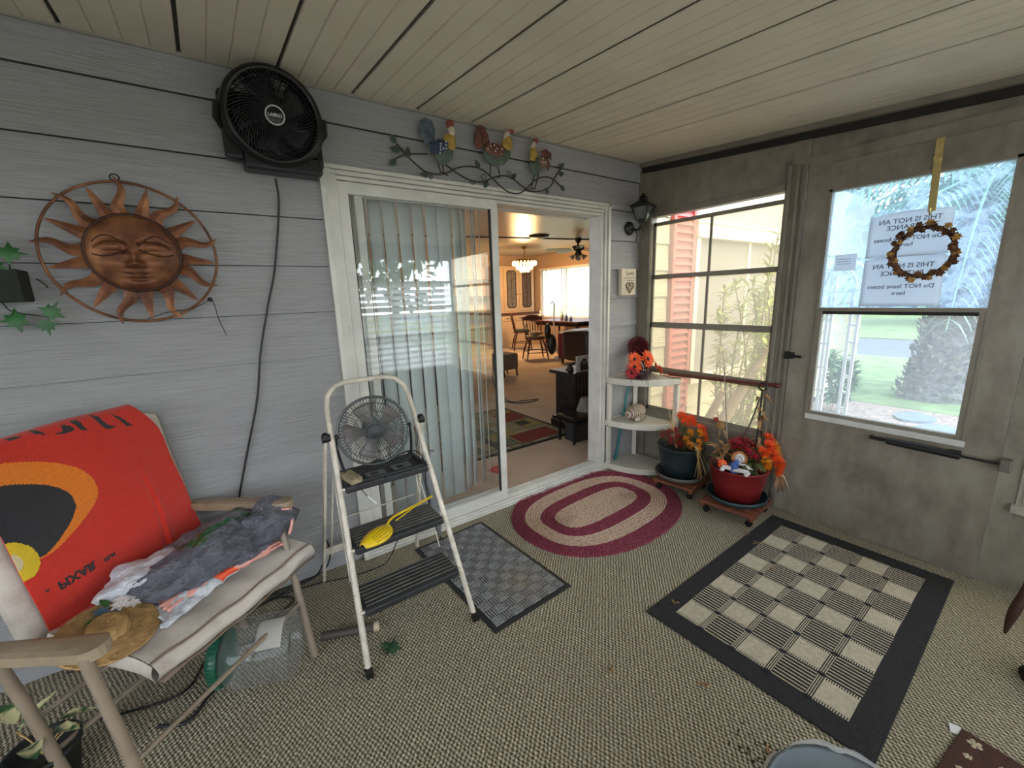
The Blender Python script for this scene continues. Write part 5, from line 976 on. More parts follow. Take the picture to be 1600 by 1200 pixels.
# --- oval braided rug
orr = thing('oval_braided_rug', 'oval burgundy and tan braided rug at the foot of the sliding door', 'rug', (-.845, -.41, F)); OC = Vector((-.845, -.405)); ang = R(2.5)
OX, OY = .585, .445
def stad(d, n=72):
    """outline at distance fraction: outer half sizes shrunk by d"""
    ks = [0, .115, .205, .29, .445]; As = [.585, .495, .405, .325, .20]; Bs = [.445, .325, .215, .125, .0]; i = max(j for j in range(4) if ks[j] <= d + 1e-9); q = (d - ks[i]) / (ks[i + 1] - ks[i]); a = As[i] + (As[i + 1] - As[i]) * q; b_2 = Bs[i] + (Bs[i + 1] - Bs[i]) * q; out = []; e = 2.2 + 1.1 * min(1, d / .29)
    for k in range(n):
        t = 2 * PI * k / n; c, s = math.cos(t), math.sin(t); x = a * math.copysign(abs(c) ** (2 / e), c); y = b_2 * math.copysign(abs(s) ** (2 / e), s)
        out.append((OC.x + x * math.cos(ang) - y * math.sin(ang), OC.y + x * math.sin(ang) + y * math.cos(ang)))
    return out
M_bur, t_, b_, o_ = nodes_of('burgundy_braid'); n_ = noise_out(t_, coords(t_), 120, 2); t_.links.new(ramp(t_, n_, [(.3, srgb(84, 28, 42)), (.5, srgb(124, 44, 62)), (.72, srgb(152, 84, 92))]), b_.inputs['Base Color']); b_.inputs['Roughness'].default_value = .95
M_tanb, t_, b_, o_ = nodes_of('tan_braid'); n_ = noise_out(t_, coords(t_), 110, 2); t_.links.new(ramp(t_, n_, [(.32, srgb(128, 92, 84)), (.48, srgb(190, 160, 138)), (.75, srgb(214, 190, 166))]), b_.inputs['Base Color']); b_.inputs['Roughness'].default_value = .95
bands = [(0, .115, M_bur, 'outer_burgundy_band'), (.115, .205, M_tanb, 'outer_tan_band'), (.205, .29, M_bur, 'inner_burgundy_band'), (.29, .445, M_tanb, 'tan_centre')]
for d0, d1, m_, nm in bands:
    mb = MB(); nr = max(2, round((d1 - d0) / .0145)); n = 96
    for i in range(nr):
        da = d0 + (d1 - d0) * i / nr; db = d0 + (d1 - d0) * (i + 1) / nr; prof = [(0, .004), (.25, .0095), (.5, .011), (.75, .0095), (1, .004)]
        ringp = []
        for q, z in prof: ringp.append([(x, y, F + (0 if (i == 0 and d0 == 0 and q == 0) else z + .0012 * math.sin(k * PI / 1.5 + i))) for k, (x, y) in enumerate(stad(min(da + (db - da) * q, .444), n))])
        for a in range(4): mb.add(ringp[a] + ringp[a + 1], [(k, (k + 1) % n, n + (k + 1) % n, n + k) for k in range(n)], 0, True)
    mb.build(nm, m_, orr)
# --- black and cream checked rug
ck = thing('checked_rug', 'black bordered rug with cream and black striped squares in front of the door', 'rug', (-.72, -1.52, F))
LX, LY = 1.225, .755; QM = basis((-1.334, -1.908, F), (1, .022, 0), (-.022, 1, 0))
mb = MB(QM); mb.box((0, 0, 0), (LX, LY, .006), bev=.002); mb.build('black_border', M_tex('black_wool', srgb(40, 39, 41), .3), ck)
bx, by = .085, .072; nx, ny = 8, 5; cw, chh = (LX - 2 * bx) / nx, (LY - 2 * by) / ny
mb = MB(QM)
for i in range(nx):
    for j in range(ny):
        x0_, y0_ = bx + i * cw, by + j * chh
        if (i + j) % 2 == 0:   # cream square with a comb fringe along the two long edges
            mb.box((x0_ + .018, y0_ + .012, .006), (x0_ + cw - .018, y0_ + chh - .012, .0082), 0)
            for k in range(14):
                yy = y0_ + .014 + (chh - .028) * k / 13; mb.box((x0_ + .004, yy - .002, .006), (x0_ + cw - .004, yy + .002, .0078), 0)
        else:                  # thin cream lines on black
            for k in range(8): xx = x0_ + cw * (k + .5) / 8; mb.box((xx - .0022, y0_ + .010, .006), (xx + .0022, y0_ + chh - .010, .0078), 0)
for j in range(1, ny):
    for q in (-1, 0, 1): yy = by + j * chh + q * .0065; mb.box((bx, yy - .0014, .006), (LX - bx, yy + .0014, .0078), 0)
mb.build('cream_pattern', M_tex('cream_wool', srgb(196, 184, 162), .16), ck)
for j in range(1, ny):
    for i in range(0, nx + 1):
        mb = MB(QM); mb.ell((bx + i * cw, by + j * chh, .0075), (.010, .016, .003), 10); mb.build('corner_knot', M_tex('dark_blue_wool', srgb(38, 36, 46), .2), ck)
# --- brown mat with pale flower prints at the lower right
bmat = thing('flower_print_mat', 'dark brown mat with pale flower prints at the lower right corner', 'mat', (-1.2, -2.3, F)); c0 = Vector((-1.002, -2.03))
QM = basis((c0.x, c0.y, F), (-.995, .10, 0), (-.10, -.995, 0))
mb = MB(QM); mb.box((0, 0, .0), (.7, .45, .008), bev=.003); mb.build('mat_base', M_tex('brown_wool', srgb(74, 44, 34), .25), bmat)
mb = MB(QM); random.seed(9)
for i in range(11):
    for j in range(7):
        x_ = .035 + i * .062 + (j % 2) * .03; y_ = .035 + j * .062; big_f = (i + 2 * j) % 3 == 0; s_ = .015 if big_f else .009
        if x_ > .67: continue
        for k in range(5): a = 2 * PI * k / 5 + i; mb.ell((x_ + s_ * .75 * math.cos(a), y_ + s_ * .75 * math.sin(a), .0082), (s_ * .42, s_ * .42, .0012), 8)
        mb.ell((x_, y_, .0084), (s_ * .4, s_ * .4, .0012), 8)
fp = mb.build('flower_prints', mat('pale_print', srgb(196, 182, 156), .9), bmat); fp['kind'] = 'stuff'
mb = MB(QM); mb.box((.0, -.022, .001), (.035, .004, .004), rot=Matrix.Rotation(.35, 3, 'Z')); mb.build('care_tag', mat('white_tag', srgb(225, 225, 222), .6), bmat)

# ================================================================ CORNER SHELF, SHELL, FLOWERS
M_shelf = mat('off_white_plastic', srgb(208, 202, 188), .5, var=.08, vs_=10)
cs_ = thing('corner_shelf', 'off white plastic three tier quarter round corner shelf', 'shelf', (-.18, -.2, F)); rx_, ry_ = .345, .40
def qpoly(s, off): return [(-.02, -.022)] + [(-.02 - (rx_ * s - off) * math.cos(t), -.022 - (ry_ * s - off) * math.sin(t)) for t in [i * PI / 28 for i in range(15)]]
for z, tk in ((.742, .046), (.415, .046), (.075, .05)):
    mb = MB(); mb.prism(qpoly(1, 0), tk * .75, TR((0, 0, z - tk * .75))); mb.prism(qpoly(.93, 0), tk * .3, TR((0, 0, z - tk)))
    rim = [(x, y, z + .001) for x, y in qpoly(1, .004)]; mb.tube(rim, .0045, 6, closed=True); mb.build('tier', M_shelf, cs_)
for x, y in ((-.345, -.04), (-.045, -.405), (-.045, -.045)):
    for za, zb in ((.07, .37), (.41, .70)):
        mb = MB(); mb.beam((x, y, za), (x, y, zb), .032, .032, up=(1, 1, 0) if x == y else (1, 0, 0)); mb.build('post', M_shelf, cs_)
mb = MB(); mb.tube([(-.24, -.012 - .02, .04), (-.10, -.035, .68)], .010, 10); 
M_teal = mat('teal_metal_pole', srgb(28, 118, 116), .3, var=.05)
mb = MB(); mb.tube([(-.262, -.034, F), (-.098, -.036, .72)], .010, 10); tag(mb.build('broom_pole', M_teal), 'teal pole leaning in the corner behind the white shelf', 'pole')
# seashell on the middle tier
ss = thing('sea_shell', 'brown and white banded sea shell on the middle shelf tier', 'shell', (-.19, -.165, .42)); M_sh, t_, b_, o_ = nodes_of('banded_shell')
w_ = t_.nodes.new('ShaderNodeTexWave'); w_.inputs['Scale'].default_value = 22; w_.inputs['Distortion'].default_value = 3; t_.links.new(coords(t_, (1, .3, 1.6)), w_.inputs['Vector']); t_.links.new(ramp(t_, w_.outputs[0], [(.2, srgb(108, 90, 76)), (.5, srgb(156, 136, 118)), (.85, srgb(200, 184, 164))]), b_.inputs['Base Color']); b_.inputs['Roughness'].default_value = .4
SO = Vector((-.19, -.165, .42))
def shf(u, v): 
    t = PI * u; a = 2 * PI * v; r = math.sin(t) ** .8; x = -.086 * math.cos(t) * .95; return SO + Vector((x + .012 * math.sin(a) * r, .058 * r * math.cos(a) - .3 * x * .2, .056 + .056 * r * math.sin(a) * (1.0 if math.sin(a) > 0 else .97) + .005 * math.sin(t * 7) * r))
mb = MB(); mb.grid(shf, 24, 28); mb.build('body_whorl', M_sh, ss)
mb = MB(); mb.grid(lambda u, v: SO + Vector((-.06 + .125 * u, -.046 - .018 * math.sin(PI * u) + .006 * math.sin(v * PI), .004 + .052 * v * (math.sin(PI * u) ** .5) * .9)), 16, 8, th=.004); mb.build('outer_lip', M_sh, ss)
mb = MB(); mb.ell(SO + Vector((-.042, -.052, .018)), (.026, .018, .016), 14); mb.build('opening', mat('pale_shell_inside', srgb(190, 180, 168), .4), ss)
# flowers
M_or = mat('orange_petal', srgb(236, 84, 24), .6, var=.25, vs_=40); M_rd = mat('crimson_petal', srgb(166, 24, 40), .6, var=.3, vs_=40); M_ye = mat('golden_petal', srgb(236, 150, 30), .6, var=.2, vs_=40); M_pk = mat('salmon_petal', srgb(220, 132, 104), .6, var=.2); M_bg = mat('burgundy_petal', srgb(104, 38, 44), .7, var=.35, vs_=60)
M_dkc = mat('dark_flower_centre', srgb(54, 30, 26), .8); M_lf = mat('dull_green_leaf', srgb(74, 84, 40), .6, var=.4, vs_=30); M_dry = mat('dry_leaf', srgb(150, 112, 72), .8, var=.35, vs_=30); M_straw = mat('straw', srgb(198, 162, 104), .8, var=.2)
def daisy(par, c, nrm, r, mp, mc, n=14, layers=2, name='flower_head'):
    M_ = TR(c) @ rot_to(nrm); mb = MB(M_)
    for l in range(layers):
        for k in range(n):
            a = 2 * PI * (k + .5 * l) / n + rnd(-.08, .08); d = Vector((math.cos(a), math.sin(a), .18 + .35 * l)); mb.leaf(Vector((math.cos(a) * r * .15, math.sin(a) * r * .15, .002 * l)), d, r * (1 - .16 * l), r * .38, fold=.15, droop=.12)
    mb.ell((0, 0, r * .10), (r * .26, r * .26, r * .14), 10, 1); o = mb.build(name, [mp, mc], par); return o
def mum(par, c, nrm, r, mp, n=90, name='flower_head'):
    M_ = TR(c) @ rot_to(nrm); mb = MB(M_)
    for k in range(n):
        z = 1 - 1.15 * k / n; a = k * 2.39996; q = math.sqrt(max(0, 1 - min(1, z) ** 2)); d = Vector((q * math.cos(a), q * math.sin(a), z)); mb.leaf(d * r * .25, d + Vector((0, 0, .15)), r * .8, r * .17, up=(-d.y, d.x, .3), fold=.2, droop=.1)
    return mb.build(name, mp, par)
fa = thing('flower_arrangement', 'orange gerbera daisies in a burgundy bowl on the top shelf tier', 'flowers', (-.22, -.21, .744)); FB = Vector((-.225, -.225, .746))
mb = MB(); mb.lathe([(0, 0), (.045, 0), (.066, .02), (.07, .045), (.058, .07), (.05, .072), (.05, .06), (0, .05)], 24, TR(FB)); mb.build('bowl', mat('glossy_burgundy_glaze', srgb(92, 36, 48), .15, var=.2), fa)
for dx, dy, dz, r, mm, nn in ((.03, -.03, .135, .052, M_or, (.1, -1, .35)), (-.065, .0, .14, .045, M_or, (-.3, -.9, .6)), (-.11, -.04, .10, .04, M_or, (-.7, -.7, .4)), (-.135, -.04, .062, .034, M_rd, (-.8, -.6, .1)), (.085, -.055, .085, .035, M_or, (.6, -.8, .4)), (.11, -.07, .055, .032, M_pk, (.7, -.8, .2)), (.0, .02, .13, .04, M_or, (0, .1, 1)), (.135, -.055, .045, .03, M_pk, (.8, -.5, .2))):
    daisy(fa, FB + Vector((dx * 1.08, dy, dz * 1.02)), nn, r * 1.22, mm, M_dkc)
random.seed(12)
mb = MB()
for k in range(150):
    a = rnd(0, 2 * PI); p = FB + Vector((math.cos(a) * .05, math.sin(a) * .05, rnd(.03, .09))); d = Vector((math.cos(a), math.sin(a), rnd(-.75, .4))); mb.leaf(p, d, rnd(.05, .10), .006, fold=.2, droop=.4)
g = mb.build('spiky_foliage', mat('dusky_spikes', srgb(72, 58, 58), .7, var=.4, vs_=40), fa); g['kind'] = 'stuff'
mb = MB(); mb.tube(spline([FB + Vector((-.03, -.05, .06)), FB + Vector((-.05, -.06, .10)), FB + Vector((-.10, -.08, .13))], 3), .003, 5); mb.leaf(FB + Vector((-.06, -.06, .07)), (1, -.3, -.2), .07, .03); mb.build('pale_ribbon', mat('pale_ribbon', srgb(190, 180, 176), .5), fa)
rb = thing('dried_flower_ball', 'dark red dried flower ball in the corner behind the gerbera bowl', 'flower ball', (-.12, -.105, .744)); RBc = Vector((-.118, -.115, .955)); mb = MB()
for k in range(520):
    z = 1 - 2 * (k + .5) / 520; a = k * 2.39996; q = math.sqrt(1 - z * z); d = Vector((q * math.cos(a), q * math.sin(a), z)); mb.leaf(RBc + d * .045, d + Vector((rnd(-.4, .4), rnd(-.4, .4), rnd(-.4, .4))), .036, .014, up=(-d.y, d.x, .3), fold=.2)
mb.ell(RBc, .05, 14); mb.build('ball', M_bg, rb)['kind'] = 'stuff'
mb = MB(); mb.tube([RBc, (-.118, -.115, .745)], .004, 6); mb.ell((-.118, -.115, .755), (.03, .03, .012), 12); mb.build('stem', M_dkc, rb)
# ================================================================ PLANTERS ON WHEELED STANDS
M_dol = mat('red_brown_slats', srgb(118, 66, 46), .5, var=.25, vs_=10, st=(1, 6, 1)); M_whl = M_blk
def dolly(label, c, rz, s):
    t = thing('plant_dolly', label, 'plant stand', (c[0], c[1], F), rz, 'wheeled plant stands'); L = WL[t.name]; h = s / 2
    for i in range(6):
        mb = MB(L); x = -h + .012 + i * (s - .024) / 5; mb.box((x - .018, -h, .066), (x + .018, h, .080), bev=.002); mb.build('slat', M_dol, t)
    for y in (-h + .015, h - .015):
        mb = MB(L); mb.box((-h, y - .012, .046), (h, y + .012, .066), bev=.002); mb.build('rail', M_dol, t)
    for x in (-h + .03, h - .03):
        for y in (-h + .03, h - .03):
            mb = MB(L); mb.cyl((x - .009, y, .019), (x + .009, y, .019), .019, n=16); mb.cyl((x, y, .02), (x, y, .05), .006, n=8); mb.build('caster', M_whl, t)
    return t
dolly('red brown slatted plant stand on casters under the dark teal pot', (-.22, -.585), R(8), .27)
dolly('red brown slatted plant stand on casters under the red pot', (-.245, -.965), R(6), .30)
def pot(name, label, c, z0, r0, r1, h, m, msau, extra=None):
    t = thing(name, label, 'plant pot', (c[0], c[1], z0)); M_ = TR((c[0], c[1], z0))
    mb = MB(); mb.lathe([(0, 0), (r0 + .025, 0), (r0 + .04, .012), (r0 + .045, .035), (r0 + .038, .035), (r0 + .03, .014), (0, .012)], 40, M_); mb.build('saucer', msau, t)
    mb = MB(); mb.lathe([(0, .014), (r0, .014), (r0 + (r1 - r0) * .45, .014 + h * .45), (r0 + (r1 - r0) * .47 + .003, .014 + h * .50), (r1, h), (r1 + .006, h + .006), (r1 - .006, h + .008), (r1 - .012, h - .03), (0, h - .035)], 44, M_); mb.build('pot', m, t)
    mb = MB(); mb.lathe([(0, h - .03), (r1 - .012, h - .034)], 30, M_); mb.build('soil', mat('dark_soil', srgb(44, 34, 28), .95, var=.4, vs_=60, bmp=.8), t); return t
M_tealpot = mat('dark_teal_plastic', srgb(34, 48, 52), .35, var=.15); M_redpot = mat('brick_red_plastic', srgb(122, 28, 30), .38, var=.12, vs_=6); M_sau = mat('dark_blue_green_saucer', srgb(36, 58, 64), .4, var=.12)
C1 = Vector((-.195, -.555, .106)); C2 = Vector((-.22, -.955, .106)); H1, H2 = .215, .205
P1 = pot('flower_pot', 'dark teal pot of red, orange and gold artificial flowers below the window', C1, C1.z, .118, .148, H1, M_tealpot, mat('grey_saucer', srgb(92, 86, 82), .5))
P2 = pot('flower_pot', 'red pot with orange mums in a dark saucer, nearest the door', C2, C2.z, .122, .16, H2, M_redpot, M_sau)
random.seed(21); T1 = C1 + Vector((0, 0, H1)); T2 = C2 + Vector((0, 0, H2))
def stems(par, base, tips, m=None, r=.0022):
    for tp in tips: mb = MB(); mb.tube(spline([base + Vector((rnd(-.04, .04), rnd(-.04, .04), -.03)), base.lerp(Vector(tp), .5) + Vector((0, 0, .03)), tp], 3), r, 5); mb.build('stem', m or M_lf, par)
rt = [(-.13, .0, .12), (-.10, -.04, .09), (-.155, -.03, .08), (-.07, .0, .115), (-.115, -.06, .05), (-.15, .03, .10)]
ot = [(.02, .02, .19), (.06, -.02, .17), (.095, .0, .14), (.0, -.02, .16), (.12, -.06, .10), (.10, -.09, .06), (.05, .04, .17)]
yt = [(-.02, -.07, .11), (.05, -.09, .10), (-.07, -.10, .045), (-.02, -.13, .01), (.0, -.12, .05), (-.08, -.08, .08)]
stems(P1, T1, [T1 + Vector(p) for p in rt + ot + yt])
for p in rt: mum(P1, T1 + Vector(p), Vector((p[0], p[1] - .1, .15)), .036, M_rd, 34)
for p in ot: mum(P1, T1 + Vector(p), Vector((p[0], p[1] - .1, .15)), .046, M_or, 40)
for p in yt: mum(P1, T1 + Vector(p), Vector((p[0], p[1] - .1, .1)), .034, M_ye, 34)
mb = MB()
for k in range(46): a = rnd(0, 2 * PI); q = rnd(.02, .12); mb.leaf(T1 + Vector((q * math.cos(a), q * math.sin(a), rnd(0, .10))), (math.cos(a), math.sin(a), rnd(-.3, .8)), rnd(.05, .08), .03)
g = mb.build('leaves', M_lf, P1); g['kind'] = 'stuff'
mb = MB()
for k in range(9): e = T1 + Vector((rnd(-.10, .02), rnd(-.24, -.15), rnd(-.16, -.02))); mb.tube(spline([T1 + Vector((-.03, -.08, .06)), T1 + Vector((-.05 + rnd(-.02, .02), -.15, .03)), e], 3), .0016, 4)
for k in range(3): e = T1 + Vector((-.17 + .04 * k, .02, .22 + .05 * k)); mb.tube(spline([T1 + Vector((-.06, 0, 0)), T1 + Vector((-.10, 0, .13)), e], 3), .0022, 5); mb.tube([T1 + Vector((-.10, 0, .13)), e + Vector((.05, 0, -.02))], .0015, 4)
mb.build('straw_stalks', M_straw, P1)
mb = MB(); mb.tube(spline([T1 + Vector((-.04, -.12, .02)), T1 + Vector((-.05, -.165, -.06)), T1 + Vector((-.03, -.17, -.14)), T1 + Vector((-.02, -.165, -.185))], 4), [.002 + .006 * math.sin(PI * i / 12) for i in range(13)], 6); mb.build('hanging_dry_leaf', M_dry, P1)
# the red pot's flowers
og = [(.04, -.10, .10), (.02, -.13, .05), (.10, -.10, .12), (.07, -.14, .09), (.13, -.13, .07), (.09, -.17, .045), (.12, -.09, .16), (.15, -.11, .11), (.06, -.12, .14), (.10, -.16, .005)]; rg = [(-.0, .0, .13), (.04, -.03, .14), (.02, .04, .12), (.05, .02, .13), (.01, -.06, .09)]
stems(P2, T2, [T2 + Vector(p) for p in og + rg])
for i, p in enumerate(og): mum(P2, T2 + Vector(p), Vector((p[0], p[1] - .05, .06)), .048, M_ye if i % 3 == 1 else M_or, 60)
for p in rg: daisy(P2, T2 + Vector(p), (rnd(-.3, .3), -.5, .8), .045, M_rd, M_dkc)
mb = MB()
for k in range(40): a = rnd(0, 2 * PI); q = rnd(.02, .13); mb.leaf(T2 + Vector((q * math.cos(a), q * math.sin(a), rnd(-.01, .07))), (math.cos(a), math.sin(a), rnd(-.3, .9)), rnd(.05, .09), .035)
g = mb.build('leaves', M_lf, P2); g['kind'] = 'stuff'
mb = MB()
for k in range(30): a = rnd(-2.6, .4); q = rnd(.04, .15); mb.leaf(T2 + Vector((q * math.cos(a) * .7 - .03, q * math.sin(a) * -.6 + .03, rnd(.02, .12))), (rnd(-1, 1), rnd(-1, 1), rnd(-.3, .9)), rnd(.06, .11), .028, fold=.35, droop=.4)
mb.build('dry_leaves', M_dry, P2)['kind'] = 'stuff'
mb = MB()
for k in range(10): mb.leaf(T2 + Vector((.10 + rnd(-.01, .02), -.155, -.02)), (rnd(.1, .7), rnd(-1, -.3), rnd(-1.6, -.3)), rnd(.08, .14), .03, fold=.4, droop=.3)
mb.build('hanging_husks', mat('pale_husk', srgb(204, 172, 136), .8, var=.2, vs_=20), P2)
daisy(P2, T2 + Vector((-.14, .03, .04)), (-.3, -.8, .6), .03, M_or, M_ye)
# shepherd's hook with a dried vine, thin stick with a bird
hk = thing('garden_hook', 'black iron hook with a ring top and dried vine, stuck in the red pot', 'hook', (-.175, -1.02, T2.z - .03)); a0 = Vector((-.175, -1.02, T2.z - .04)); a1 = Vector((-.145, -1.015, .775))
mb = MB(); mb.tube([a0, a1], .006, 8); mb.tube([a1 + Vector((0, .022 * math.sin(t), .022 - .022 * math.cos(t))) for t in [k * PI / 8 for k in range(16)]], .005, 6, closed=True); mb.build('rod', M_blk, hk)
mb = MB(); random.seed(31)
for k in range(30): s_ = rnd(.1, .95); p = a0.lerp(a1, s_); mb.leaf(p, (rnd(-.4, .4), rnd(-1.2, .6), rnd(-1.3, .1)), rnd(.05, .08), .022, fold=.4, droop=.4)
mb.build('dried_leaves', M_dry, hk)['kind'] = 'stuff'
mb = MB(); mb.tube(spline([a0 + Vector((0, .06, 0)), a0.lerp(a1, .3) + Vector((0, .09, 0)), a0.lerp(a1, .6) + Vector((0, .045, 0)), a0.lerp(a1, .9) + Vector((0, .01, 0))], 5), .004, 5); mb.tube(spline([a0 + Vector((0, .08, .02)), a0 + Vector((0, .14, .12)), a0 + Vector((0, .10, .2))], 4), .004, 5); mb.build('vine_stem', mat('dark_vine', srgb(74, 58, 44), .8), hk)
mb = MB(); mb.tube([(-.20, -.885, T2.z - .03), (-.205, -.815, .885)], .0028, 6); tag(mb.build('thin_stick', mat('pale_stick', srgb(150, 140, 122), .7)), 'thin pale stick rising from the red pot in front of the window', 'stick')
bd = thing('bird_ornament', 'little brown and red bird pick standing between the two pots', 'ornament', (-.16, -.79, .30)); B_ = Vector((-.155, -.79, .50))
mb = MB(); mb.tube([B_ - Vector((0, 0, .2)), B_], .002, 5); mb.build('pick', M_straw, bd); mb = MB(); mb.ell(B_ + Vector((0, 0, .01)), (.02, .032, .03), 12); mb.leaf(B_ + Vector((0, -.02, -.01)), (0, -.6, -1), .06, .04, fold=.2); mb.build('body', M_dry, bd); mb = MB(); mb.ell(B_ + Vector((-.0, .028, .045)), .016, 10); mb.leaf(B_ + Vector((0, .04, .05)), (0, 1, .1), .02, .01); mb.build('head', mat('bird_red', srgb(150, 50, 36), .6), bd)
# rag doll lying across the red pot
dl = thing('rag_doll', 'small rag doll in blue and white lying on the rim of the red pot', 'doll', (-.28, -.97, T2.z)); D0 = T2 + Vector((-.085, -.075, .022)); M_dw = mat('doll_white', srgb(214, 204, 200), .8); M_db = mat('doll_blue', srgb(70, 96, 156), .8, var=.3, vs_=60)
dd = Vector((-.35, -.55, -.05)).normalized()  # from head towards feet across the rim
dd = Vector((.25, -.75, -.12)).normalized(); hd_ = T2 + Vector((-.045, -.02, .065))
mb = MB(); mb.tube([hd_ - Vector((.03, .01, .01)), T2 + Vector((-.11, -.02, .035)), T2 + Vector((-.135, -.045, .022))], [.016, .026, .024], 10); mb.build('body', M_db, dl)
for e in ((-.165, .015, .02), (-.12, -.10, .012)):
    mb = MB(); mb.tube(spline([T2 + Vector((-.13, -.04, .025)), T2 + Vector(e).lerp(Vector((0, 0, 0)), 0) + Vector((.015, 0, .01)), T2 + Vector(e)], 3), [.014, .014, .013, .012, .012, .011, .012], 8); mb.ell(T2 + Vector(e), (.017, .014, .012), 8); mb.build('leg', M_dw, dl)
mb = MB(); mb.tube(spline([T2 + Vector((-.09, -.035, .05)), T2 + Vector((-.08, -.075, .045)), T2 + Vector((-.06, -.10, .02))], 3), .009, 8); mb.build('arm', M_dw, dl)
hM = basis(hd_, (.85, -.52, 0), (-.25, -.15, .95)); hz = hM.to_3x3() @ Vector((0, 0, 1))
mb = MB(); mb.ell(hd_, (.030, .030, .030), 16); hd2 = mb.build('head', M_dw, dl); cdir = Vector((-.78, -.50, .30)).normalized(); sd_ = Vector((.54, -.84, 0)); up_ = sd_.cross(cdir) * -1
mb = MB(); [mb.ell(hd_ + cdir * .029 + sd_ * s * .010 + up_ * -.004, .0034, 8) for s in (-1, 1)]; mb.ell(hd_ + cdir * .030 + up_ * .006, .0022, 6); mb.tube([hd_ + cdir * .0295 + sd_ * (t * .008) + up_ * (.013 - .003 * t * t * 2) for t in (-1, -.5, 0, .5, 1)], .0012, 4); mb.build('face_features', M_dkc, hd2)
mb = MB(); mb.tube([hd_ - cdir * .004 + (sd_ * math.cos(t) + up_ * math.sin(t)) * .034 for t in [k * PI / 10 for k in range(20)]], .011, 7, closed=True); mb.build('straw_hat_hair', mat('auburn_straw', srgb(168, 106, 52), .8, var=.3, vs_=60, bmp=.6), hd2)
# brown curtain rod lying along the window ledge
mb = MB(); mb.tube([(-.035, -.33, .765), (-.035, -1.035, .790)], .0125, 10); mb.lathe([(0, 0), (.016, .004), (.012, .02), (.004, .03), (0, .03)], 10, TR((-.035, -1.035, .79)) @ rot_to((0, -1, .03))); tag(mb.build('curtain_rod', mat('dark_red_wood_rod', srgb(96, 48, 38), .4)), 'dark red wooden rod resting across the lower part of the corner window', 'rod')

# ================================================================ ON THE STORM DOOR
wh = thing('wreath_hanger', 'brass over door hanger strap above the wreath', 'hanger', (-.035, -1.58, 1.66)); M_br = mat('polished_brass', srgb(214, 196, 136), .3, .85, var=.1)
mb = MB(); mb.beam((-.026, -1.576, 1.952), (-.045, -1.588, 1.655), .026, .0025, up=(-1, 0, 0)); mb.box((-.03, -1.592, 1.950), (.012, -1.564, 1.954)); mb.build('strap', M_br, wh)
mb = MB(); mb.tube([(-.035, -1.578 + .012 * math.sin(t), 1.872 + .012 * math.cos(t)) for t in [k * PI / 6 for k in range(12)]], .003, 5, closed=True); mb.beam((-.032, -1.592, 1.828), (-.032, -1.566, 1.828), .006, .01); mb.beam((-.034, -1.594, 1.81), (-.034, -1.568, 1.814), .006, .008); mb.tube([(-.045, -1.588, 1.66), (-.065, -1.588, 1.64), (-.075, -1.588, 1.65), (-.075, -1.588, 1.665)], .004, 6); mb.build('hook', M_br, wh)
wr = thing('pine_cone_wreath', 'brown and gold pine cone wreath hanging on the storm door glass', 'wreath', (-.06, -1.585, 1.36)); WC = Vector((-.055, -1.585, 1.485)); random.seed(5)
M_pc = mat('brown_cone_scale', srgb(110, 74, 46), .5, var=.4, vs_=50); M_gd = mat('gold_cone_scale', srgb(186, 146, 76), .4, var=.3, vs_=50)
mb = MB(); mb.tube([WC + Vector((0, .098 * math.cos(t), .105 * math.sin(t))) for t in [k * PI / 24 for k in range(48)]], .009, 8, closed=True); mb.build('ring', M_dkc, wr)
for k in range(46):
    t = 2 * PI * k / 46 + rnd(-.03, .03); q = rnd(-.012, .014); c = WC + Vector((-.008 + rnd(-.012, .004), (.100 + q) * math.cos(t), (.108 + q) * math.sin(t))); mb = MB(TR(c) @ rot_to((-1, rnd(-.8, .8), rnd(-.8, .8)))); r = rnd(.015, .021)
    for j in range(3):
        for i in range(6): a = 2 * PI * i / 6 + j * .5; mb.leaf((0, 0, j * .004), (math.cos(a), math.sin(a), .3 + .5 * j), r * (1 - .22 * j), r * .75, fold=.2)
    mb.ell((0, 0, .002), (r * .5, r * .5, r * .6), 8); mb.build('pine_cone', M_gd if k % 4 == 0 else M_pc, wr)
mb = MB()
for k in range(5): mb.leaf(WC + Vector((-.02, .0, .105)), (-.1, rnd(-1, 1), rnd(-.3, .3)), .05, .022, fold=.3)
mb.build('ribbon_bow', mat('brown_ribbon', srgb(84, 60, 42), .5), wr)
M_pap = mat('sun_yellowed_paper', srgb(214, 208, 198), .7, var=.06, vs_=5); _t = M_pap.node_tree; _b = _t.nodes['Principled BSDF']; _tl = _t.nodes.new('ShaderNodeBsdfTranslucent'); _tl.inputs[0].default_value = (.85, .86, .88, 1); _mx = _t.nodes.new('ShaderNodeMixShader'); _mx.inputs[0].default_value = .6
_t.links.new(_b.outputs[0], _mx.inputs[1]); _t.links.new(_tl.outputs[0], _mx.inputs[2]); _t.links.new(_mx.outputs[0], [n for n in _t.nodes if n.type == 'OUTPUT_MATERIAL'][0].inputs[0])
M_txt = mat('faded_black_print', srgb(84, 84, 92), .7)
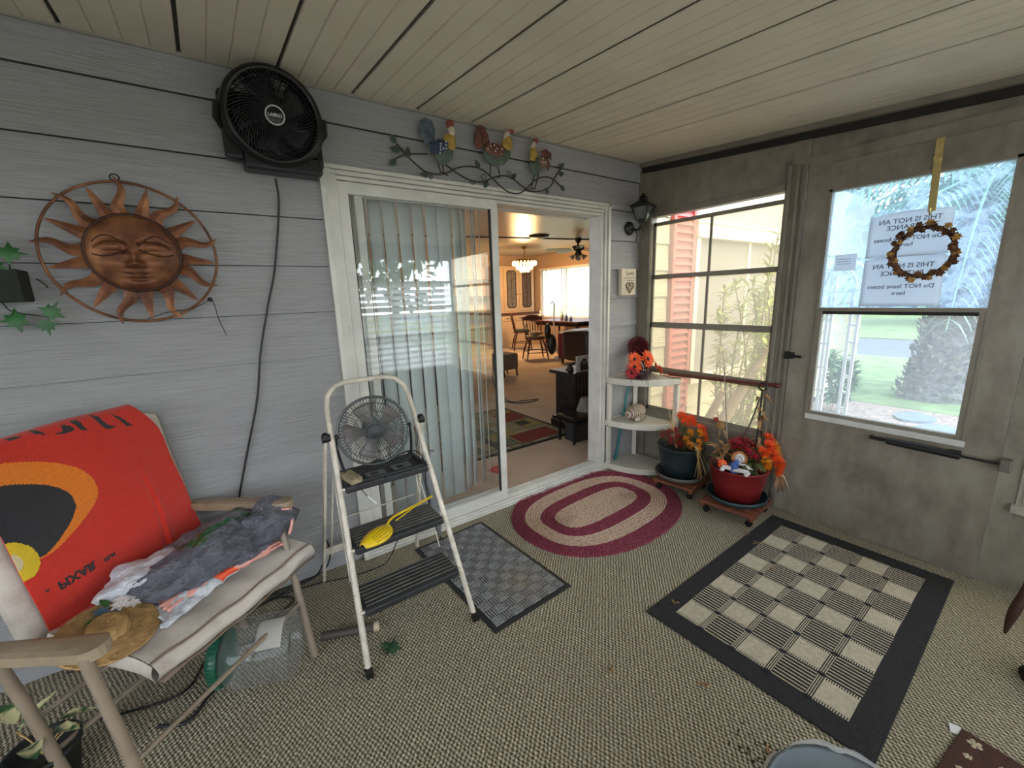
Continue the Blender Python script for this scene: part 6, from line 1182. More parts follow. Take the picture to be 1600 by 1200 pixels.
for z0_, z1_, lb, tt in ((1.475, 1.665, 'upper of two paper notices taped to the door glass, behind the wreath', 1), (1.245, 1.468, 'lower of two paper notices taped to the door glass, just above the mid rail', 0)):
    nt_ = thing('paper_notice', lb, 'notice', (-.008, -1.51, z0_), 0, 'paper notices on the door glass'); xo = -.0075
    def pf_(u, v, z0_=z0_, z1_=z1_): return Vector((xo - .0016 * math.sin(u * 9 + z0_ * 20) * math.sin(v * 7), -1.368 - .288 * u, z0_ + (z1_ - z0_) * v + (.012 * math.sin(u * 3) if v == 1 else 0)))
    mb = MB(); mb.grid(pf_, 14, 10, th=.0006); mb.build('sheet', M_pap, nt_)
    # printed on the far side: from inside the letters show reversed
    hh = z1_ - z0_
    for tx_, f_, s_ in (('THIS IS NOT AN', .84, .030), ('ENTRANCE', .69, .030), ('Do NOT leave boxes', .42, .027), ('here', .28, .027)):
        mb = MB(); mb.text(tx_, s_, basis((xo - .0035, -1.512, z0_ + hh * f_), (0, 1, 0), (0, 0, 1)), ext=.0003, bold=.0002); mb.build('lettering', M_txt, nt_)
cdn = thing('paper_card', 'small white card with a scribbled note taped at the left edge of the door glass', 'card', (-.008, -1.29, 1.42)); mb = MB(); mb.box((-.009, -1.335, 1.425), (-.006, -1.245, 1.505)); mb.build('sheet', M_pap, cdn); mb = MB()
for j in range(3): mb.tube([(-.0098, -1.255 - .003 * i, 1.482 - j * .012 + .002 * math.sin(i * 2.3 + j)) for i in range(20)], .0009, 4)
mb.build('scribble', M_txt, cdn)
# ================================================================ LAWN CHAIR WITH TOWEL, BAGS AND HAT
lc = thing('lawn_chair', 'tan tubular folding lawn chair with a pinkish white cushion against the siding', 'chair', (-2.85, -.45, F))
M_tube = mat('tan_painted_tube', srgb(142, 126, 108), .4, var=.18, vs_=14); M_arm = mat('tan_plastic_arm', srgb(150, 132, 108), .45, var=.15, vs_=18)
M_cush, t_, b_, o_ = nodes_of('faded_cushion_cloth'); n_ = noise_out(t_, coords(t_), 6, 6, .6); t_.links.new(ramp(t_, n_, [(.3, srgb(168, 150, 140)), (.5, srgb(200, 190, 178)), (.72, srgb(214, 196, 188))]), b_.inputs['Base Color']); b_.inputs['Roughness'].default_value = .9; bump(t_, b_, noise_out(t_, coords(t_), 160, 2), .2)
for pts in ([(-3.02, -.845, .57), (-2.985, -.862, .25), (-2.95, -.87, F)], [(-2.572, -.325, .57), (-2.548, -.466, .23), (-2.533, -.53, F)]):
    mb = MB(); mb.tube(pts, .0135, 10); mb.build('leg', M_tube, lc)
for pts in ([(-3.24, -.60, .52), (-3.225, -.56, .3), (-3.17, -.62, F)], [(-2.86, -.07, .56), (-2.80, -.12, .3), (-2.74, -.19, F)]):
    mb = MB(); mb.tube(pts, .0145, 10); mb.build('leg', M_tube, lc)
for a, b, r in (((-2.985, -.862, .25), (-2.548, -.466, .23), .0075), ((-3.2, -.56, .14), (-2.77, -.165, .14), .009), ((-3.22, -.52, .24), (-2.79, -.14, .24), .007), ((-2.92, -.745, .352), (-2.50, -.385, .36), .006)):
    mb = MB(); mb.tube([a, b], r, 8); mb.build('crossbar', M_tube, lc)
mb = MB(); mb.tube([(-2.92, -.735, .36), (-3.18, -.43, .38), (-3.265, -.33, .92), (-3.24, -.305, .94), (-2.965, -.052, .93), (-2.93, -.04, .91), (-2.865, -.06, .40), (-2.50, -.37, .37)], .0105, 10); mb.build('seat_and_back_frame', M_tube, lc)
for fr, re in (((-2.985, -.845, .572), (-3.32, -.565, .522)), ((-2.520, -.345, .58), (-2.84, -.065, .565))):
    a = Vector(fr); b = Vector(re); d = (b - a).normalized(); s_ = Vector((0, 0, 1)).cross(d).normalized(); L = (b - a).length; pl = []
    for i in range(9): t = -PI / 2 + PI * i / 8; pl.append((-.012 + .030 - .030 * math.cos(t) * 1.0, .033 * math.sin(t)))
    pl = [(0.0 + .02 * (1 - math.cos(t)), .034 * math.sin(t)) for t in [-PI / 2 + PI * i / 8 for i in range(9)]]
    front = [(.03 - .035 * math.cos(t), .034 * math.sin(t)) for t in [PI / 2 - PI * i / 8 for i in range(9)]][::-1]
    poly = front + [(L * .5, .030), (L, .024), (L + .015, 0), (L, -.024), (L * .5, -.030)]
    poly = [(x, -y) for x, y in poly]; poly = [(x, y) for x, y in poly]
    mb = MB(); mb.prism(poly, .018, basis(a, d, s_), dome=.006); mb.prism([(x * .98, y * .85) for x, y in poly], .012, basis(a - Vector((0, 0, .011)), d, s_)); mb.build('armrest', M_arm, lc)
B0, B1, T1 = Vector((-3.19, -.455, .45)), Vector((-2.82, -.075, .47)), Vector((-2.885, -.05, .955)); bu, bv = B1 - B0, T1 - B1; bn = bu.cross(bv).normalized()
def back(u, v, off):
    vv = min(v, 1.085); p = B0 + bu * u + bv * vv + bn * off
    if v > 1.085:
        t = (v - 1.085) / .12 * PI; r = .018 + off; p = B0 + bu * u + bv * 1.085 + bn * (r * math.cos(t) - .018) + bv.normalized() * r * math.sin(t)
    p.z -= .014 * max(0, (abs(u - .5) - .34) / .16) ** 2 * (1 if v > .9 else 0) * (v - .9) * 10
    return p
def cushb(u, v):
    uu = -.09 + 1.115 * u; vv = -.05 + 1.12 * v; e = min(u, 1 - u, v, 1 - v); return back(uu, vv, -.004 - .018 * (1 - min(1, e * 14)) ** 2 + .002 * math.sin(u * 17) * math.sin(v * 11))
mb = MB(); mb.grid(cushb, 30, 30, th=.022); mb.build('back_cushion', M_cush, lc)
S0f, S0n, S0r, S0q = Vector((-2.478, -.390, .422)), Vector((-2.931, -.757, .428)), Vector((-2.80, -.075, .462)), Vector((-3.18, -.47, .452))
def seat(u, v, off=0):   # u: near -> far, v: front -> rear
    a = S0n.lerp(S0f, u); b = S0q.lerp(S0r, u); p = a.lerp(b, v); e = min(v * 5, 1); return p + Vector((0, 0, off - .012 * (1 - e) ** 2 - .010 * math.sin(PI * u) + .003 * math.sin(u * 23 + v * 9)))
mb = MB(); mb.grid(lambda u, v: seat(u, v), 30, 16); 
mb.grid(lambda u, v: seat(u, 0) + Vector((.010 * math.sin(PI * v), -.010 * math.sin(PI * v), -.048 * v - .006 * math.sin(u * 19) * math.sin(PI * v))), 30, 8)
mb.grid(lambda u, v: seat(u, 1 - v) - Vector((0, 0, .05)), 20, 8)
mb.grid(lambda u, v: seat(0, u) + Vector((-.006 * math.sin(PI * v), -.004, -.05 * v)), 12, 6); mb.grid(lambda u, v: seat(1, 1 - u) + Vector((.008 * math.sin(PI * v), 0, -.05 * v)), 12, 6)
sc_o = mb.build('seat_cushion', M_cush, lc)
mb = MB(); mb.tube([seat(i / 30, .02, .001) for i in range(31)], .0035, 6); mb.tube([seat(i / 30, 0, 0) + Vector((.008, -.008, -.048)) for i in range(31)], .0035, 6); mb.build('piping', mat('brown_piping', srgb(128, 108, 94), .8), sc_o)
# --- the towel
EMB = {'edgeR': [(0.873, 1.069), (0.933, 0.914), (0.954, 0.707), (0.957, 0.517), (0.971, 0.313), (0.97, 0.079), (0.642, 0.059), (0.419, 0.002), (0.312, -0.149)], 'cushR': [(0.915, 1.047), (0.985, 0.984), (1.014, 0.912), (1.017, 0.725), (1.011, 0.504), (1.027, 0.297), (1.025, 0.076)], 'top': [(0.179, 1.129), (0.33, 1.122), (0.503, 1.119), (0.664, 1.123), (0.79, 1.105), (0.873, 1.069)], 'left': [(-0.008, 0.548), (-0.011, 0.407), (-0.005, 0.243), (0.002, 0.122)], 'orange': [(-0.057, 1.001), (0.075, 1.02), (0.142, 1.013), (0.207, 0.989), (0.31, 0.937), (0.413, 0.849), (0.459, 0.759), (0.469, 0.673), (0.448, 0.604), (0.384, 0.538), (0.287, 0.472), (0.182, 0.422), (0.107, 0.418), (-0.05, 0.418), (-0.152, 0.509), (-0.142, 0.825)], 'black': [(-0.017, 0.935), (0.104, 0.895), (0.201, 0.85), (0.286, 0.786), (0.332, 0.715), (0.344, 0.643), (0.333, 0.597), (0.29, 0.536), (0.216, 0.472), (0.152, 0.432), (0.105, 0.426), (-0.038, 0.455), (-0.124, 0.596), (-0.098, 0.795)], 'bar': [(0.069, 0.918), (0.11, 0.892), (0.103, 0.783), (0.086, 0.642), (0.015, 0.663), (-0.007, 0.68)], 'disc': [(0.095, 0.393), (0.082, 0.368), (0.065, 0.349), (0.043, 0.339), (0.02, 0.337), (-0.003, 0.345), (-0.026, 0.36), (-0.045, 0.383), (-0.061, 0.41), (-0.072, 0.441), (-0.077, 0.472), (-0.077, 0.503), (-0.071, 0.532), (-0.06, 0.556), (-0.044, 0.574), (-0.025, 0.586), (-0.003, 0.589), (0.02, 0.585), (0.043, 0.572), (0.063, 0.551), (0.081, 0.524), (0.094, 0.492), (0.101, 0.458), (0.101, 0.424)], 'disc2': [(0.035, 0.435), (0.027, 0.419), (0.015, 0.409), (0.001, 0.408), (-0.012, 0.414), (-0.023, 0.428), (-0.029, 0.447), (-0.031, 0.468), (-0.027, 0.487), (-0.019, 0.503), (-0.008, 0.513), (0.005, 0.515), (0.018, 0.509), (0.029, 0.495), (0.036, 0.476), (0.038, 0.455)], 'pix': [(0.087, 0.187), (0.297, 0.194), (0.091, 0.235), (0.335, 0.218), (0.415, 0.195), (-0.011, 0.236), (0.061, 0.218)], 'lets': [[(0.795, 0.984), (0.762, 0.99), (0.736, 1.049), (0.7, 1.104), (0.745, 1.073), (0.781, 1.011)], [(0.702, 1.014), (0.657, 1.009), (0.632, 1.029), (0.604, 1.1), (0.594, 1.129), (0.628, 1.11), (0.658, 1.045)], [(0.545, 1.045), (0.513, 1.064), (0.485, 1.12), (0.522, 1.118)], [(0.49, 1.08), (0.441, 1.069), (0.385, 1.087), (0.43, 1.092), (0.438, 1.114), (0.47, 1.101)], [(0.357, 1.092), (0.316, 1.104), (0.303, 1.139), (0.331, 1.127)], [(0.269, 1.107), (0.216, 1.107), (0.193, 1.129), (0.237, 1.127)]]}
def inside(poly, x, y):
    c = False; n = len(poly)
    for i in range(n):
        x1, y1 = poly[i]; x2, y2 = poly[i - 1]
        if (y1 > y) != (y2 > y) and x < (x2 - x1) * (y - y1) / (y2 - y1) + x1: c = not c
    return c
def smooth(poly): return [(p.x, p.y) for p in spline([Vector((x, y, 0)) for x, y in poly + poly[:1]], 5)][:-1]
P_or, P_bk, P_d1, P_d2 = smooth(EMB['orange']), smooth(EMB['black']), EMB['disc'], EMB['disc2']
def umax(v): 
    if v > .85: return .95 - .10 * min(1, (v - .85) / .26) ** 2
    return .972 - .02 * v
def tow_uv(u, v):
    vv = -.22 + 1.42 * v; um = umax(min(vv, 1.12)); u0 = .006
    if vv < .05: um = .97 - .0 * (.05 - vv)
    return u0 + (um - u0) * u, vv
def towel(u, v):
    uu, vv = tow_uv(u, v); w_ = .0028 * math.sin(uu * 9 + vv * 3) + .0022 * math.sin(vv * 13 - uu * 4)
    w_ += -.009 * math.exp(-((uu - (.70 + .03 * math.sin(vv * 4))) / .014) ** 2) * max(0, min(1, (.72 - vv) * 3)) + .006 * math.exp(-((uu - .74) / .03) ** 2) * max(0, min(1, (.72 - vv) * 3))
    if vv >= 0: return back(uu, vv, .012 + w_)
    p = back(uu, 0, .012 + w_); f = (bn - bv.normalized() * bn.z * 0); f = Vector((.707, -.707, -.02)); d = -vv * bv.length; return p + f * d * .95 + Vector((0, 0, -.012 * min(1, d * 12)))
def tcol(u, v):
    uu, vv = tow_uv(u, v)
    if inside(P_d2, uu, vv): return 4
    if inside(P_d1, uu, vv): return 3
    if inside(P_bk, uu, vv): return 2
    if inside(P_or, uu, vv): return 1
    for q in EMB['lets']:
        if inside(q, uu, vv): return 2
    return 0
tw = thing('beach_towel', 'red beach towel with an orange, black and yellow design draped over the lawn chair back', 'towel', (-3.0, -.26, .45))
tm = [mat('towel_%s' % k, c, .95, var=.08, vs_=90, bmp=.5, bs=220, sheen=.3) for k, c in (('red', srgb(206, 44, 26)), ('orange', srgb(236, 126, 26)), ('black', srgb(42, 40, 44)), ('yellow', srgb(226, 190, 30)), ('cream', srgb(220, 200, 160)))]
mb = MB(); mb.grid(towel, 210, 190, th=.004, mfn=tcol); mb.build('cloth', tm, tw)
mb = MB()
def tt(s, u, v, size, ang=0, bold=.0006):
    o = back(u, v, .0165); x = bu.normalized(); y = -bv.normalized(); x2 = (x * math.cos(ang) + y * math.sin(ang)); y2 = (y * math.cos(ang) - x * math.sin(ang)); mb.text(s, size, basis(o, x2, y2), ext=.0006, bold=bold)
tt('PIXAR', .205, .215, .036, -.02, .0014); mb.build('lettering', tm[2], tw); mb = MB(); tt('FILM', .375, .208, .017, -.02, .0006); mb.build('lettering', tm[2], tw); mb = MB(); tt('A', .065, .226, .013); mb.build('lettering', tm[2], tw)
# --- crumpled bags
def lump(c, ax, ay, az, rx, ry, rz, amp, fr, seed, cut=-1.0, nu=60, nv=40):
    """crumpled closed skin round an ellipsoid with axes ax, ay, az; below cut it is pressed flat"""
    c = Vector(c); ax, ay, az = [Vector(a).normalized() for a in (ax, ay, az)]
    def f(u, v):
        a = 2 * PI * u; b = PI * v; d = Vector((math.sin(b) * math.cos(a), math.sin(b) * math.sin(a), math.cos(b)))
        q = d * fr + Vector((seed, seed * 1.7, 0)); n1 = .55 + .75 * noise.noise(q * .6) + .30 * (.5 - abs(noise.noise(q * 1.5))) + .10 * (.5 - abs(noise.noise(q * 3.4))); k = 1 - amp * .6 + amp * 1.0 * n1
        z = max(cut, d.z * k); return c + ax * (rx * d.x * k) + ay * (ry * d.y * k) + az * (rz * z)
    return f
wdir = Vector((.747, .665, .0)); fdir = Vector((.665, -.747, 0)); updir = Vector((0, 0, 1))
M_bagg, t_, b_, o_ = nodes_of('grey_plastic_bag'); n_ = noise_out(t_, coords(t_), 26, 6, .65); t_.links.new(ramp(t_, n_, [(.3, srgb(82, 82, 94)), (.6, srgb(128, 128, 140))]), b_.inputs['Base Color']); b_.inputs['Roughness'].default_value = .28; bump(t_, b_, n_, 1.0, .05)
M_bagw, t_, b_, o_ = nodes_of('white_plastic_bag'); n_ = noise_out(t_, coords(t_), 24, 6, .65); t_.links.new(ramp(t_, n_, [(.3, srgb(176, 182, 196)), (.6, srgb(222, 222, 226))]), b_.inputs['Base Color']); b_.inputs['Roughness'].default_value = .3; bump(t_, b_, n_, .9, .02)
M_bagp = mat('pink_plastic', srgb(228, 160, 148), .35, var=.15, vs_=20, bmp=.6, bs=40); M_bago = mat('orange_red_print', srgb(232, 84, 50), .4, var=.1)
M_grn, t_, b_, o_ = nodes_of('green_print'); n_ = noise_out(t_, coords(t_, (1, 1, 1)), 50, 4); t_.links.new(ramp(t_, n_, [(.42, srgb(18, 76, 38)), (.56, srgb(60, 98, 70)), (.7, srgb(130, 138, 140))]), b_.inputs['Base Color']); b_.inputs['Roughness'].default_value = .35
gb = thing('plastic_bag', 'grey plastic grocery bag with green print crumpled on the lawn chair seat', 'bag', (-2.72, -.32, .45))
f1 = lump((-2.765, -.345, .505), (.747, .665, .06), fdir, (-.05, -.04, 1), .245, .145, .075, .5, 2.4, 3.3, -.7, 120, 70)
def gcol(u, v):
    p = f1(u, v); q = p - Vector((-2.765, -.345, .505)); x = q.dot(wdir); y = q.dot(fdir)
    if q.z < .0: return 0
    a = (-.12 < x < .07 and abs(y - .03 - .12 * x) < .012 + .045 * max(0, (-x - .0) / .12)); b = (.09 < x < .16 and -.03 < y < .12 and (abs(x - .125) > .010)); return 1 if (a or b) else 0
mb = MB(); mb.grid(f1, 140, 80, mfn=gcol); mb.grid(lump((-2.605, -.325, .53), wdir, fdir, updir, .105, .085, .068, .5, 2.6, 8.1, -.95), 60, 40); mb.build('bag_body', [M_bagg, M_grn], gb)
mb = MB(); mb.tube(spline([(-2.60, -.30, .59), (-2.545, -.33, .585), (-2.525, -.36, .56), (-2.53, -.38, .52), (-2.545, -.385, .48)], 4), .006, 6); mb.tube(spline([(-2.62, -.33, .585), (-2.57, -.36, .58), (-2.53, -.37, .575)], 4), .005, 6); mb.build('pink_handles', M_bagp, gb)
wb = thing('plastic_bag', 'white and pink plastic bag with orange red print spread under the grey bag', 'bag', (-2.85, -.5, .44))
def sheet(a, b, c, d, amp, seed, lift=0):
    a, b, c, d = [Vector(x) for x in (a, b, c, d)]
    def f(u, v):
        p = a.lerp(b, u).lerp(d.lerp(c, u), v); q = Vector((u * 5, v * 5, seed)); e = min(1, 6 * min(u, 1 - u, v, 1 - v)); edge = .018 * noise.noise(Vector((u * 7, v * 7, seed + 4)))
        return p + Vector((edge, edge, lift * e + amp * abs(noise.noise(q)) + amp * .5 * abs(noise.noise(q * 2.5))))
    return f
mb = MB(); mb.grid(sheet((-2.90, -.655, .447), (-2.60, -.36, .447), (-2.74, -.22, .468), (-2.99, -.50, .462), .022, 2.2, .012), 60, 30, th=.002); mb.grid(lump((-2.96, -.415, .497), wdir, fdir, updir, .12, .095, .05, .5, 2.6, 5.5, -.9), 70, 40); mb.build('white_film', M_bagw, wb)
mb = MB(); mb.grid(sheet((-2.90, -.60, .458), (-2.56, -.385, .440), (-2.58, -.37, .452), (-2.93, -.55, .470), .014, 6.2, .016), 50, 10, th=.002, mfn=lambda u, v: 1 if (.34 < u < .52 and v < .75) else 0); mb.build('pink_edge', [M_bagp, M_bago], wb)
# --- straw hat
ht = thing('straw_hat', 'small woven straw hat with blue and white flowers on the near end of the seat', 'hat', (-3.03, -.62, .44)); HC = Vector((-3.03, -.61, .478)); Hn = Vector((.20, -.24, 1)).normalized(); HM = TR(HC) @ rot_to(Hn)
M_str = mat('woven_straw', srgb(176, 138, 88), .7, var=.3, vs_=40, bmp=.7, bs=90)
prof = []; 
for i in range(36): r = .112 * (1 - i / 36); z = .0032 * (i % 2) + (.0 if r > .045 else .028 * math.sqrt(max(0, 1 - (r / .047) ** 4))) - .008 * (r / .112) ** 3 + .004; prof.append((r, z))
mb = MB(HM); mb.lathe(prof + [(0, .038)], 60); mb.lathe([(.112, -.006), (.05, 0), (0, 0)], 40); mb.build('woven_brim_and_crown', M_str, ht)
for dx, dy, r, mm in ((.055, .04, .018, M_dw), (.078, .02, .016, M_dw), (.07, .055, .016, M_dw), (.095, .045, .014, M_dw), (.02, .055, .017, mat('slate_blue_petal', srgb(72, 96, 112), .7, var=.3)), (.035, .03, .014, mat('slate_blue_petal', srgb(72, 96, 112), .7))):
    M_ = HM @ TR((dx, dy, .014)); mb = MB(M_)
    for k in range(6): a = 2 * PI * k / 6; mb.leaf((0, 0, 0), (math.cos(a), math.sin(a), .35), r * 1.3, r * .8, fold=.2)
    mb.ell((0, 0, .003), (.004, .004, .003), 8); mb.build('cloth_flower', mm, ht)
for p_, d_2 in (((.02, .03, .012), (-1, .6, .1)), ((.04, .06, .012), (.2, 1, .1))): mb = MB(HM); mb.leaf(p_, d_2, .048, .021); mb.build('cloth_leaf', M_ivy, ht)

# ================================================================ ON THE CARPET, LEFT
jg = thing('plastic_jar', 'large clear plastic jar with a green lid lying on its side under the lawn chair', 'jar', (-2.70, -.53, F)); JA = Vector((-2.80, -.470, .141)); JB = Vector((-2.588, -.553, .141)); JD = (JB - JA).normalized(); JM = TR(JA) @ rot_to(JD); JL = (JB - JA).length
M_jar = glass('clear_jar_plastic', (.965, .97, .97), .11, (.72, .74, .74), ior=1.35, spec_rough=.08, tl=.3)
mb = MB(JM); R_ = .113; mb.lathe([(R_ * .72, -.005), (R_ * .80, .012), (R_ * .97, .035), (R_, .05), (R_ * .99, .07), (R_, .075), (R_ * .99, .09), (R_, .095), (R_, JL * .92), (R_ * .96, JL * .99), (R_ * .84, JL + .004), (R_ * .78, JL - .01), (0, JL - .016)], 44); mb.build('jar_body', M_jar, jg)
M_lid = mat('green_lid', srgb(20, 84, 62), .35, var=.08)
mb = MB(JM); mb.lathe([(0, -.032), (R_ * .74, -.032), (R_ * .82, -.026), (R_ * .84, .0), (R_ * .80, .006), (R_ * .76, -.002), (0, -.004)], 44)
for k in range(40): a = 2 * PI * k / 40; mb.tube([(R_ * .835 * math.cos(a), R_ * .835 * math.sin(a), -.026), (R_ * .845 * math.cos(a), R_ * .845 * math.sin(a), .0)], .0018, 4)
mb.build('lid', M_lid, jg)
def lab(u, v): z = JL * (.56 + .40 * u); a0 = .55; t = a0 + 1.25 * v; return JM @ Vector(((R_ + .001) * math.cos(t), (R_ + .001) * math.sin(t), z))
mb = MB(); 
zax = JM.to_3x3(); best = max([k * .1 for k in range(63)], key=lambda t: (zax @ Vector((math.cos(t), math.sin(t), 0))).dot(Vector((0, -.35, .94))))
def lab(u, v): z = JL * (.55 + .36 * u); t = best - .35 + .95 * v; rr = R_ + .001; return JM @ Vector((rr * math.cos(t), rr * math.sin(t), z))
mb.grid(lab, 8, 10, th=.0006); mb.build('paper_label', mat('grey_white_label', srgb(178, 174, 166), .4, var=.06), jg)
mb = MB(); cA, cB = Vector((-2.475, -.478, .046)), Vector((-2.292, -.552, .044)); mb.cyl(cA - (cB - cA) * .12, cB - (cB - cA) * .1, .017, n=14); cs2 = thing('rolled_tube', 'dark cardboard tube with a pale end on the carpet between the jar and the ladder', 'tube', ((cA.x + cB.x) / 2, (cA.y + cB.y) / 2, F)); mb.build('tube_body', mat('dark_tube', srgb(74, 68, 62), .6), cs2); mb = MB(); mb.cyl(cB - (cB - cA) * .1, cB, .0185, n=14); mb.build('pale_end_cap', mat('wood_end', srgb(196, 176, 150), .6), cs2)
# fallen green ivy leaf, dry leaves and crumbs
mb = MB(); ivyleaf(mb, (-2.288, -.690, F + .012), (.45, .7, .1), .052, up=(0, -.1, 1)); ivyleaf(mb, (-2.288, -.690, F + .010), (.45, .7, .1), .052, up=(0, -.1, 1)); ivyleaf(mb, (-2.30, -.672, F + .022), (-.6, .5, .2), .03, up=(0, -.1, 1)); tag(mb.build('fallen_leaf', mat('dull_fallen_leaf', srgb(48, 78, 52), .6, var=.3, vs_=60)), 'green ivy leaf fallen on the carpet in front of the step ladder', 'leaf')
random.seed(77)
dried = [(-1.684, -1.265, .022, 'tan dried petal on the carpet left of the checked rug'), (-1.470, -1.490, .024, 'curled brown leaf on the carpet near the lower left edge of the checked rug'), (-.66, -1.36, .020, 'tan dried leaf on the middle of the checked rug'), (-.50, -1.21, .024, 'brown dried leaf on the upper left cream square of the checked rug'), (-1.225, -1.205, .02, 'small tan leaf at the left corner of the checked rug'), (-1.53, -1.72, .022, 'red brown dried petals on the carpet beside the waste bin'), (-.45, -1.12, .03, 'dry leaf lying in front of the storm door threshold')]
for x, y, s_, lb in dried:
    zz = F + (.010 if -1.32 < x < -.1 and -1.9 < y < -1.12 else .003); mb = MB()
    for k in range(3): mb.leaf((x + rnd(-.006, .006), y + rnd(-.006, .006), zz + .002 * k), (rnd(-1, 1), rnd(-1, 1), .15), s_, s_ * .45, fold=.3)
    mb.ell((x, y, zz), (s_ * .2, s_ * .2, .003), 6); tag(mb.build('dried_leaf', M_dry), lb, 'dried leaf', 'dried leaves on the floor')
mb = MB()
for k in range(90):
    x, y = rnd(-2.2, -.9), rnd(-1.85, -.9) if k % 3 else rnd(-1.0, -.3)
    if -1.34 < x and y < -1.1: x -= .5
    if -1.98 < x < -1.44 and y > -.9: y = -.98
    mb.ell((x, y, F + .001), (rnd(.001, .004), rnd(.001, .003), .0015), 5)
for k in range(60): mb.ell((rnd(-1.60, -1.5), rnd(-1.80, -1.62), F + .002), (rnd(.002, .005), rnd(.002, .005), .002), 5)
tag(mb.build('floor_crumbs', mat('dark_crumbs', srgb(58, 44, 36), .9)), 'scattered dark crumbs and bits of dry leaf on the carpet', 'debris', kind='stuff')
# cords along the wall
mb = MB(); mb.tube(spline([(-3.3, -.05, .034), (-3.0, -.07, .031), (-2.75, -.10, .031), (-2.6, -.06, .031), (-2.45, -.045, .04), (-2.40, -.05, .10), (-2.385, -.05, .17), (-2.375, -.035, .22), (-2.36, -.03, .17), (-2.365, -.035, .10), (-2.42, -.03, .04), (-2.6, -.03, .031), (-2.9, -.035, .031)], 6), .0035, 6); tag(mb.build('extension_cord', M_blk), 'black extension cord looped along the foot of the siding behind the lawn chair', 'cord')
mb = MB(); mb.tube(spline([(-3.2, -.35, .031), (-2.95, -.42, .031), (-2.86, -.28, .031), (-2.72, -.30, .031), (-2.62, -.20, .031), (-2.55, -.14, .031), (-2.62, -.08, .031), (-2.8, -.12, .031), (-3.0, -.2, .031)], 6), .004, 6); tag(mb.build('power_cord', M_blk), 'black cord lying tangled on the carpet under the lawn chair', 'cord')
mb = MB(); mb.tube(spline([(-3.0, -.52, .033), (-2.92, -.56, .034), (-2.86, -.48, .033), (-2.78, -.40, .033)], 6), .006, 6); tag(mb.build('garden_hose', mat('black_hose', srgb(30, 30, 32), .4)), 'short black hose end on the carpet behind the near chair leg', 'hose')
# house plant at the lower left
pp = thing('house_plant', 'pot plant with cream and green leaves in a dark pot at the lower left corner', 'plant', (-3.27, -.52, F)); M_drk = mat('black_nursery_pot', srgb(34, 38, 36), .5, var=.2)
mb = MB(); mb.lathe([(0, 0), (.06, 0), (.078, .11), (.083, .11), (.083, .125), (.074, .125), (.07, .10), (0, .10)], 28, TR((-3.235, -.535, F))); mb.build('pot', M_drk, pp); M_var, t_, b_, o_ = nodes_of('variegated_leaf'); n_ = noise_out(t_, coords(t_), 22, 3); t_.links.new(ramp(t_, n_, [(.46, srgb(52, 92, 48)), (.56, srgb(208, 200, 150))]), b_.inputs['Base Color']); b_.inputs['Roughness'].default_value = .4
for x, y, z, d, L_, W_ in ((-3.31, -.50, .15, (-.1, -.6, .35), .11, .055), (-3.27, -.52, .17, (.6, .4, .5), .10, .03), (-3.24, -.57, .15, (.3, -.7, .3), .10, .05), (-3.20, -.55, .15, (.7, -.5, .2), .08, .035), (-3.29, -.46, .15, (-.4, .6, .4), .09, .045), (-3.2, -.5, .14, (.9, .1, -.1), .08, .03)):
    mb = MB(); mb.leaf((x, y, z + .05), d, L_, W_, fold=.2); mb.leaf(Vector((x, y, z + .0485)), d, L_, W_, fold=.2); mb.build('leaf', M_var, pp)
mb = MB(); [mb.tube(spline([(-3.235, -.535, .13), (-3.25 + k * .02, -.53, .18), (-3.28 + k * .035, -.50 - .02 * k, .205)], 3), .002, 5) for k in range(5)]; mb.build('stem', M_straw, pp)
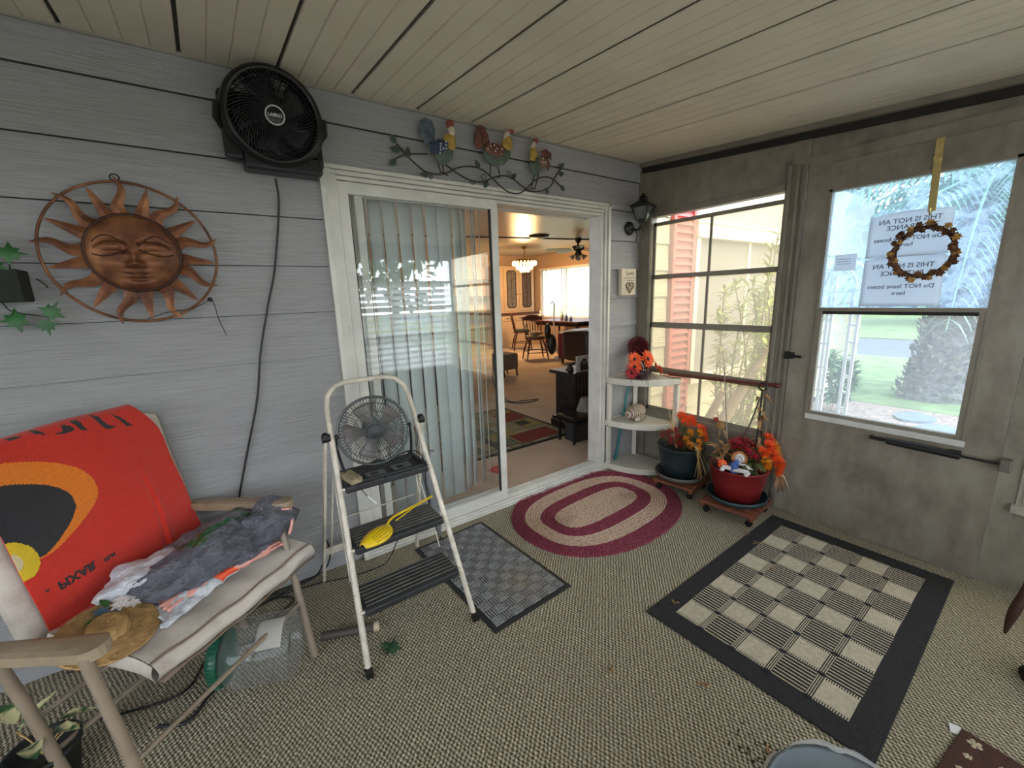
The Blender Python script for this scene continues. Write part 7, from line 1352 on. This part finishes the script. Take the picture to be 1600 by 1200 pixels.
# waste bin with liner at the bottom edge
BC = Vector((-1.785, -1.965, F)); wbn = thing('waste_bin', 'waste bin with a clear plastic liner folded over its rim at the bottom edge', 'bin', tuple(BC)); M_bin = mat('dark_grey_bin', srgb(84, 92, 96), .4, var=.1)
mb = MB(); mb.lathe([(0, 0), (.115, 0), (.155, .285), (.160, .285), (.158, .29), (.150, .285), (.112, .01), (0, .01)], 40, TR(BC)); mb.build('bin_body', M_bin, wbn)
M_liner = glass('clear_bin_liner', (.94, .95, .96), .42, (.90, .92, .95), ior=1.45, spec_rough=.12, tl=.4)
def liner(u, v):
    a = 2 * PI * u; w_ = 1 + .02 * math.sin(a * 9) + .015 * math.sin(a * 17 + 2)
    if v < .5: s_ = v / .5; r = .165 + .006 * math.sin(s_ * PI); z = .17 + .125 * s_ + .01 * math.sin(a * 5) * (1 - s_)
    else: s_ = (v - .5) / .5; r = .160 - .026 * s_; z = .295 - .25 * s_
    return BC + Vector((r * w_ * math.cos(a), r * w_ * math.sin(a), z + .008 * math.sin(a * 3)))
mb = MB(); mb.grid(liner, 96, 20); mb.build('plastic_liner', M_liner, wbn)
# right edge: dried pod leaf and white round thing
mb = MB(); mb.tube(spline([(-.60, -2.082, .40), (-.605, -2.08, .34), (-.62, -2.068, .27), (-.622, -2.062, .22), (-.618, -2.058, .17)], 5), [.014 * math.sin(PI * (.15 + .8 * i / 20)) + .001 for i in range(21)], 7, sx=.6)
mb.tube(spline([(-.60, -2.084, .38), (-.61, -2.07, .30), (-.615, -2.066, .24)], 4), .005, 5)
pt = thing('potted_plant', 'dried brown leaf of a potted plant hanging at the right edge', 'plant', (-.56, -2.17, F)); mb.build('dried_leaf', mat('dark_dried_leaf', srgb(66, 38, 28), .6, var=.3, vs_=30), pt)
mb = MB(); mb.tube(spline([(-.56, -2.17, .2), (-.56, -2.15, .36), (-.59, -2.10, .42), (-.60, -2.082, .40)], 4), .006, 6); mb.build('stem', M_stem, pt)
mb = MB(); mb.lathe([(0, 0), (.05, 0), (.066, .07), (.058, .13), (.05, .13), (.05, .12), (0, .11)], 28, TR((-.575, -2.175, F))); mb.build('pot', mat('white_glazed_pot', srgb(206, 204, 200), .2), pt); mb = MB(); mb.lathe([(0, 0), (.068, 0), (.072, .012), (0, .010)], 28, TR((-.575, -2.175, F - .0005))); mb.build('saucer', M_blk, pt)
